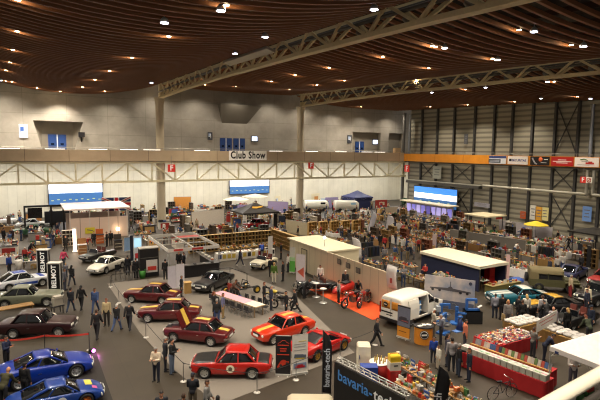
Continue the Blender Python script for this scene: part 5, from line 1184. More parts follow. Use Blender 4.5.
pm = bpy.data.materials.new('sky_print'); pm.use_nodes = True; nt = pm.node_tree; b_ = nt.nodes['Principled BSDF']; n_ = nt.nodes.new('ShaderNodeTexNoise'); n_.inputs['Scale'].default_value = .9; n_.inputs['Detail'].default_value = 6
c_ = nt.nodes.new('ShaderNodeValToRGB'); c_.color_ramp.elements[0].color = lin('8a93a8'); c_.color_ramp.elements[1].color = lin('cbbfb8'); c_.color_ramp.elements[0].position = .35; c_.color_ramp.elements[1].position = .6
tc_ = nt.nodes.new('ShaderNodeTexCoord'); nt.links.new(tc_.outputs['Object'], n_.inputs['Vector']); nt.links.new(n_.outputs['Fac'], c_.inputs[0]); nt.links.new(c_.outputs[0], b_.inputs['Base Color']); b_.inputs['Roughness'].default_value = .5
ob('panel', MB().box((0, 0, 1.2), (PW, .05, 2.3)), pm, pw); DK = M('4d4a50', .5)
ob('runway_print', MB().box((0, -.03, .38), (PW*.99, .01, .6)), M('5c6278', .5), pw)
ob('aeroplane_picture', MB().cone((.1, -.03, 1.55), (.1, -.04, 1.55), .17, n=18).sheet([[V((-1.35, -.035, 1.5)), V((-1.35, -.035, 1.42))], [V((.0, -.035, 1.6)), V((.0, -.035, 1.38))]], .01).sheet([[V((1.5, -.035, 1.5)), V((1.5, -.035, 1.42))], [V((.2, -.035, 1.6)), V((.2, -.035, 1.38))]], .01).box((.1, -.035, 1.85), (.05, .012, .45)), DK, pw)
for x in (-1.15, -.65, .8, 1.25): ob('engine_picture', MB().cone((x, -.036, 1.36), (x, -.046, 1.36), .1, n=14), M('2c2a2e', .5), pw)
ob('badge_print', MB().cone((1.45, -.03, 2.1), (1.45, -.04, 2.1), .12, n=14), M('3b4256', .5), pw)
for s in (-1, 1): ob('support_leg', MB().bar((s*1.5, .03, .05), (s*1.5, .6, .02), .05).bar((s*1.5, .03, 1.6), (s*1.5, .6, .03), .05), STEEL, pw)
tag(pw, 'large picture wall showing an aeroplane in a pale sky', 'picture wall')
# blue workshop machines and black plinths in front of the picture wall
BL = M('2f66b0', .4, 0, .3)
def machine(px, rz, label, v):
    q = at(*px); r_ = empty('workshop_machine', q, rz)
    ob('foot_plate', MB().box((0, 0, .05), (.8, .6, .1)), BL, r_); ob('column', MB().box((0, .1, .6), (.18, .18, 1.1)), BL, r_)
    if v == 0: ob('swing_arm', MB().box((.25, .1, 1.1), (.7, .14, .12)).box((.55, .1, .95), (.1, .12, .3)), BL, r_); ob('turntable', MB().lathe([(0, .55), (.3, .55), (.34, .5), (.2, .4), (0, .4)], (.3, -.05, 0), n=20), STEEL, r_); ob('control_box', MB().box((-.2, 0, .85), (.25, .3, .35)), M('9aa0a8', .5), r_)
    else: ob('lift_fork', MB().box((.3, 0, .75), (.6, .08, .08)).box((.3, .2, .75), (.6, .08, .08)), BL, r_); ob('handle', MB().tube([(0, .15, 1.1), (-.2, .15, 1.3), (-.35, .15, 1.25)], .03), STEEL, r_)
    return tag(r_, label, 'machine')
machine((441, 321), rad(-30), 'blue workshop machine with swing arm, left of the picture wall centre', 0); machine((456, 324), rad(-60), 'blue lifting machine in front of the aeroplane picture', 1); machine((443, 333), rad(20), 'small blue machine with control box between the orange desk and the cone-shaped stand', 0)
q = at(472, 322); r_ = empty('black_plinth', (q.x, q.y, 0), rad(-30)); ob('cloth_cover', MB().box((0, 0, .4), (1.1, .8, .8), top=.97), M('0f0f11', .8), r_); ob('top', MB().box((0, 0, .79), (1.08, .78, .02)), BLACK, r_); tag(r_, 'black cloth-covered plinth carrying a blue clamp frame', 'plinth')
r_ = empty('clamp_frame', (q.x, q.y, .8), rad(-30)); ob('c_frame', MB().box((0, 0, .06), (.9, .2, .12)).box((-.4, 0, .4), (.14, .2, .7)).box((-.1, 0, .72), (.7, .2, .14)).box((.2, 0, .6), (.12, .2, .2)), BL, r_); ob('tray', MB().box((.42, -.1, .3), (.3, .25, .02), ry=-.5), M('d4d4d0'), r_); ob('spindle', MB().cone((.2, 0, .2), (.2, 0, .55), .03), STEEL, r_); tag(r_, 'blue C-shaped clamp frame on the black plinth', 'machine')
q = at(459.5, 330); r_ = empty('floor_jack', (q.x, q.y, 0)); ob('cone_body', MB().lathe([(.25, 0), (.16, .3), (.12, .7), (0, .72)], n=18), M('1d2a5a', .4), r_); ob('head', MB().box((0, 0, .85), (.3, .2, .08)).cone((0, 0, .7), (0, 0, .85), .05), BL, r_); ob('foot_plate', MB().box((-.3, -.1, .02), (.6, .4, .04)), M('4a6fae'), r_); tag(r_, 'dark blue cone-shaped stand left of the black plinth', 'machine')
# cream booth wall with small roofed room
CB = tiled('booth_panels', 'd8ccae', 'd2c6a6', 1.0, 3, 'a59a80', .6, 'YZ', .02, .05, 1)
bo = empty('exhibition_booth', (22.25, 33.7, 0))
ob('side_wall', MB().span((-.05, -7.7, 0), (.05, 7.8, 2.6)), CB, bo); ob('room_wall', MB().span((.05, 7.7, 0), (3.05, 7.8, 2.6)).span((2.95, .7, 0), (3.05, 7.7, 2.6)).span((.05, .7, 0), (2.95, .8, 2.6)), CB, bo)
ob('flat_roof', MB().span((-.3, .6, 2.6), (3.25, 7.9, 2.72)), M('e0d6b8', .6), bo)
d = ob('door', MB().span((-.09, 4.45, 0), (-.05, 5.35, 2.05)), M('c2b698', .5), bo); ob('door_frame', MB().span((-.1, 4.38, 0), (-.05, 4.45, 2.1)).span((-.1, 5.35, 0), (-.05, 5.42, 2.1)).span((-.1, 4.38, 2.05), (-.05, 5.42, 2.12)), M('4a463e'), d); ob('door_handle', MB().box((-.11, 4.55, 1.05), (.04, .12, .03)), STEEL, d)
tag(bo, 'cream exhibition booth with long side wall and flat-roofed room', 'booth')
for i, (x, y, lb) in enumerate([(339, 261.5, 'small dark framed photo on the cream booth wall, one nearest the white roof'), (348, 265.5, 'small dark framed photo on the cream booth wall, middle of three'), (358, 270.5, 'small dark framed photo on the cream booth wall, one nearest the teal stand')]):
    p = onX(x, y, 22.15); r_ = empty('wall_picture', p); ob('frame', MB().box((0, 0, 0), (.04, .55, .42)), M('3c3a3a'), r_); ob('photo_print', MB().box((-.025, 0, 0), (.01, .46, .33)), M('83796c'), r_); tag(r_, lb, 'picture')
q = at(374, 298); r_ = empty('tiered_stand', (q.x, q.y, .012))
TE = M('2c7a62', .5); ob('pole', MB().cone((0, 0, 0), (0, 0, 1.9), .04), DARK, r_)
for k in range(4): ob('shelf_tier', MB().lathe([(0, .4+.45*k), (.38-.03*k, .4+.45*k), (.42-.03*k, .5+.45*k), (.38-.03*k, .5+.45*k), (0, .43+.45*k)], n=14), TE, r_)
tag(r_, 'teal tiered display stand against the cream booth wall', 'display stand')
p = onX(392, 276, 22.0); r_ = empty('wall_flag', p); ob('cloth', MB().sheet([[V((-.1*sin(i), .5-.35*j, .75-.42*i)) for j in range(4)] for i in range(5)], .015, smooth=True), M('dcd6d2', .8), r_); ob('red_mark', MB().box((-.13, -.05, -.3), (.02, .2, .35)), M('b84a42'), r_); ob('rod', MB().cone((0, .6, .8), (0, -.7, .8), .015, n=6), STEEL, r_); tag(r_, 'white cloth flag with red mark on the right part of the booth wall', 'flag')
q = at(362, 251.5, 2.72); r_ = empty('roof_lamp', (22.9, 36.3, 2.72)); ob('stand', MB().cone((0, 0, 0), (0, 0, .7), .02), STEEL, r_); ob('lamp_head', MB().ball((0, 0, .8), .13), M('ffffff', emit=7), r_); tag(r_, 'bright white lamp on the flat roof of the cream booth', 'lamp')
# white-roofed navy tent
tn = empty('market_tent', (33.4, 29.8, 0)); NVY = M('1a2140', .7)
ob('roof', MB().sheet([[V((-2.1, y, 2.1)), V((-.2, y, 2.2)), V((1.3, y, 2.15))] for y in (-3.5, 0, 3.4)], .06), M('e2d8c0', .6), tn); ob('roof_valance', MB().span((-2.1, -3.5, 1.88), (-2.06, 3.4, 2.1)).span((-2.1, -3.5, 1.93), (1.3, -3.46, 2.12)), M('cfc6b0', .6), tn)
ob('side_wall', MB().span((-1.98, -3.3, 0), (-1.95, 3.3, 1.98)), NVY, tn); ob('side_wall', MB().span((-1.95, 3.25, 0), (1.2, 3.28, 2.0)), NVY, tn); ob('side_wall', MB().span((1.17, -3.3, 0), (1.2, 3.3, 2.0)), NVY, tn)
for x in (-1.95, 1.2):
    for y in (-3.35, 3.3): ob('tent_pole', MB().bar((x, y, 0), (x, y, 2.1), .05), STEEL, tn)
tag(tn, 'market tent with pale roof and navy blue side walls', 'tent')
# white pop-up pavilion bottom right
def pavilion(c, sx, sy, ez, pz, roofm, label, wall=None, name='pop_up_pavilion', rz=0, legs=True):
    r_ = empty(name, c, rz); E_ = [V((-sx/2, -sy/2, ez)), V((sx/2, -sy/2, ez)), V((sx/2, sy/2, ez)), V((-sx/2, sy/2, ez))]; pk = V((0, 0, pz)); mb = MB()
    for a, b in zip(E_, E_[1:]+E_[:1]):
        m1, m2 = a*.5+pk*.5-V((0, 0, (pz-ez)*.08)), b*.5+pk*.5-V((0, 0, (pz-ez)*.08)); mb.sheet([[a, b], [m1, m2], [pk+(a-pk)*.02, pk+(b-pk)*.02]], .015, smooth=False)
    ob('roof', mb, roofm, r_); v = MB()
    for a, b in zip(E_, E_[1:]+E_[:1]): v.sheet([[a, b], [a-V((0, 0, .22)), b-V((0, 0, .22))]], .012)
    ob('valance', v, roofm, r_)
    if legs:
        for e in E_: ob('leg', MB().bar((e.x*.985, e.y*.985, 0), (e.x*.985, e.y*.985, ez), .045), ALU, r_)
        f = MB()
        for a, b in zip(E_, E_[1:]+E_[:1]):
            for k in range(4): p, q2 = a+(b-a)*(k/4), a+(b-a)*((k+1)/4); z1, z2 = (ez-.05, ez-.45) if k % 2 else (ez-.45, ez-.05); f.bar(V((p.x*.97, p.y*.97, z1)), V((q2.x*.97, q2.y*.97, z2)), .02)
        ob('scissor_frame', f, ALU, r_)
    return tag(r_, label, 'pavilion')
pv = pavilion((22.75, 11.15, 0), 4.2, 4.2, 2.4, 3.75, M('e9e2dd', .6), 'white pop-up pavilion cut by the right picture edge')
ob('printed_mark', MB().box((-2.115, 1.75, 2.22), (.02, .18, .12)), M('2a3a6a'), pv)
# far pavilions, tents, parasols
q = [o for o in bpy.data.objects if o.get('label') == 'red compact car under the black pavilion roof'][0].location; pv = pavilion((q.x, q.y+.2, 0), 5.6, 4.6, 2.5, 3.7, M('2a2623', .6), 'black pop-up pavilion with yellow emblem above the red car')
ob('yellow_emblem', MB().sheet([[V((-.9, -1.25, 3.05)), V((-.3, -1.35, 3.0)), V((.6, -1.2, 3.1))], [V((-.8, -1.0, 3.25)), V((0, -.95, 3.2)), V((.9, -1.0, 3.3))]], .02), M('d8a52a'), pv)
q = at(357, 208); pt_ = pavilion((q.x, q.y, 0), 4.4, 4.4, 2.3, 3.5, M('262c58', .6), 'navy blue tent under the gallery at the right back', name='pop_up_tent')
ob('tent_wall', MB().box((0, 0, 1.1), (4.2, 4.2, 2.2)), M('262b55', .7), pt_)
def parasol(px, r, h, mat, label):
    q = at(*px); r_ = empty('parasol', q); ob('canopy', MB().lathe([(r, h-.3), (r*.6, h-.08), (r*.1, h+.18), (0, h+.2), (0, h+.15), (r*.6, h-.13), (r, h-.36)], n=10, smooth=False), mat, r_); ob('pole', MB().cone((0, 0, 0), (0, 0, h+.1), .03), STEEL, r_); ob('base', MB().lathe([(0, .1), (.3, .08), (.3, 0), (0, 0)]), DARK, r_); return tag(r_, label, 'parasol')
parasol((236, 213), 2.3, 2.7, M('dccfae'), 'cream parasol left of the black pavilion'); parasol((255, 210.5), 2.4, 2.9, M('cdb89e'), 'beige parasol behind the black pavilion, in front of the screen'); parasol((535, 240), 1.5, 2.3, M('d8c02e'), 'yellow parasol at the far right market')
# pink flat-roofed pavilion on the left, flag, boards
pp = empty('exhibition_pavilion', (7.8, 67.5, 0)); PK = M('d9c3b4', .6)
ob('roof', MB().box((-.1, 1.0, 3.7), (7.6, 8.0, .16)), M('e2cfc8', .6), pp); ob('front_wall', MB().box((0, -2.6, 1.3), (6.8, .1, 2.6)), tiled('pavilion_panels', 'd9c2b2', 'd4bcac', 2.2, 4, '8f7d70', .6, 'XZ', .04, .04, 1), pp)
ob('back_wall', MB().box((0, 3.2, 1.3), (6.8, .1, 2.6)), PK, pp)
for x in (-3.3, -1.1, 1.1, 3.3): ob('roof_post', MB().bar((x, -2.6, 0), (x, -2.6, 3.6), .12), M('cfc4ba'), pp)
tag(pp, 'pink flat-roofed exhibition pavilion below the left screen', 'pavilion')
for x, y, w_, h_, c_, lb in [(90, 230.5, 1.1, .75, 'cdbf2e', 'yellow picture board on the pink pavilion wall')]:
    p = onY(x, y, 64.8); r_ = empty('picture_board', p); ob('panel', MB().box((0, 0, 0), (w_, .06, h_)), M(c_), r_); ob('printed_mark', MB().box((0, -.04, .05), (w_*.6, .02, h_*.15), ry=.2), M('6a6a50'), r_); tag(r_, lb, 'picture')
p = onY(118, 229, 64.3); tag(ob('wall_lamp', MB().ball((0, 0, 0), .22), M('ffe2b8', emit=11), None, p), 'glowing warm lamp on the right end of the pink pavilion wall', 'lamp')
for x, y, lb in [(65, 226, 'tall glowing light column at the left end of the pink pavilion')]:
    q = at(75, 252); r_ = empty('light_column', q); ob('lit_tube', MB().box((0, 0, 1.3), (.3, .3, 2.4)), M('ffe0c0', emit=5), r_); ob('base', MB().box((0, 0, .05), (.5, .5, .1)), WHITE, r_); ob('cap', MB().box((0, 0, 2.55), (.4, .4, .1)), WHITE, r_); tag(r_, 'tall glowing light column beside the left aisle', 'lamp')
# orange lit counters near it
for x, y, c_, lb in [(82.5, 254, 'b07a48', 'warm lit wooden counter right of the glowing light column'), (100, 243, 'c4622a', 'orange display shelf between the people in black'), (118, 249, '4a4038', 'dark arched display frame near the pink pavilion')]:
    q = at(x, y); r_ = empty('display_counter', (q.x, q.y, 0)); ob('cabinet', MB().box((0, 0, .5), (.8, .6, 1.0)), M(c_), r_); ob('top', MB().box((0, 0, 1.03), (.9, .7, .06)), WHITE if x < 90 else DARK, r_)
    for k in range(2): ob('shelf_board', MB().box((0, -.31, .3+.35*k), (.7, .05, .05)), M('d8c8a8'), r_)
    ob('back_panel', MB().box((0, .28, 1.35), (.8, .05, .6)), M(c_), r_); tag(r_, lb, 'counter')
fl_ = empty('union_flag', onY(116.5, 204, 73.5)); FW, FH = 3.9, 1.85
ob('blue_field', MB().box((0, 0, 0), (FW, .03, FH)), M('2b3560', .8), fl_)
d = MB(); d2 = MB()
for s in (1, -1): d.bar((-FW/2, -.03, s*FH/2), (FW/2, -.03, -s*FH/2), .02, .34); d2.bar((-FW/2, -.05, s*FH/2), (FW/2, -.05, -s*FH/2), .02, .12)
d.box((0, -.06, 0), (.75, .02, FH)).box((0, -.06, 0), (FW, .02, .6)); ob('white_cross', d, M('d8d0cc', .8), fl_); ob('red_saltire', d2, M('b3262c', .8), fl_); ob('red_cross', MB().box((0, -.08, 0), (.42, .02, FH)).box((0, -.08, 0), (FW, .02, .36)), M('c4232a', .8), fl_); ob('flag_line', MB().cone((-FW/2, 0, FH/2), (FW/2, 0, FH/2), .03), STEEL, fl_)
for s in (-1, 1): ob('support_pole', MB().cone((s*FW/2, .05, -fl_.location.z), (s*FW/2, .05, FH/2), .04), STEEL, fl_)
tag(fl_, 'red white and blue union flag hanging beside the pink pavilion roof', 'flag')
def panelwall(px0, px1, h, mat, label, name='partition_panel', cat='partition', th=.08):
    a, b = at(*px0), at(*px1); m_ = (a+b)/2; w_ = (b-a).length; r_ = empty(name, m_, math.atan2(b.y-a.y, b.x-a.x)); n = max(1, round(w_/1.2))
    ob('panel', MB().box((0, 0, h/2), (w_, th, h)), mat, r_); ob('top_rail', MB().box((0, 0, h+.02), (w_+.05, th+.03, .05)), M('a8a49a'), r_); mb = MB()
    for k in (-1, 1): ob('end_post', MB().box((k*(w_/2+.02), 0, h/2), (.05, th+.04, h)), M('a09a8c'), r_)
    return tag(r_, label, cat)
panelwall((113, 212), (130, 211.5), 3.3, M('b5893e'), 'ochre board above the union flag'); panelwall((499, 231), (531, 236), 1.6, M('a39c9e'), 'grey partition wall at the far right market, left section'); panelwall((533, 237), (552, 240), 1.6, M('a6a0a4'), 'grey partition wall at the far right market, right section')
panelwall((286, 232), (308, 236), 1.7, M('c2b596'), 'beige curved partition right of the black pavilion'); panelwall((450, 241), (525, 254), 1.5, M('8d8880'), 'grey stall backdrop behind the white-roofed tent'); panelwall((192, 230), (224, 226), 2.5, M('e6ddcf'), 'white panel wall above the wooden shelves'); panelwall((314, 250), (336, 255), 1.9, M('c9bc98'), 'cream panel wall behind the booth roof')
panelwall((268, 215), (288, 216), 2.4, M('a393b8'), 'violet poster wall behind the black pavilion'); panelwall((384, 215), (401, 213.5), 1.3, M('b8a888'), 'tan partition at the right back corner'); panelwall((137, 210), (149, 209), 2.4, M('b9b9b4'), 'pale grey notice wall left of the first concrete column', name='notice_wall'); panelwall((174, 211.5), (191, 211), 2.6, M('b9792e'), 'amber wooden board right of the first concrete column')
rollup('roll_up_banner', (273.5, 228), (277, 228), 2.0, M('1c1a1a'), 'narrow black roll-up banner right of the red car'); rollup('roll_up_banner', (278.5, 229), (285, 229), 1.9, M('222a3c'), 'black roll-up banner with yellow mark, second right of the red car', lambda r_, w_, h: ob('yellow_mark', MB().box((0, -.02, h*.4), (w_*.6, .012, h*.2)), M('c9a02a'), r_))
# black truss stand at far left with screens
ts = empty('truss_stand', (2.8, 73.2, 0))
for x in (-3.1, 0, 1.5, 3.4): ob('post', MB().bar((x, 0, 0), (x, 0, 3.4), .22), M('1c1b1d'), ts)
ob('beam', MB().bar((-3.2, 0, 3.4), (3.5, 0, 3.4), .25), M('1c1b1d'), ts); ob('backdrop_panel', MB().box((1.0, 2.2, 1.6), (3.5, .1, 1.6)), M('202228'), ts); ob('screen', MB().box((-1.9, .1, 2.5), (1.7, .12, 1.4)), M('15171a', .2), ts)
tag(ts, 'black truss stand around the white car at the far left', 'stand')
# dark counter stand with white frame
cs = empty('counter_stand', (10.3, 41.2, 0)); K = M('161518', .5); WF = M('d5d0c8', .5)
ob('counter_front', MB().span((1.2, 0, 0), (4.6, .08, 1.05)), K, cs); ob('counter_side', MB().span((4.52, .08, 0), (4.6, 5.5, 1.05)), K, cs); ob('counter_top', MB().span((1.1, -.1, 1.05), (4.75, .6, 1.1)).span((4.0, .6, 1.05), (4.75, 5.5, 1.1)), M('3a3733', .4), cs)
ob('fascia', MB().span((0, 0, 2.4), (4.6, .06, 2.68)), WF, cs); ob('fascia', MB().span((0, .06, 2.4), (.06, 7.6, 2.68)), WF, cs); ob('fascia', MB().span((4.54, .06, 2.4), (4.6, 7.6, 2.68)), WF, cs); ob('fascia', MB().span((0, 7.6, 2.4), (4.6, 7.66, 2.68)), WF, cs)
for x, w_ in ((.9, .8), (2.6, 1.0)): ob('red_lettering', MB().box((x, -.01, 2.54), (w_, .02, .17)), M('c2413a'), cs)
for x in (.03, 4.57):
    for y in (.03, 3.8, 7.6): ob('frame_post', MB().bar((x, y, 0), (x, y, 2.3), .06), ALU, cs)
ob('cross_beam', MB().bar((0, 2.5, 2.6), (4.6, 2.5, 2.6), .1).bar((0, 5, 2.6), (4.6, 5, 2.6), .1).bar((2.3, 0, 2.6), (2.3, 7.6, 2.6), .1), M('b8b4ac'), cs); ob('red_roof_panel', MB().span((2.4, 5.05, 2.62), (4.4, 6.1, 2.66)), M('a83c34'), cs)
tag(cs, 'dark counter stand under a white frame with red lettering', 'stand')
q = at(150, 277); r_ = empty('display_cabinet', (q.x, q.y+.5, 0)); ob('carcass', MB().box((0, 0, 1.25), (1.6, .8, 2.5)), K, r_); ob('poster', MB().box((.2, -.42, .95), (.95, .03, 1.1)), M('cfc9c4'), r_); ob('red_mark', MB().box((.2, -.45, .75), (.75, .02, .35)), M('c23a30'), r_); ob('white_top', MB().box((0, 0, 2.54), (1.7, .9, .08)), M('b5b0a8'), r_); ob('shelf_board', MB().box((0, -.42, 1.7), (1.5, .04, .05)), M('5a5650'), r_); tag(r_, 'black display cabinet with a red and white poster left of the dark counter stand', 'cabinet')
q = at(187.5, 293); r_ = empty('wooden_plinth', (q.x, q.y, .012)); ob('carcass', MB().box((0, 0, .42), (.5, .45, .85)), M('b08a4e'), r_); ob('top', MB().box((0, 0, .86), (.58, .52, .04)), M('c09a5c'), r_); tag(r_, 'small light wood plinth beside the white folding screen', 'plinth')
q = at(142.6, 278); tag(ob('waste_bin', MB().lathe([(0, 0), (.22, 0), (.28, .7), (.24, .7), (.2, .05), (0, .05)], n=16), M('3f8a34'), None, (q.x, q.y, 0)), 'green waste bin by the bar chairs behind the white sports car', 'bin')
for i, (x, y) in enumerate([(118, 279), (127, 280), (136, 279)]):
    q = at(x, y); r_ = empty('bar_chair', (q.x, q.y, 0), i*1.1); ob('seat', MB().box((0, 0, .74), (.42, .42, .06)), BLACK, r_); ob('backrest', MB().box((0, .2, 1.0), (.42, .05, .42)), BLACK, r_)
    for a in (-1, 1):
        for b in (-1, 1): ob('leg', MB().bar((a*.17, b*.17, .74), (a*.22, b*.22, 0), .03), STEEL, r_)
    tag(r_, 'black bar chair beside the white sports car, '+['leftmost', 'middle', 'rightmost'][i]+' of three', 'chair')
# pink table and its clutter
a, b = at(222, 301), at(250, 321); r_ = empty('trestle_table', (12.7, 31.3, .012), rad(-72)); 
ob('tabletop', MB().box((0, 0, .74), (4.6, .9, .05)), M('b59a72'), r_); ob('table_runner', MB().box((-.6, 0, .77), (3.4, .86, .012)), M('e0a6b4', .8), r_); ob('white_cloth', MB().box((1.7, 0, .77), (1.15, .86, .013)), M('e2d8c8', .8), r_)
for x in (-2.1, 0, 2.1):
    for y in (-.38, .38): ob('leg', MB().bar((x, y, 0), (x, y, .72), .05), M('8a7050'), r_)
tag(r_, 'long trestle table with pink runner on the grey carpet', 'table')
for i, t_ in enumerate((-1.9, -1.2, -.2, .5, 1.2, 1.9)):
    for s in (-1, 1):
        q = V((12.7, 31.3, .012))+MX.Rotation(rad(-72), 3, 'Z') @ V((t_, s*.75, 0)); k = empty('folding_chair', q, rad(-72)+(0 if s > 0 else PI)); ob('seat', MB().box((0, 0, .45), (.4, .4, .03)), DARK, k); ob('backrest', MB().box((0, .2, .72), (.4, .03, .3)), DARK, k)
        for a in (-1, 1): ob('leg', MB().bar((a*.18, -.2, 0), (a*.18, .2, .85), .025).bar((a*.18, .2, 0), (a*.18, -.18, .45), .025), STEEL, k)
        tag(k, 'dark folding chair pulled up to the long pink table, '+('left side' if s < 0 else 'right side'), 'chair', 'folding chairs at the pink table, '+('left' if s < 0 else 'right'))
# standing bar tables on the red carpet, round white table at far left
for x, y, lb in [(323, 303, 'tall white bistro table on the red carpet by the grey t-shirt man'), (316, 297, 'tall white bistro table on the red carpet by the vintage roadster'), (19, 272, 'round white table at the far left stand')]:
    q = at(x, y); r_ = empty('bistro_table', (q.x, q.y, .012 if x > 100 else 0)); ob('tabletop', MB().lathe([(0, 1.1), (.26, 1.1), (.26, 1.06), (0, 1.06)], n=20), WHITE, r_); ob('pole', MB().cone((0, 0, 0), (0, 0, 1.06), .04), ALU, r_); ob('base', MB().lathe([(0, .05), (.3, .02), (.3, 0), (0, 0)], n=20), ALU, r_)
    if x < 100: ob('table_skirt', MB().lathe([(.34, 1.06), (.22, .6), (.3, 0)], n=20), M('cfc9c0'), r_)
    tag(r_, lb, 'table')
q = at(54, 314); r_ = empty('display_engine', (q.x+.2, q.y, 0), .4); ob('stand', MB().bar((-.3, -.2, 0), (-.3, -.2, .55), .05).bar((.3, -.2, 0), (.3, -.2, .55), .05).bar((-.3, .2, 0), (-.3, .2, .55), .05).bar((.3, .2, 0), (.3, .2, .55), .05).box((0, 0, .55), (.8, .55, .06)), DARK, r_); ob('engine_block', MB().box((0, 0, .85), (.7, .4, .5), top=.8), M('b5aea0', .4, .4), r_); ob('cylinder_head', MB().box((.05, 0, 1.15), (.5, .45, .14)), M('c9c2b4', .4, .4), r_); ob('pulley', MB().cone((-.38, 0, .8), (-.44, 0, .8), .13), STEEL, r_)
tag(r_, 'silver engine on a stand between the grey-green coupe and the maroon saloon', 'engine')
q = at(53, 322); tag(ob('white_bag', MB().box((0, 0, .25), (.5, .4, .5), top=.7).ball((0, 0, .5), (.2, .16, .1)), M('cfc6b8', .8), None, (q.x, q.y, 0), .5), 'white bag in front of the silver display engine', 'bag')
q = at(8, 318); r_ = empty('wooden_table', (q.x+.4, q.y, 0), .2); ob('tabletop', MB().box((0, 0, .72), (2.2, .8, .05)), M('8d6a38'), r_)
for x in (-1, 1):
    for y in (-.3, .3): ob('leg', MB().bar((x, y, 0), (x, y, .7), .06), M('7a5a30'), r_)
tag(r_, 'wooden table between the maroon saloon and the grey-green coupe', 'table')
# ------------------------------------------------------------------ market tables and goods
OCC = []
def bounds(o):
    pts = [x.matrix_world @ V(c) for x in [o]+list(o.children_recursive) if x.type in ('MESH', 'FONT') for c in x.bound_box]
    return (min(p.x for p in pts), min(p.y for p in pts), max(p.x for p in pts), max(p.y for p in pts), min(p.z for p in pts)) if pts else None
def clear(x, y, hx, hy, add=True):
    for a, b, c, d in OCC:
        if a-hx < x < c+hx and b-hy < y < d+hy: return False
    if add: OCC.append((x-hx, y-hy, x+hx, y+hy))
    return True
tt = Proto('trestle_table', top=WOOD, leg=M('5f4a30'))
tt.add('tabletop', MB().box((0, 0, .73), (.8, 2.0, .05)), 'top')
for s in (-1, 1): tt.add('trestle_leg', MB().bar((-.3, s*.8, 0), (-.3, s*.8, .71), .05).bar((.3, s*.8, 0), (.3, s*.8, .71), .05).bar((-.3, s*.8, .35), (.3, s*.8, .35), .04), 'leg')
ct = Proto('cloth_table', top=WHITE)
ct.add('cloth', MB().box((0, 0, .38), (.86, 2.04, .76), top=.97), 'top')
st_ = Proto('shelf_rack', wood=M('a98a55'), back=M('2a2018'))
f_ = MB()
for z in (.05, .5, .95, 1.4, 1.85): f_.box((0, 0, z), (.45, 1.2, .04))
for y in (-.6, -.2, .2, .6): f_.box((0, y, .95), (.45, .04, 1.85))
st_.add('frame', f_, 'wood'); st_.add('back_board', MB().box((.21, 0, .95), (.03, 1.2, 1.8)), 'back')
G = {}
def goods(name, mb, n=1): G[name] = (mb.mesh(name), n)
def openbox(x, y, z, t=.015, fl=True):
    m = MB().box((0, 0, t/2), (x, y, t)); 
    for s in (-1, 1): m.box((s*(x/2-t/2), 0, z/2), (t, y, z)); m.box((0, s*(y/2-t/2), z/2), (x, t, z))
    if fl:
        for s in (-1, 1): m.box((s*(x/2+.06), 0, z-.01), (.14, y, .008), ry=s*.4)
    return m.box((0, 0, z*.6), (x*.9, y*.9, z*.3), m=1)
goods('cardboard_box', openbox(.42, .34, .28), 2); goods('plastic_crate', openbox(.4, .55, .24, .02, False).box((.21, 0, .17), (.02, .2, .03)).box((-.21, 0, .17), (.02, .2, .03)), 2)
goods('storage_carton', MB().box((0, 0, .13), (.36, .3, .26)).box((0, 0, .262), (.37, .06, .006), m=1), 2)
goods('oil_can', MB().lathe([(0, 0), (.08, 0), (.085, .01), (.085, .2), (.04, .24), (.02, .24), (.02, .28), (0, .28)], n=12)); goods('headlamp', MB().lathe([(0, -.02), (.1, .0), (.12, .04), (.11, .1), (.05, .17), (0, .18)], n=14))
goods('wheel_trim', MB().lathe([(0, .05), (.06, .05), (.1, .02), (.17, .03), (.19, 0), (0, 0)], n=16)); goods('magazine_pile', MB().box((0, 0, .05), (.24, .32, .1)).box((.01, .01, .105), (.23, .31, .012), rz=.1, m=1), 2)
goods('tool_box', MB().box((0, 0, .1), (.2, .42, .2), top=.92).box((0, 0, .22), (.03, .2, .03)).box((0, 0, .14), (.21, .43, .02), m=1), 2); goods('enamel_sign', MB().box((0, 0, .2), (.03, .42, .4)).box((-.018, 0, .2), (.006, .34, .1), m=1), 2)
goods('model_car', MB().box((0, 0, .045), (.24, .1, .05), top=.95).box((-.02, 0, .09), (.12, .085, .045), top=.75).cone((.07, -.055, .025), (.07, .055, .025), .025, n=8, m=1).cone((-.07, -.055, .025), (-.07, .055, .025), .025, n=8, m=1), 2)
goods('glass_jar', MB().lathe([(0, 0), (.05, 0), (.055, .12), (.04, .14), (.045, .17), (0, .17)], n=10)); goods('folded_jacket', MB().box((0, 0, .05), (.36, .4, .1), top=.85).box((.05, .05, .1), (.2, .25, .04), rz=.3, top=.8))
goods('petrol_canister', MB().box((0, 0, .2), (.16, .34, .4), top=.95).tube([(0, -.1, .4), (0, -.05, .45), (0, .08, .45), (0, .12, .4)], .015, 6).cone((0, .13, .38), (0, .17, .46), .025, n=8)); goods('engine_part', MB().box((0, 0, .1), (.3, .24, .2), top=.8).cone((0, -.16, .12), (0, .16, .12), .07, n=10).cone((.05, 0, .2), (.05, 0, .28), .05, n=10))
CN = {'brown': '8a6236', 'tan': 'a98a55', 'yellow': 'c9a238', 'red': 'a62a22', 'blue': '2f4f8f', 'green': '3d6a3a', 'white': 'd2cdc2', 'grey': '8d8a86', 'black': '242326', 'orange': 'c4642a', 'silver': 'a9a9a7', 'cream': 'd0c2a0'}
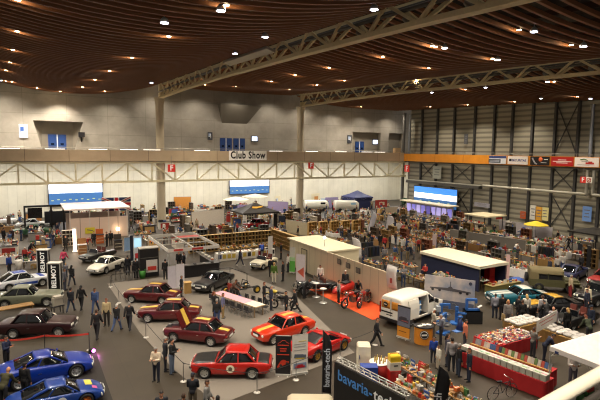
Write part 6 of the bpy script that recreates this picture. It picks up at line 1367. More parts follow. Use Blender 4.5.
GC = {'cardboard_box': ['brown', 'tan', 'brown', 'tan', 'cream'], 'plastic_crate': ['grey', 'yellow', 'red', 'blue', 'black', 'green'], 'storage_carton': ['white', 'cream', 'tan', 'grey', 'orange'], 'oil_can': ['red', 'yellow', 'green', 'blue', 'orange', 'grey'], 'headlamp': ['silver', 'grey'], 'wheel_trim': ['silver'], 'magazine_pile': ['white', 'cream', 'red', 'blue', 'orange'],
      'tool_box': ['red', 'blue', 'grey', 'black', 'green'], 'enamel_sign': ['white', 'yellow', 'red', 'blue', 'green', 'black'], 'model_car': ['red', 'blue', 'white', 'black', 'yellow', 'green'], 'glass_jar': ['cream', 'orange', 'green'], 'folded_jacket': ['black', 'brown', 'blue', 'green', 'grey'], 'petrol_canister': ['green', 'red', 'grey', 'tan'], 'engine_part': ['grey', 'black', 'silver', 'brown']}
GN = {k: 0 for k in GC}; LID = M('cfc9b8', .5); INS = M('4a4036', .7)
def good(kind, p, zone, rz=None, s=1.0, col=None):
    if GN[kind] >= 285: return None
    GN[kind] += 1; me, n = G[kind]; c = col or rnd.choice(GC[kind]); w_ = kind.replace('_', ' ')
    m = M(CN[c], .35 if c == 'silver' else .6, .7 if c == 'silver' else 0)
    o = ob(kind, me, [m] if n == 1 else [m, INS if kind in ('cardboard_box', 'plastic_crate') else BLACK if kind == 'model_car' else LID], None, p, rnd.uniform(-.4, .4) if rz is None else rz); o.scale = (s,)*3
    return tag(o, '%s %s among the goods %s' % (c, w_, zone), w_.split()[-1], '%ss %s' % (w_, zone))
HARD = ['cardboard_box', 'plastic_crate', 'storage_carton', 'tool_box', 'engine_part', 'petrol_canister']; SOFT = ['headlamp', 'wheel_trim', 'oil_can', 'magazine_pile', 'model_car', 'glass_jar', 'enamel_sign', 'folded_jacket']
def load(x, y, z, zone, n, lx=.7, ly=1.8, mix=.55, kinds=None, big=1.0, rz=0, stack=.35):
    """spread goods over a table top without their touching"""
    c = max(2, n//2) if n > 3 else n; cells = []
    nx = 2 if n > 3 else 1; ny = (n+nx-1)//nx
    for i in range(nx):
        for j in range(ny): cells.append((-lx/2+lx*(i+.5)/nx, -ly/2+ly*(j+.5)/ny))
    for u, v in cells[:n]:
        k = rnd.choice(kinds) if kinds else rnd.choice(HARD if rnd.random() < mix else SOFT)
        px, py = x+u*cos(rz)-v*sin(rz), y+u*sin(rz)+v*cos(rz)
        s = min(big*rnd.uniform(.85, 1.05), 2.2*lx/nx, 2.2*ly/ny/.55*.5 if k in ('plastic_crate', 'tool_box') else 9)
        o = good(k, (px, py, z), zone, rz+rnd.uniform(-.12, .12), s)
        if o and rnd.random() < stack and k in ('cardboard_box', 'storage_carton', 'magazine_pile'):
            hz = {'cardboard_box': .28, 'storage_carton': .268, 'magazine_pile': .112}[k]*s
            k2 = rnd.choice(['storage_carton', 'cardboard_box', 'tool_box'] if k != 'magazine_pile' else ['magazine_pile', 'glass_jar', 'model_car']); good(k2, (px, py, z+hz), zone, rz+rnd.uniform(-.2, .2), .8*s)
TCOL = [M('a57e50', .6, scale=3), M('8a6538', .6, scale=3), M('b8935a', .6, scale=3), WHITE, M('c9c0ac'), M('8f8a80'), M('cfc7ba'), WHITE]
def table(x, y, zone, rz=0, cloth=False, n=7, col=None, **k):
    if not clear(x, y, .45+.6*abs(sin(rz)), 1.04-.6*abs(sin(rz))): return None
    TABS.append((x, y, rz, .766 if cloth else .757, zone, cloth)); P = ct if cloth else tt; c = col or rnd.choice(TCOL)
    P.inst(('cloth-covered table' if cloth else 'wooden trestle table')+' heaped with goods '+zone, 'table', (x, y, 0), rz, ('cloth tables ' if cloth else 'trestle tables ')+zone, top=c)
    load(x, y, .763 if cloth else .757, zone, n, rz=rz, **k)
FARP = {}; TABS = []
def crowd(x, y, zone, near=False):
    if len(FARP) > 204: return
    y = min(y, 86.5)
    for _ in range(8):
        if clear(x, y, .34, .34): break
        x += rnd.uniform(-.7, .7); y += rnd.uniform(-.7, .7)
    else: return
    T = [('black', '18181b'), ('black', '151518'), ('dark grey', '3a3b40'), ('navy', '1f2740'), ('grey', '77777a'), ('brown', '4c3a2c'), ('white', 'cbc6be'), ('red', '9c2a26'), ('blue', '34507c'), ('olive', '4c4c32'), ('beige', 'a8987c')]
    L = [('jeans', '33415e'), ('black trousers', '1a1a1e'), ('grey trousers', '55555a'), ('khaki trousers', '7d6d50')]
    Hn = ['dark', 'brown', 'grey', 'blond', 'white', 'black']
    for _ in range(30):
        t_, l_, h_ = rnd.choice(T), rnd.choice(L), rnd.choice(Hn); lb = '%s-haired visitor in %s top and %s %s' % ({'dark': 'dark brown'}.get(h_, h_), t_[0], l_[0], zone)
        if lb not in FARP: break
    FARP[lb] = 1
    person(lb, 0, 0, t_[1], l_[1], h_, rnd.choice(['stand', 'stand', 'arms', 'phone', 'walk', 'walk2', 'lean', 'point', 'big']), None, rnd.choice(['short', 'short', 'short', 'bald' if h_ in ('grey', 'white') else 'short']), rnd.uniform(.93, 1.05), world=V((x, y, 0)), near=near, group='visitors '+zone)
# long counters at the far left
for i, (x, y) in enumerate([(6, 263), (22, 261), (38, 259), (8, 248), (24, 246.5), (34, 268)]):
    q = at(x, y); table(q.x, q.y, 'on the far left counters', PI/2+rad(-5), i < 3, 6, col=rnd.choice([WHITE, M('a8a49c'), M('8f8a80')]), mix=.3)
q = at(27, 262); mbk.inst('motorcycle with red tank behind the white rally car', 'motorcycle', (q.x, q.y+.2, 0), rad(20), paint=CP('b52a24'))
# wooden shelf units and cloth tables in the centre
for i in range(8):
    x = 15.6+1.22*i; st_.inst('tall light wooden shelf unit in the row behind the cloth tables', 'shelf', (x, 51.0, 0), PI/2, 'wooden shelf units behind the cloth tables', wood=M('b5945c'), back=M('3a2a1c'))
    for z in (.52, .97, 1.42):
        for dy in (-.4, 0, .4):
            if rnd.random() < .2: good(rnd.choice(['headlamp', 'oil_can', 'glass_jar', 'engine_part']), (x+dy, 51.0, z), 'on the wooden shelf units', s=.9)
for i in range(5): st_.inst('light wooden shelf unit in the side row behind the cloth tables', 'shelf', (25.4, 50.2-1.22*i+1, 0), 0, 'wooden shelf units beside the cloth tables', wood=M('b5945c'), back=M('3a2a1c'))
for i in range(3):
    x = 17.4+2.2*i; r_ = ct.inst('white cloth table before the wooden shelves, '+['left', 'middle', 'right'][i]+' of three', 'table', (x, 46.4, 0), PI/2); 
    for k in range(4): tag(ob('hanging_print', MB().box((0, 0, 0), (.36, .02, .42)), M(rnd.choice(['b8302a', 'd08a2c', '3a4a7a', '6a3a5a', '26262a', 'c9b04a'])), None, (x-.75+.5*k, 46.4-.47, .45)), 'coloured print hanging on the front of the white cloth tables', 'print', 'prints on the white cloth tables')
    load(x, 46.4, .763, 'on the white cloth tables before the wooden shelves', 7, rz=PI/2, kinds=['magazine_pile', 'folded_jacket', 'model_car'], big=1.0)
for i in range(3): table(18.6+2.3*i, 48.6, 'between the wooden shelves and the cloth tables', PI/2, False, 6, col=TCOL[2])
for i, (x, y) in enumerate([(309, 251), (342, 246)]):
    q = at(x, y); table(q.x, q.y, 'behind the roof of the cream booth', 0, False, 7, col=TCOL[2], big=1.2)
# wooden counter with goods beyond the booth (centre)
for i in range(5):
    q = at(312+11*i, 236-.6*i); r_ = st_.inst('tan wooden counter rack beyond the cream booth', 'shelf', (q.x, q.y, 0), PI/2, 'tan counter racks beyond the booth', wood=M('c09a5a'), back=M('b48c4e'))
# dark stand counters inside the white frame
for i in range(4): good('folded_jacket', (11.9+.8*i, 41.4, 1.1), 'on the dark counter stand', s=.7, col='black' if i % 2 else 'grey'); good('magazine_pile', (14.7, 42.6+.9*i, 1.1), 'on the dark counter stand')
# stage under the side screen
r_ = empty('stage_counter', (60.2, 61.5, 0)); ob('counter_front', MB().box((-.6, 0, 1.2), (.1, 11, 2.4)), M('b9b4c4'), r_); ob('canopy', MB().box((-.8, 0, 2.5), (2.4, 11.6, .14)), M('d6c9a8'), r_)
for k in range(9): ob('lit_poster', MB().box((-.67, -4.8+1.2*k, 1.3), (.04, .9, 1.3)), M(rnd.choice(['8f86e0', 'b4a8f0', '6a5fb0', 'c2b6f4']), emit=.5), r_)
tag(r_, 'violet lit counter with cream canopy under the side screen', 'counter')
for i in range(6): crowd(57.5+rnd.uniform(-1, .5), 56+2.1*i, 'at the violet lit counter')
for i, (x, y, w_, d_, c_, lb) in enumerate([(484, 233, 4.0, 3.0, 'd2c6a4', 'small cream-roofed kiosk at the far right market'), (594, 256, 5, 3.5, '26241f', 'dark-roofed kiosk with lit blue screen at the right edge')]):
    q = at(x, y); r_ = empty('market_kiosk', (q.x+(1 if i else 0), q.y, 0)); ob('roof', MB().box((0, 0, 2.55), (w_, d_*1.3, .16)), M(c_), r_); ob('counter', MB().box((0, -d_*.3, .5), (w_*.8, .5, 1.0)), M('b5aa8c' if i == 0 else '3a3630'), r_)
    for a in (-1, 1):
        for b in (-1, 1): ob('post', MB().bar((a*w_*.45, b*d_*.5, 0), (a*w_*.45, b*d_*.5, 2.5), .08), DARK, r_)
    if i == 0: ob('red_sign', MB().box((.6, -d_*.62, 2.3), (1.2, .05, .3)), RED, r_)
    else: ob('screen', MB().box((-1.2, -d_*.55, 1.75), (1.9, .06, 1.15)), M('8aa8f0', emit=1.6), r_)
    tag(r_, lb, 'kiosk')
for x, y, h_, c_, lb in [(432, 251, 1.9, 'b9a8aa', 'pale pink hanging banner above the tent'), (505, 279, 2.2, 'cfaaa8', 'tall thin pink banner at the right tent corner'), (586, 268, 2.2, '26262a', 'black banner in the flea market at the right edge')]:
    rollup('hanging_banner', (x, y), (x+4, y+1), h_, M(c_), lb)
# row of dark hanging clothes
rk = Proto('clothes_rail', bar=STEEL, cloth=BLACK); rk.add('rail', MB().bar((0, -.9, 0), (0, -.9, 1.6), .04).bar((0, .9, 0), (0, .9, 1.6), .04).bar((0, -.9, 1.6), (0, .9, 1.6), .04).bar((-.3, -.9, .03), (.3, -.9, .03), .05).bar((-.3, .9, .03), (.3, .9, .03), .05), 'bar')
for k in range(9): rk.add('hanging_garment', MB().box((0, -.72+.18*k, 1.08), (.5, .1, .95), top=.7), rnd.choice([BLACK, DARK, M('22283a'), M('3a3026'), M('40444c'), M('1c2a24')]))
for x, y, lb in [(372, 262, 'rail of dark jackets behind the booth wall, nearer one'), (366, 257, 'rail of dark jackets behind the booth wall, farther one'), (545, 262, 'rail of black garments behind the army jeep'), (452, 236, 'rail of dark garments left of the grey stall backdrop')]:
    q = at(x, y); rk.inst(lb, 'clothes rail', (q.x, q.y, 0), PI/2 if x < 400 else .3)
# blue tarpaulin, white heaps beside the tent
q = at(516, 281); tag(ob('tarpaulin', MB().ball((0, 0, 0), (.8, .6, .35)).ball((.5, .2, 0), (.5, .4, .25)), M('2350a8', .5), None, (q.x, q.y, .0)), 'crumpled bright blue tarpaulin on the floor right of the tent', 'tarpaulin')
for i, (x, y) in enumerate([(517, 276), (524, 272)]): q = at(x, y); table(q.x, q.y, 'right of the white-roofed tent', .3, i == 0, 6, col=WHITE if i == 0 else TCOL[1])
r_ = empty('skirted_table', (33.2, 25.6, 0)); ob('tabletop', MB().box((0, 0, .74), (3.5, .8, .04)), M('8a7c50'), r_); ob('table_skirt', MB().box((0, 0, .36), (3.4, .74, .72)), M('6b6334', .85), r_); tag(r_, 'long olive-skirted table in front of the navy tent', 'table')
load(33.2, 25.6, .763, 'on the olive table before the navy tent', 10, .7, 3.4, rz=PI/2, mix=.4)
q = V((34.0, 27.6, 0)); tag(ob('red_cabinet', MB().box((0, 0, .8), (.7, .5, 1.6)).box((0, -.27, 1.1), (.6, .03, .6), m=1), [M('b3201c', .4), M('c9302a', .4)], None, q), 'red cabinet standing inside the navy tent', 'cabinet')
for i in range(3): table(32.5+.01*i, 27.7+2.06*i, 'inside the navy tent', 0, False, 6)
# model car stall, L-shaped tables with red cloth
RC = M('a51a1e', .8, scale=5, var=.15)
def skirt_table(x0, y0, x1, y1, h, label, drape=RC, topm=None, rz=0):
    r_ = empty('skirted_table', ((x0+x1)/2, (y0+y1)/2, 0), rz); lx, ly = abs(x1-x0), abs(y1-y0); ob('tabletop', MB().box((0, 0, h-.02), (lx, ly, .04)), topm or M('a82024', .8), r_)
    mb = MB(); pts = []; per = [(-lx/2, -ly/2), (lx/2, -ly/2), (lx/2, ly/2), (-lx/2, ly/2), (-lx/2, -ly/2)]
    for (ax, ay), (bx_, by_) in zip(per, per[1:]):
        L = math.hypot(bx_-ax, by_-ay); n = max(2, int(L/.16)); nx, ny = (by_-ay)/L, -(bx_-ax)/L
        for k in range(n): u = k/n; w_ = .03*sin(k*1.9)+.02; pts.append((ax+(bx_-ax)*u+nx*w_, ay+(by_-ay)*u+ny*w_))
    mb.rings([[V((x*1.0, y*1.0, .03)) for x, y in pts], [V((x*.99, y*.99, h-.03)) for x, y in pts]], 0, True, True, False); ob('table_skirt', mb, drape, r_)
    return tag(r_, label, 'table')
AN = .161; DV, NV_ = V((sin(AN), -cos(AN), 0)), V((cos(AN), sin(AN), 0)); OG = V((19.49, 17.5, 0))
def st_at(along, across, z=0): return OG+DV*along+NV_*across+V((0, 0, z))
def st_table(along0, along1, ac0, ac1, h, label):
    c = st_at((along0+along1)/2, (ac0+ac1)/2); w_, l_ = ac1-ac0, along1-along0
    return skirt_table(c.x-w_/2, c.y-l_/2, c.x+w_/2, c.y+l_/2, h, label, rz=AN)
st_table(0, 4.5, 0, .85, .8, 'long red-clothed table carrying the row of white storage boxes')
sb = Proto('storage_box', body=M('aeb0a2', .35), lid=M('c2c2b6', .4), strip=M('7aa86a'))
sb.add('body', MB().box((0, 0, .13), (.4, .27, .26), top=1.03), 'body'); sb.add('lid', MB().box((0, 0, .28), (.43, .295, .04)), 'lid'); sb.add('label_strip', MB().box((-.05, 0, .302), (.1, .24, .006)), 'strip')
for i in range(14): sb.inst('white lidded storage box on the long red-clothed table', 'box', st_at(.2+.316*i, .3, .8), AN, 'storage boxes on the red-clothed table', strip=M(rnd.choice(['7aa86a', 'c98a9a', '6aa88a', 'b8b8b0'])))
st_table(-.1, 4.2, 1.15, 1.85, .86, 'second red-clothed table behind the storage boxes, with leaning albums')
tag(ob('wooden_ledge', MB().box((0, 0, 0), (.08, 4.3, .06)), M('b8924e'), None, st_at(2.05, 1.2, .89), AN), 'light wooden ledge in front of the leaning albums', 'ledge')
bkp = MB().box((0, 0, .15), (.05, .15, .3), ry=.35)
for i in range(25): tag(ob('album', bkp.mesh('album') if i == 0 else bpy.data.objects['album'].data, [M(rnd.choice(['b8b4ac', '8f3a34', '3f5f8f', '5f7f4a', 'c9c2b0', '8a8a90', '2f3a4a', 'a84a3a']))], None, st_at(.0+.168*i, 1.42, .872), AN), 'thin album leaning in the row behind the wooden ledge', 'album', 'albums behind the wooden ledge')
skirt_table(21.9, 16.95, 25.2, 18.65, .78, 'wide red-clothed table covered with small model boxes')
mbx = MB().box((0, 0, .04), (.16, .09, .08)).box((0, 0, .0815), (.12, .06, .003), m=1); mme = mbx.mesh('model_box')
k = 0
for i in range(17):
    for j in range(11):
        if rnd.random() < .88 and i < 17: tag(ob('model_box', mme, [M(rnd.choice(['b8352e', 'd4cfc4', '8f8d8a', 'c9a060', '4a5a86', 'd8d4cc', 'a84a3a', '6a6a6c', 'c2b8a4'])), M(rnd.choice(['e0dcd2', '2a2a2e', 'b52a24', 'c9b26a']))], None, (22.05+.19*i, 17.05+.148*j, .782), rnd.uniform(-.2, .2)), 'small model car box on the wide red-clothed table', 'box', 'model boxes on the red-clothed table')
skirt_table(25.5, 18.3, 27.7, 19.5, .78, 'table heaped with white bags beyond the model boxes', M('8a6a3c'), M('a0804a'))
bgm = MB().ball((0, 0, .09), (.26, .2, .11)).box((.05, .02, .12), (.3, .22, .1), rz=.4, top=.7)
bme = bgm.mesh('white_bag')
for i in range(5):
    for j in range(3): tag(ob('shirt_bag', bme, [M(rnd.choice(['bdb9b4', 'b0aca8', 'c8c4be']), .4)], None, (25.7+.44*i, 18.55+.38*j, .78), rnd.uniform(0, 3)), 'white plastic bag on the table beyond the model boxes', 'bag', 'white bags on the far stall table')
skirt_table(26.4, 15.4, 27.6, 17.7, .78, 'wooden table with white bags right of the sloping price board', M('8a6a3c'), M('a0804a'))
for i in range(3):
    for j in range(5): tag(ob('shirt_bag', bme, [M(rnd.choice(['bdb9b4', 'b0aca8', 'c8c4be']), .4)], None, (26.65+.36*i, 15.65+.45*j, .78), rnd.uniform(0, 3)), 'white plastic bag right of the sloping price board', 'bag', 'white bags right of the price board')
a, b = at(536, 333, .95), at(556.5, 321, .95); r_ = empty('price_board', (a+b)/2, math.atan2(b.y-a.y, b.x-a.x)); w_ = (b-a).length*.97
ob('panel', MB().box((0, 0, .36), (w_, .03, .72)), M('dcd8d0'), r_)
for z, q_ in ((.5, .8), (.3, .6)): ob('lettering', MB().box((0, -.02, z), (w_*q_, .01, .05)), M('b5726a'), r_)
for s in (-1, 1): ob('support_leg', MB().bar((s*w_*.4, .02, -.95), (s*w_*.4, .02, .1), .04), DARK, r_)
tag(r_, 'white price board with red lines standing at the stall corner', 'sign')
# crates and things under the white pavilion
for i, (x, y, z, c_) in enumerate([(21.2, 12.6, 0, 'white'), (21.2, 12.6, .245, 'white'), (21.75, 12.55, 0, 'green'), (21.75, 12.55, .245, 'black'), (22.4, 12.5, 0, 'green'), (22.4, 12.5, .245, 'red')]): good('plastic_crate', (x, y, z), 'under the white pop-up pavilion', 0, 1.0, c_)
r_ = empty('folding_table', (23.4, 11.0, 0)); ob('tabletop', MB().box((0, 0, .74), (1.8, .8, .04)), M('b9b6b2'), r_)
for x in (-.8, .8):
    for y in (-.3, .3): ob('leg', MB().bar((x, y, 0), (x, y, .72), .03), STEEL, r_)
tag(r_, 'grey folding table under the white pop-up pavilion', 'table')
# goods stall at the bottom
ZG = 'on the stall behind the black banner wall'
for X, ya, yb in ((16.0, 12.6, 18.9), (14.7, 12.4, 16.8)):
    Y = ya+1
    while Y < yb: table(X, Y, ZG, 0, False, 20, col=TCOL[0], mix=.3, big=.85, stack=.6); Y += 2.1
table(12.75, 13.6, ZG, 0, False, 16, col=TCOL[1], mix=.4, big=.9)
q = at(363, 372); r_ = empty('refrigerator', (q.x, q.y, 0), rad(-30)); ob('body', baked(MB().box((0, 0, .78), (.68, .62, 1.5)).mesh('b'), [('BEVEL', dict(width=.12, segments=4))]), M('ddd5be', .35, 0, .4), r_); ob('door', baked(MB().box((0, -.33, .8), (.62, .06, 1.36)).mesh('b'), [('BEVEL', dict(width=.025, segments=3))]), M('e2dac4', .3, 0, .4), r_); ob('door_handle', MB().box((-.24, -.38, .95), (.03, .04, .2)), CHROME, r_); tag(r_, 'cream rounded refrigerator behind the banner wall', 'refrigerator')
q = at(368, 378); tag(ob('blue_case', MB().box((0, 0, .45), (.8, .5, .9)).box((0, 0, .91), (.82, .52, .03)), M('24408f', .5), None, (q.x-.35, q.y-.5, 0), rad(-30)), 'blue case in front of the cream refrigerator', 'case')
q = at(378.5, 379); r_ = empty('round_stall_table', (q.x, q.y, 0)); ob('tabletop', MB().lathe([(0, .9), (.48, .9), (.48, .87), (0, .87)], n=24), M('f2ece4', .4), r_); ob('table_skirt', MB().lathe([(.47, .87), (.42, .4), (.46, 0)], n=24), M('a82a24', .7), r_); tag(r_, 'round table with white top and red skirt in the goods stall', 'table')
for i in range(9): a_ = i*.7; tag(ob('bottle', MB().lathe([(0, 0), (.035, 0), (.035, .16), (.015, .22), (.015, .28), (0, .28)], n=10), M(rnd.choice(['b8902a', '8a5a20', 'c9b25a']), .3), None, (q.x+.3*cos(a_)*(.5+.06*i), q.y+.3*sin(a_)*(.5+.06*i), .9)), 'amber bottle on the round white-topped table', 'bottle', 'amber bottles on the round table')
q = at(393.5, 384); r_ = empty('red_bin', (q.x, q.y, 0), rad(-20)); ob('body', MB().box((0, 0, .36), (.5, .45, .72), top=1.04), M('b3201c', .4), r_); ob('rim', MB().box((0, 0, .74), (.56, .5, .05)), M('c42a24', .4), r_); tag(r_, 'red bin carrying a white box in the goods stall', 'bin')
tag(ob('white_crate', MB().box((0, 0, .2), (.54, .46, .4)).box((0, -.235, .25), (.2, .02, .06), m=1), [M('cfcabc'), DARK], None, (q.x, q.y, .765), rad(-20)), 'white box on top of the red bin', 'box'); r_ = empty('cool_box', (q.x, q.y, 1.165), rad(-20)); ob('body', MB().box((0, 0, .13), (.5, .4, .26), top=1.05), M('d8b81c', .4), r_); ob('lid', MB().box((0, 0, .29), (.54, .44, .06), top=.9), M('e0c22a', .4), r_); ob('handle', MB().tube([(-.24, 0, .3), (-.2, 0, .38), (.2, 0, .38), (.24, 0, .3)], .015), RED, r_); tag(r_, 'yellow cool box on top of the white box and red bin', 'cool box')
for i, (x, y) in enumerate([(400, 389), (405, 391)]): q = at(x, y); r_ = empty('shopping_bag', (q.x, q.y, 0), -.4); ob('bag_body', MB().box((0, 0, .25), (.36, .2, .5), top=.95), M('d6d2ca', .5), r_); ob('handle', MB().tube([(-.1, 0, .49), (-.06, 0, .62), (.06, 0, .62), (.1, 0, .49)], .01), WHITE, r_); ob('red_print', MB().box((0, -.105, .25), (.16, .01, .16)), RED, r_); tag(r_, 'white shopping bag with red print on the floor by the red bin, '+['left', 'right'][i]+' of two', 'bag')
q = at(451, 358); good('petrol_canister', (16.1, 16.65, .757), 'standing tall on the bottom goods stall', 0, 1.1, 'red')
q = at(502, 399); bk_ = empty('bicycle', (q.x, q.y, 0), rad(-10))
for x in (-.52, .52):
    w_ = ob('wheel', MB().lathe([(.31, -.02), (.34, 0), (.31, .02)], (x, 0, .34), 'Y', 24, close=True), RUB, bk_); sp = MB()
    for k in range(10): sp.bar((x, 0, .34), (x+.31*cos(k*PI/5), 0, .34+.31*sin(k*PI/5)), .006)
    ob('spokes', sp, STEEL, w_)
ob('frame', MB().tube([(-.52, 0, .34), (-.15, 0, .75), (.38, 0, .78), (0, 0, .3), (-.52, 0, .34)], .018).tube([(-.15, 0, .75), (0, 0, .3)], .018).tube([(.52, 0, .34), (.38, 0, .9)], .018), M('2a2a30', .4), bk_); ob('saddle', MB().box((-.2, 0, .86), (.26, .12, .05)), BLACK, bk_); ob('handlebar', MB().tube([(.3, .28, .98), (.38, .1, .95), (.38, -.1, .95), (.3, -.28, .98)], .014), CHROME, bk_); tag(bk_, 'small dark bicycle on the floor by the red-clothed table corner', 'bicycle')
# potted plant, bins, visitors scattered over the aisles
q = at(405, 208); r_ = empty('potted_tree', (60.0, 68.0, 0)); ob('pot', MB().lathe([(0, 0), (.4, 0), (.5, .9), (.44, .9), (0, .8)], n=14), M('a8804a'), r_); ob('trunk', MB().cone((0, 0, .8), (0, 0, 1.6), .05), M('4a3a28'), r_)
lf = MB()
for k in range(40): a_, b_ = rnd.uniform(0, 6.3), rnd.uniform(-1, 1); lf.ball((.55*cos(a_)*math.sqrt(1-b_*b_), .55*sin(a_)*math.sqrt(1-b_*b_), 2.1+.55*b_), .17, n=6, k=4)
ob('foliage', lf, M('22462a', .8), r_); tag(r_, 'small potted tree in the corner below the red F sign', 'tree')
bpy.context.view_layer.update()
for o in list(COL.objects):
    if o.parent or o.name.startswith(('carpet', 'barrier_rope')) or o.type in ('CAMERA', 'LIGHT') or (o.get('kind') == 'structure' and o.name not in ('wall_1', 'wall_2')): continue
    b_ = bounds(o)
    if b_ and b_[4] < 1.9: OCC.append(b_[:4])
# flea market rows running along the hall behind the white-roofed tent and the side wall
ZN = lambda x, y: ('behind the white-roofed tent' if x < 41.5 and y < 50 else 'nearest the ribbed side wall' if x > 51 else 'in the flea market rows' if y < 50 else 'before the tall side screen') 
blocked = [(31, 25.5, 36.5, 34.5), (30, 18, 44, 27.5), (38, 24, 42, 30)]
def free(x, y, m=.6): return all(not (a-m < x < c+m and b-m < y < d+m) for a, b, c, d in blocked)
for X in [36.4+2.75*i for i in range(9)]:
    Y = 27.0 + rnd.uniform(0, .6)
    while Y < 65:
        if free(X, Y, 1.0) and X/ max(Y, 1) < 1.75 and rnd.random() < .93:
            z_ = ZN(X, Y); n_ = 10 if Y < 39 else 5 if Y < 50 else 4
            table(X, Y, z_, 0, rnd.random() < .35, n_, mix=.5, big=1.25 if Y < 39 else 1.7)
            if rnd.random() < .3 and clear(X+.75, Y, .24, .62):
                st_.inst('wooden shelf rack behind the tables '+z_, 'shelf', (X+.75, Y, 0), 0, 'shelf racks '+z_, wood=rnd.choice([M('8a6e44'), M('6f6a62'), M('57483a'), M('8d867a'), M('3f3a34'), M('7a4a34')]))
                for dy in ((-.3, .3) if Y < 46 else (0,)):
                    good(rnd.choice(['engine_part', 'oil_can', 'glass_jar', 'tool_box', 'storage_carton', 'headlamp']), (X+.72, Y+dy, 1.87), z_, s=.85)
        if free(X-1.5, Y) and rnd.random() < .5 and X/max(Y, 1) < 1.75: crowd(X-1.3+rnd.uniform(-.3, .3), Y+rnd.uniform(-.8, .8), ZN(X, Y))
        Y += 2.25
# tables between the cream booth and the tent
for X in (25.9, 28.3, 30.6):
    Y = 29.5
    while Y < 47.5:
        if rnd.random() < .92: table(X, Y, 'between booth and navy tent', 0, False, 13, col=rnd.choice(TCOL[:3]+[M('6d6a48')]), mix=.55, big=1.2)
        if rnd.random() < .6 and X < 30: crowd(X+1.15, Y+1, 'between booth and navy tent')
        Y += 2.25
# back of the hall, right of the show sign
for X in (36.5, 40.5, 44.5, 48.5, 52.5, 56.5):
    Y = 66.5
    while Y < 86:
        z_ = 'near the white vans'
        if not (47 < X < 60 and Y > 72 and Y < 84) and rnd.random() < .7: table(X+rnd.uniform(-.5, .5), Y, z_, rnd.choice([0, PI/2]), rnd.random() < .5, 5, big=1.3)
        if rnd.random() < .7: crowd(X+1.9, Y+rnd.uniform(-1, 1), z_)
        Y += 3.2
for X in (31.5, 34):
    Y = 52.0
    while Y < 62:
        table(X, Y, 'right of the wooden shelves', rnd.choice([0, PI/2]), rnd.random() < .4, 6, big=1.25)
        if rnd.random() < .7: crowd(X+1.4, Y+1.0, 'right of the wooden shelves')
        Y += 2.6
# counters, tables and visitors filling the back of the hall
wc = Proto('reception_counter', body=WHITE, top=DARK); wc.add('body', MB().box((0, 0, .5), (1.6, .6, 1.0)), 'body'); wc.add('top', MB().box((0, 0, 1.03), (1.7, .7, .05)), 'top'); wc.add('front_panel', MB().box((0, -.31, .5), (1.2, .02, .7)), 'panel')
CC = {'white': 'd6d2ca', 'grey': '8d8a86', 'dark': '29282b', 'tan': 'a98a55', 'red': '9a2a24', 'blue': '3a5590'}
def fill(xa, xb, ya, yb, sx, sy, z_, pt, pc):
    x = xa
    while x < xb:
        y = ya
        while y < yb:
            px, py = x+rnd.uniform(-.35, .35)*sx*.5, y+rnd.uniform(-.3, .3)*sy*.5; u = rnd.random()
            if u < pt: table(px, py, z_, rnd.choice([0, PI/2]), rnd.random() < .55, 4, big=1.7, stack=.6)
            elif u < pt+.25 and clear(px, py, .9, .4):
                c_, c2 = rnd.choice(list(CC)), rnd.choice(list(CC)); wc.inst('%s display counter with %s front panel %s' % (c_, c2, z_), 'counter', (px, py, 0), rnd.uniform(-.3, .3), 'display counters '+z_, body=M(CC[c_]), panel=M(CC[c2])); load(px, py, 1.056, z_, 3, .5, 1.5, rz=PI/2, big=1.2)
            elif u < pt+.4 and clear(px, py, .3, .65):
                st_.inst('wooden shelf rack '+z_, 'shelf', (px, py, 0), rnd.choice([0, PI/2]), 'shelf racks '+z_, wood=rnd.choice([M('8a6e44'), M('6f6a62'), M('57483a'), M('c2b9a8')]))
            for k in range(2):
                if rnd.random() < pc: crowd(px+rnd.uniform(-1.2, 1.2), py+rnd.uniform(.9, 1.4)*rnd.choice([-1, 1]), z_)
            y += sy
        x += sx
fill(12.5, 36, 55, 62, 2.6, 2.3, 'behind the wooden shelves', .5, .22)
fill(14, 39, 63.5, 87, 2.7, 2.5, 'between the two concrete columns', .5, .2)
fill(-4, 4, 58, 71, 2.6, 2.6, 'at the far left stands', .5, .25)
fill(-5, 14, 75, 87, 2.7, 2.6, 'below the left screen', .5, .2)
for x0, x1, y0, y1, n, z_ in [(0, 5, 50, 66, 9, 'far down the left aisle'), (31, 36, 36, 50, 12, 'on the centre aisle'), (26, 31, 53, 62, 10, 'near the black pavilion'), (-3, 3, 62, 70, 6, 'around the black truss stand'), (12, 15, 60, 70, 4, 'right of the pink pavilion'), (5, 11, 55, 63, 5, 'in front of the pink pavilion')]:
    for k in range(n): crowd(rnd.uniform(x0, x1), rnd.uniform(y0, y1), z_)

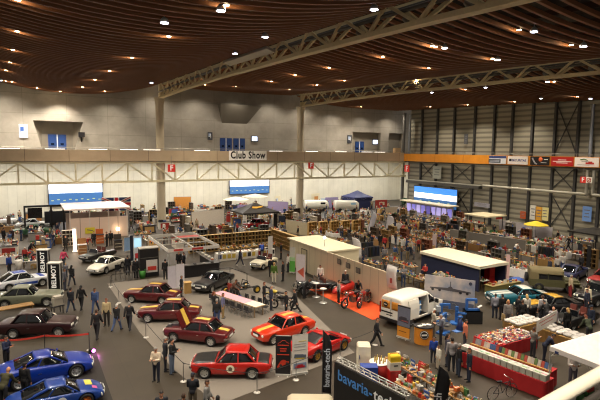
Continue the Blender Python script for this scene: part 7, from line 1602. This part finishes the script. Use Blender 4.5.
PN = {'white': 'd6d2ca', 'pale blue': 'a9bcd2', 'grey': '9a9894', 'cream': 'd2c6a4', 'blue': '4a6ca8', 'orange': 'b87a3a', 'dark': '2e2d30', 'violet': '9a8cb4', 'red': 'a8382e'}
zone_b = [('below the left screen', -4, 14, 76, 86), ('between the two concrete columns', 18, 40, 70, 86), ('near the white vans', 42, 62, 74, 86)]
for z_, xa, xb, ya, yb in zone_b:
    for i in range(11):
        x, y = rnd.uniform(xa, xb), rnd.uniform(ya, yb); w_, h_ = rnd.uniform(1.4, 2.8), rnd.uniform(1.5, 2.5)
        if not clear(x, y, w_/2, .3): continue
        c_ = rnd.choice(list(PN)); r_ = empty('poster_stand', (x, y, 0), rnd.uniform(-.3, .3)); ob('panel', MB().box((0, 0, h_/2+.1), (w_, .06, h_)), M(PN[c_]), r_); ob('poster_print', MB().box((rnd.uniform(-.2, .2)*w_, -.035, h_*.6), (w_*.45, .01, h_*.4)), M(rnd.choice(list(PN.values()))), r_)
        for s in (-1, 1): ob('foot', MB().box((s*w_*.4, 0, .05), (.06, .5, .1)), DARK, r_)
        tag(r_, '%s poster stand with printed picture %s' % (c_, z_), 'poster stand', 'poster stands '+z_)

# loose small parts strewn between the goods, far too many to count
SM = [M(CN[k], .5) for k in ('brown', 'tan', 'grey', 'black', 'red', 'white', 'yellow', 'blue', 'green', 'silver', 'orange', 'cream')]
zs = {}
for t_ in TABS: zs.setdefault(t_[4], []).append(t_)
for z_, ts_ in zs.items():
    mb = MB()
    for x, y, rz, z, _, cl_ in ts_:
        far = y > 50; n_ = 34 if far else 44
        for k in range(n_):
            u, v = rnd.uniform(-.38, .38), rnd.uniform(-.96, .96); px, py = x+u*cos(rz)-v*sin(rz), y+u*sin(rz)+v*cos(rz)
            s_ = rnd.uniform(.05, .13)*(1.35 if far else 1); h_ = s_*rnd.uniform(.5, 1.8); m_ = rnd.randrange(12)
            if rnd.random() < .7: mb.box((px, py, z+h_/2), (s_*rnd.uniform(.6, 1.5), s_*rnd.uniform(.6, 1.5), h_), rnd.uniform(0, 3), m_, top=rnd.uniform(.7, 1))
            else: mb.cone((px, py, z), (px, py, z+h_), s_*.45, s_*rnd.uniform(.2, .45), 7, m_)
        if rnd.random() < .6 and not cl_:   # boxes and bags pushed under the table
            for k in range(3): h_ = rnd.uniform(.2, .42); mb.box((x+rnd.uniform(-.05, .05), y-.5+.5*k if abs(sin(rz)) < .5 else y, h_/2), (.4, .35, h_), rnd.uniform(-.3, .3), rnd.choice([0, 1, 2, 3, 5, 11]))
    o = tag(ob('loose_parts', mb, SM), 'loose small spare parts strewn over the tables '+z_, 'spare parts'); o['kind'] = 'stuff'
# ------------------------------------------------------------------ light
def lamp(kind, name, loc, e, col, size=.2, rot=(0, 0, 0), **k):
    l = bpy.data.lights.new(name, kind); l.energy = e; l.color = col
    if kind == 'AREA': l.size = size; l.shape = 'RECTANGLE' if 'size_y' in k else 'SQUARE'
    else: l.shadow_soft_size = size
    for a, b in k.items(): setattr(l, a, b)
    o = bpy.data.objects.new(name, l); COL.objects.link(o); o.location = loc; o.rotation_euler = rot; return o
WARM = (1.0, .87, .70)
for i, (p, lr_) in enumerate(LP):
    lamp('SPOT', 'downlight_and_fill_beam', (0, 0, -.05), 2100, WARM, .2, spot_size=rad(116), spot_blend=.6).parent = lr_
    lamp('POINT', 'downlight_glow', (0, 0, -.06), 30, (1, .74, .42), .06).parent = lr_
# unseen downlights over the near and left part of the hall, same kind
for x, y in [(1, 14), (8, 15), (14, 16), (2, 21), (22, 12), (28, 14), (34, 15), (40, 18), (46, 22), (52, 26), (44, 34), (52, 38), (48, 48), (55, 52), (-3, 20), (-4, 36), (-5, 50)]:
    lamp('SPOT', 'downlight_and_fill_beam', (x, y, zceil(x, y)-.06), 2100, WARM, .2, spot_size=rad(116), spot_blend=.6)
# added spots under the trusses that brighten the gallery front and side wall
def aim(name, a, b, e, ang):
    o = lamp('SPOT', name, a, e, WARM, .2, spot_size=rad(ang), spot_blend=.8); o.rotation_euler = (V(b)-V(a)).to_track_quat('-Z', 'Y').to_euler(); return o
for i, (tx, ty, bx_) in enumerate([(17, 44, -2), (17, 46, 9), (17, 48, 17), (17, 44, 27), (39.8, 46, 35), (39.8, 48, 45), (39.8, 46, 56)]): aim('added_fill_spot', (tx, ty, tbot(ty)-.3), (bx_, 71, 4.5), 2000, 46)
for ty, by in ((34, 38), (42, 48), (50, 59)): aim('added_fill_spot', (39.8, ty, tbot(ty)-.3), (62.5, by, 4.0), 3000, 48)
# wall washers along the back wall
for i in range(12):
    x = -8+6.2*i; lamp('SPOT', 'wall_washer', (x, 71.3, zceil(min(62, x), 71.3)-.25), 950, WARM, .2, spot_size=rad(140), spot_blend=.9)
lamp('SPOT', 'downlight_and_fill_beam', (1.2, -.6, zceil(1.2, 0)-.06), 2100, WARM, .2, spot_size=rad(116), spot_blend=.6)  # added unseen spot above the own gallery, there to light the handrail
# short uplights along the parapet rail
ps = Proto('parapet_rail_light', tube=M('fff6e6', emit=2.2), case=M('8f8a7e')); ps.add('casing', MB().box((0, 0, .02), (2.4, .16, .05)), 'case'); ps.add('tube', MB().box((0, 0, .07), (2.3, .1, .05)), 'tube')
for x in (9, 55, 98, 129, 152, 202, 276, 312, 341, 367, 380):
    p = onY(x, 149, Y0-.01); ps.inst('short white light strip on top of the grey-brown gallery parapet', 'strip light', (p.x, Y0-.01, 10.92), 0, 'light strips on the gallery parapet')
# strip lights under the gallery
for i in range(11):
    x = -12+8*i
    lamp('AREA', 'gallery_strip_light', (x, 74.2, 9.2), 480, (1, .95, .88), 5, (0, 0, 0), size_y=.4)
    lamp('AREA', 'gallery_strip_light', (x, 82, 9.4), 560, (1, .96, .9), 5, (0, 0, 0), size_y=.4)
stp = Proto('strip_light', tube=M('fff4dd', emit=5), case=M('8f8a7e')); stp.add('casing', MB().box((0, 0, .05), (1.9, .22, .08)), 'case'); stp.add('tube', MB().box((0, 0, -.01), (1.8, .12, .05)), 'tube')
stp.add('mounting_rail', MB().box((0, 0, .11), (1.5, .08, .06)), 'case')
for i in range(16): stp.inst('white strip light under the gallery slab', 'strip light', (-5.5+4.2*i, 72.4, 9.2), 0, 'strip lights under the gallery')
w = bpy.data.worlds.new('hall_air'); sc.world = w; w.use_nodes = True
w.node_tree.nodes['Background'].inputs[0].default_value = (1.0, .91, .80, 1); w.node_tree.nodes['Background'].inputs[1].default_value = .24
sc.view_settings.view_transform = 'Standard'; sc.view_settings.look = 'None'; sc.view_settings.gamma = 1; sc.view_settings.exposure = 0.4
sc.cycles.use_denoising = True; sc.cycles.filter_width = 1.15; sc.cycles.max_bounces = 5; sc.cycles.sample_clamp_indirect = 4
for k_, v_ in LAB.items():
    gs = {g for _, g in v_}
    if len(v_) > 1 and (len(gs) > 1 or None in gs): print('LABEL?', k_, v_[:3])
    n_ = len(k_.split())
    if n_ < 4 or n_ > 16: print('LEN', n_, k_)
print('persons', sum(1 for o in bpy.data.objects if o.name.startswith('person')), 'things', sum(len(v) for v in LAB.values()), 'goods', GN)
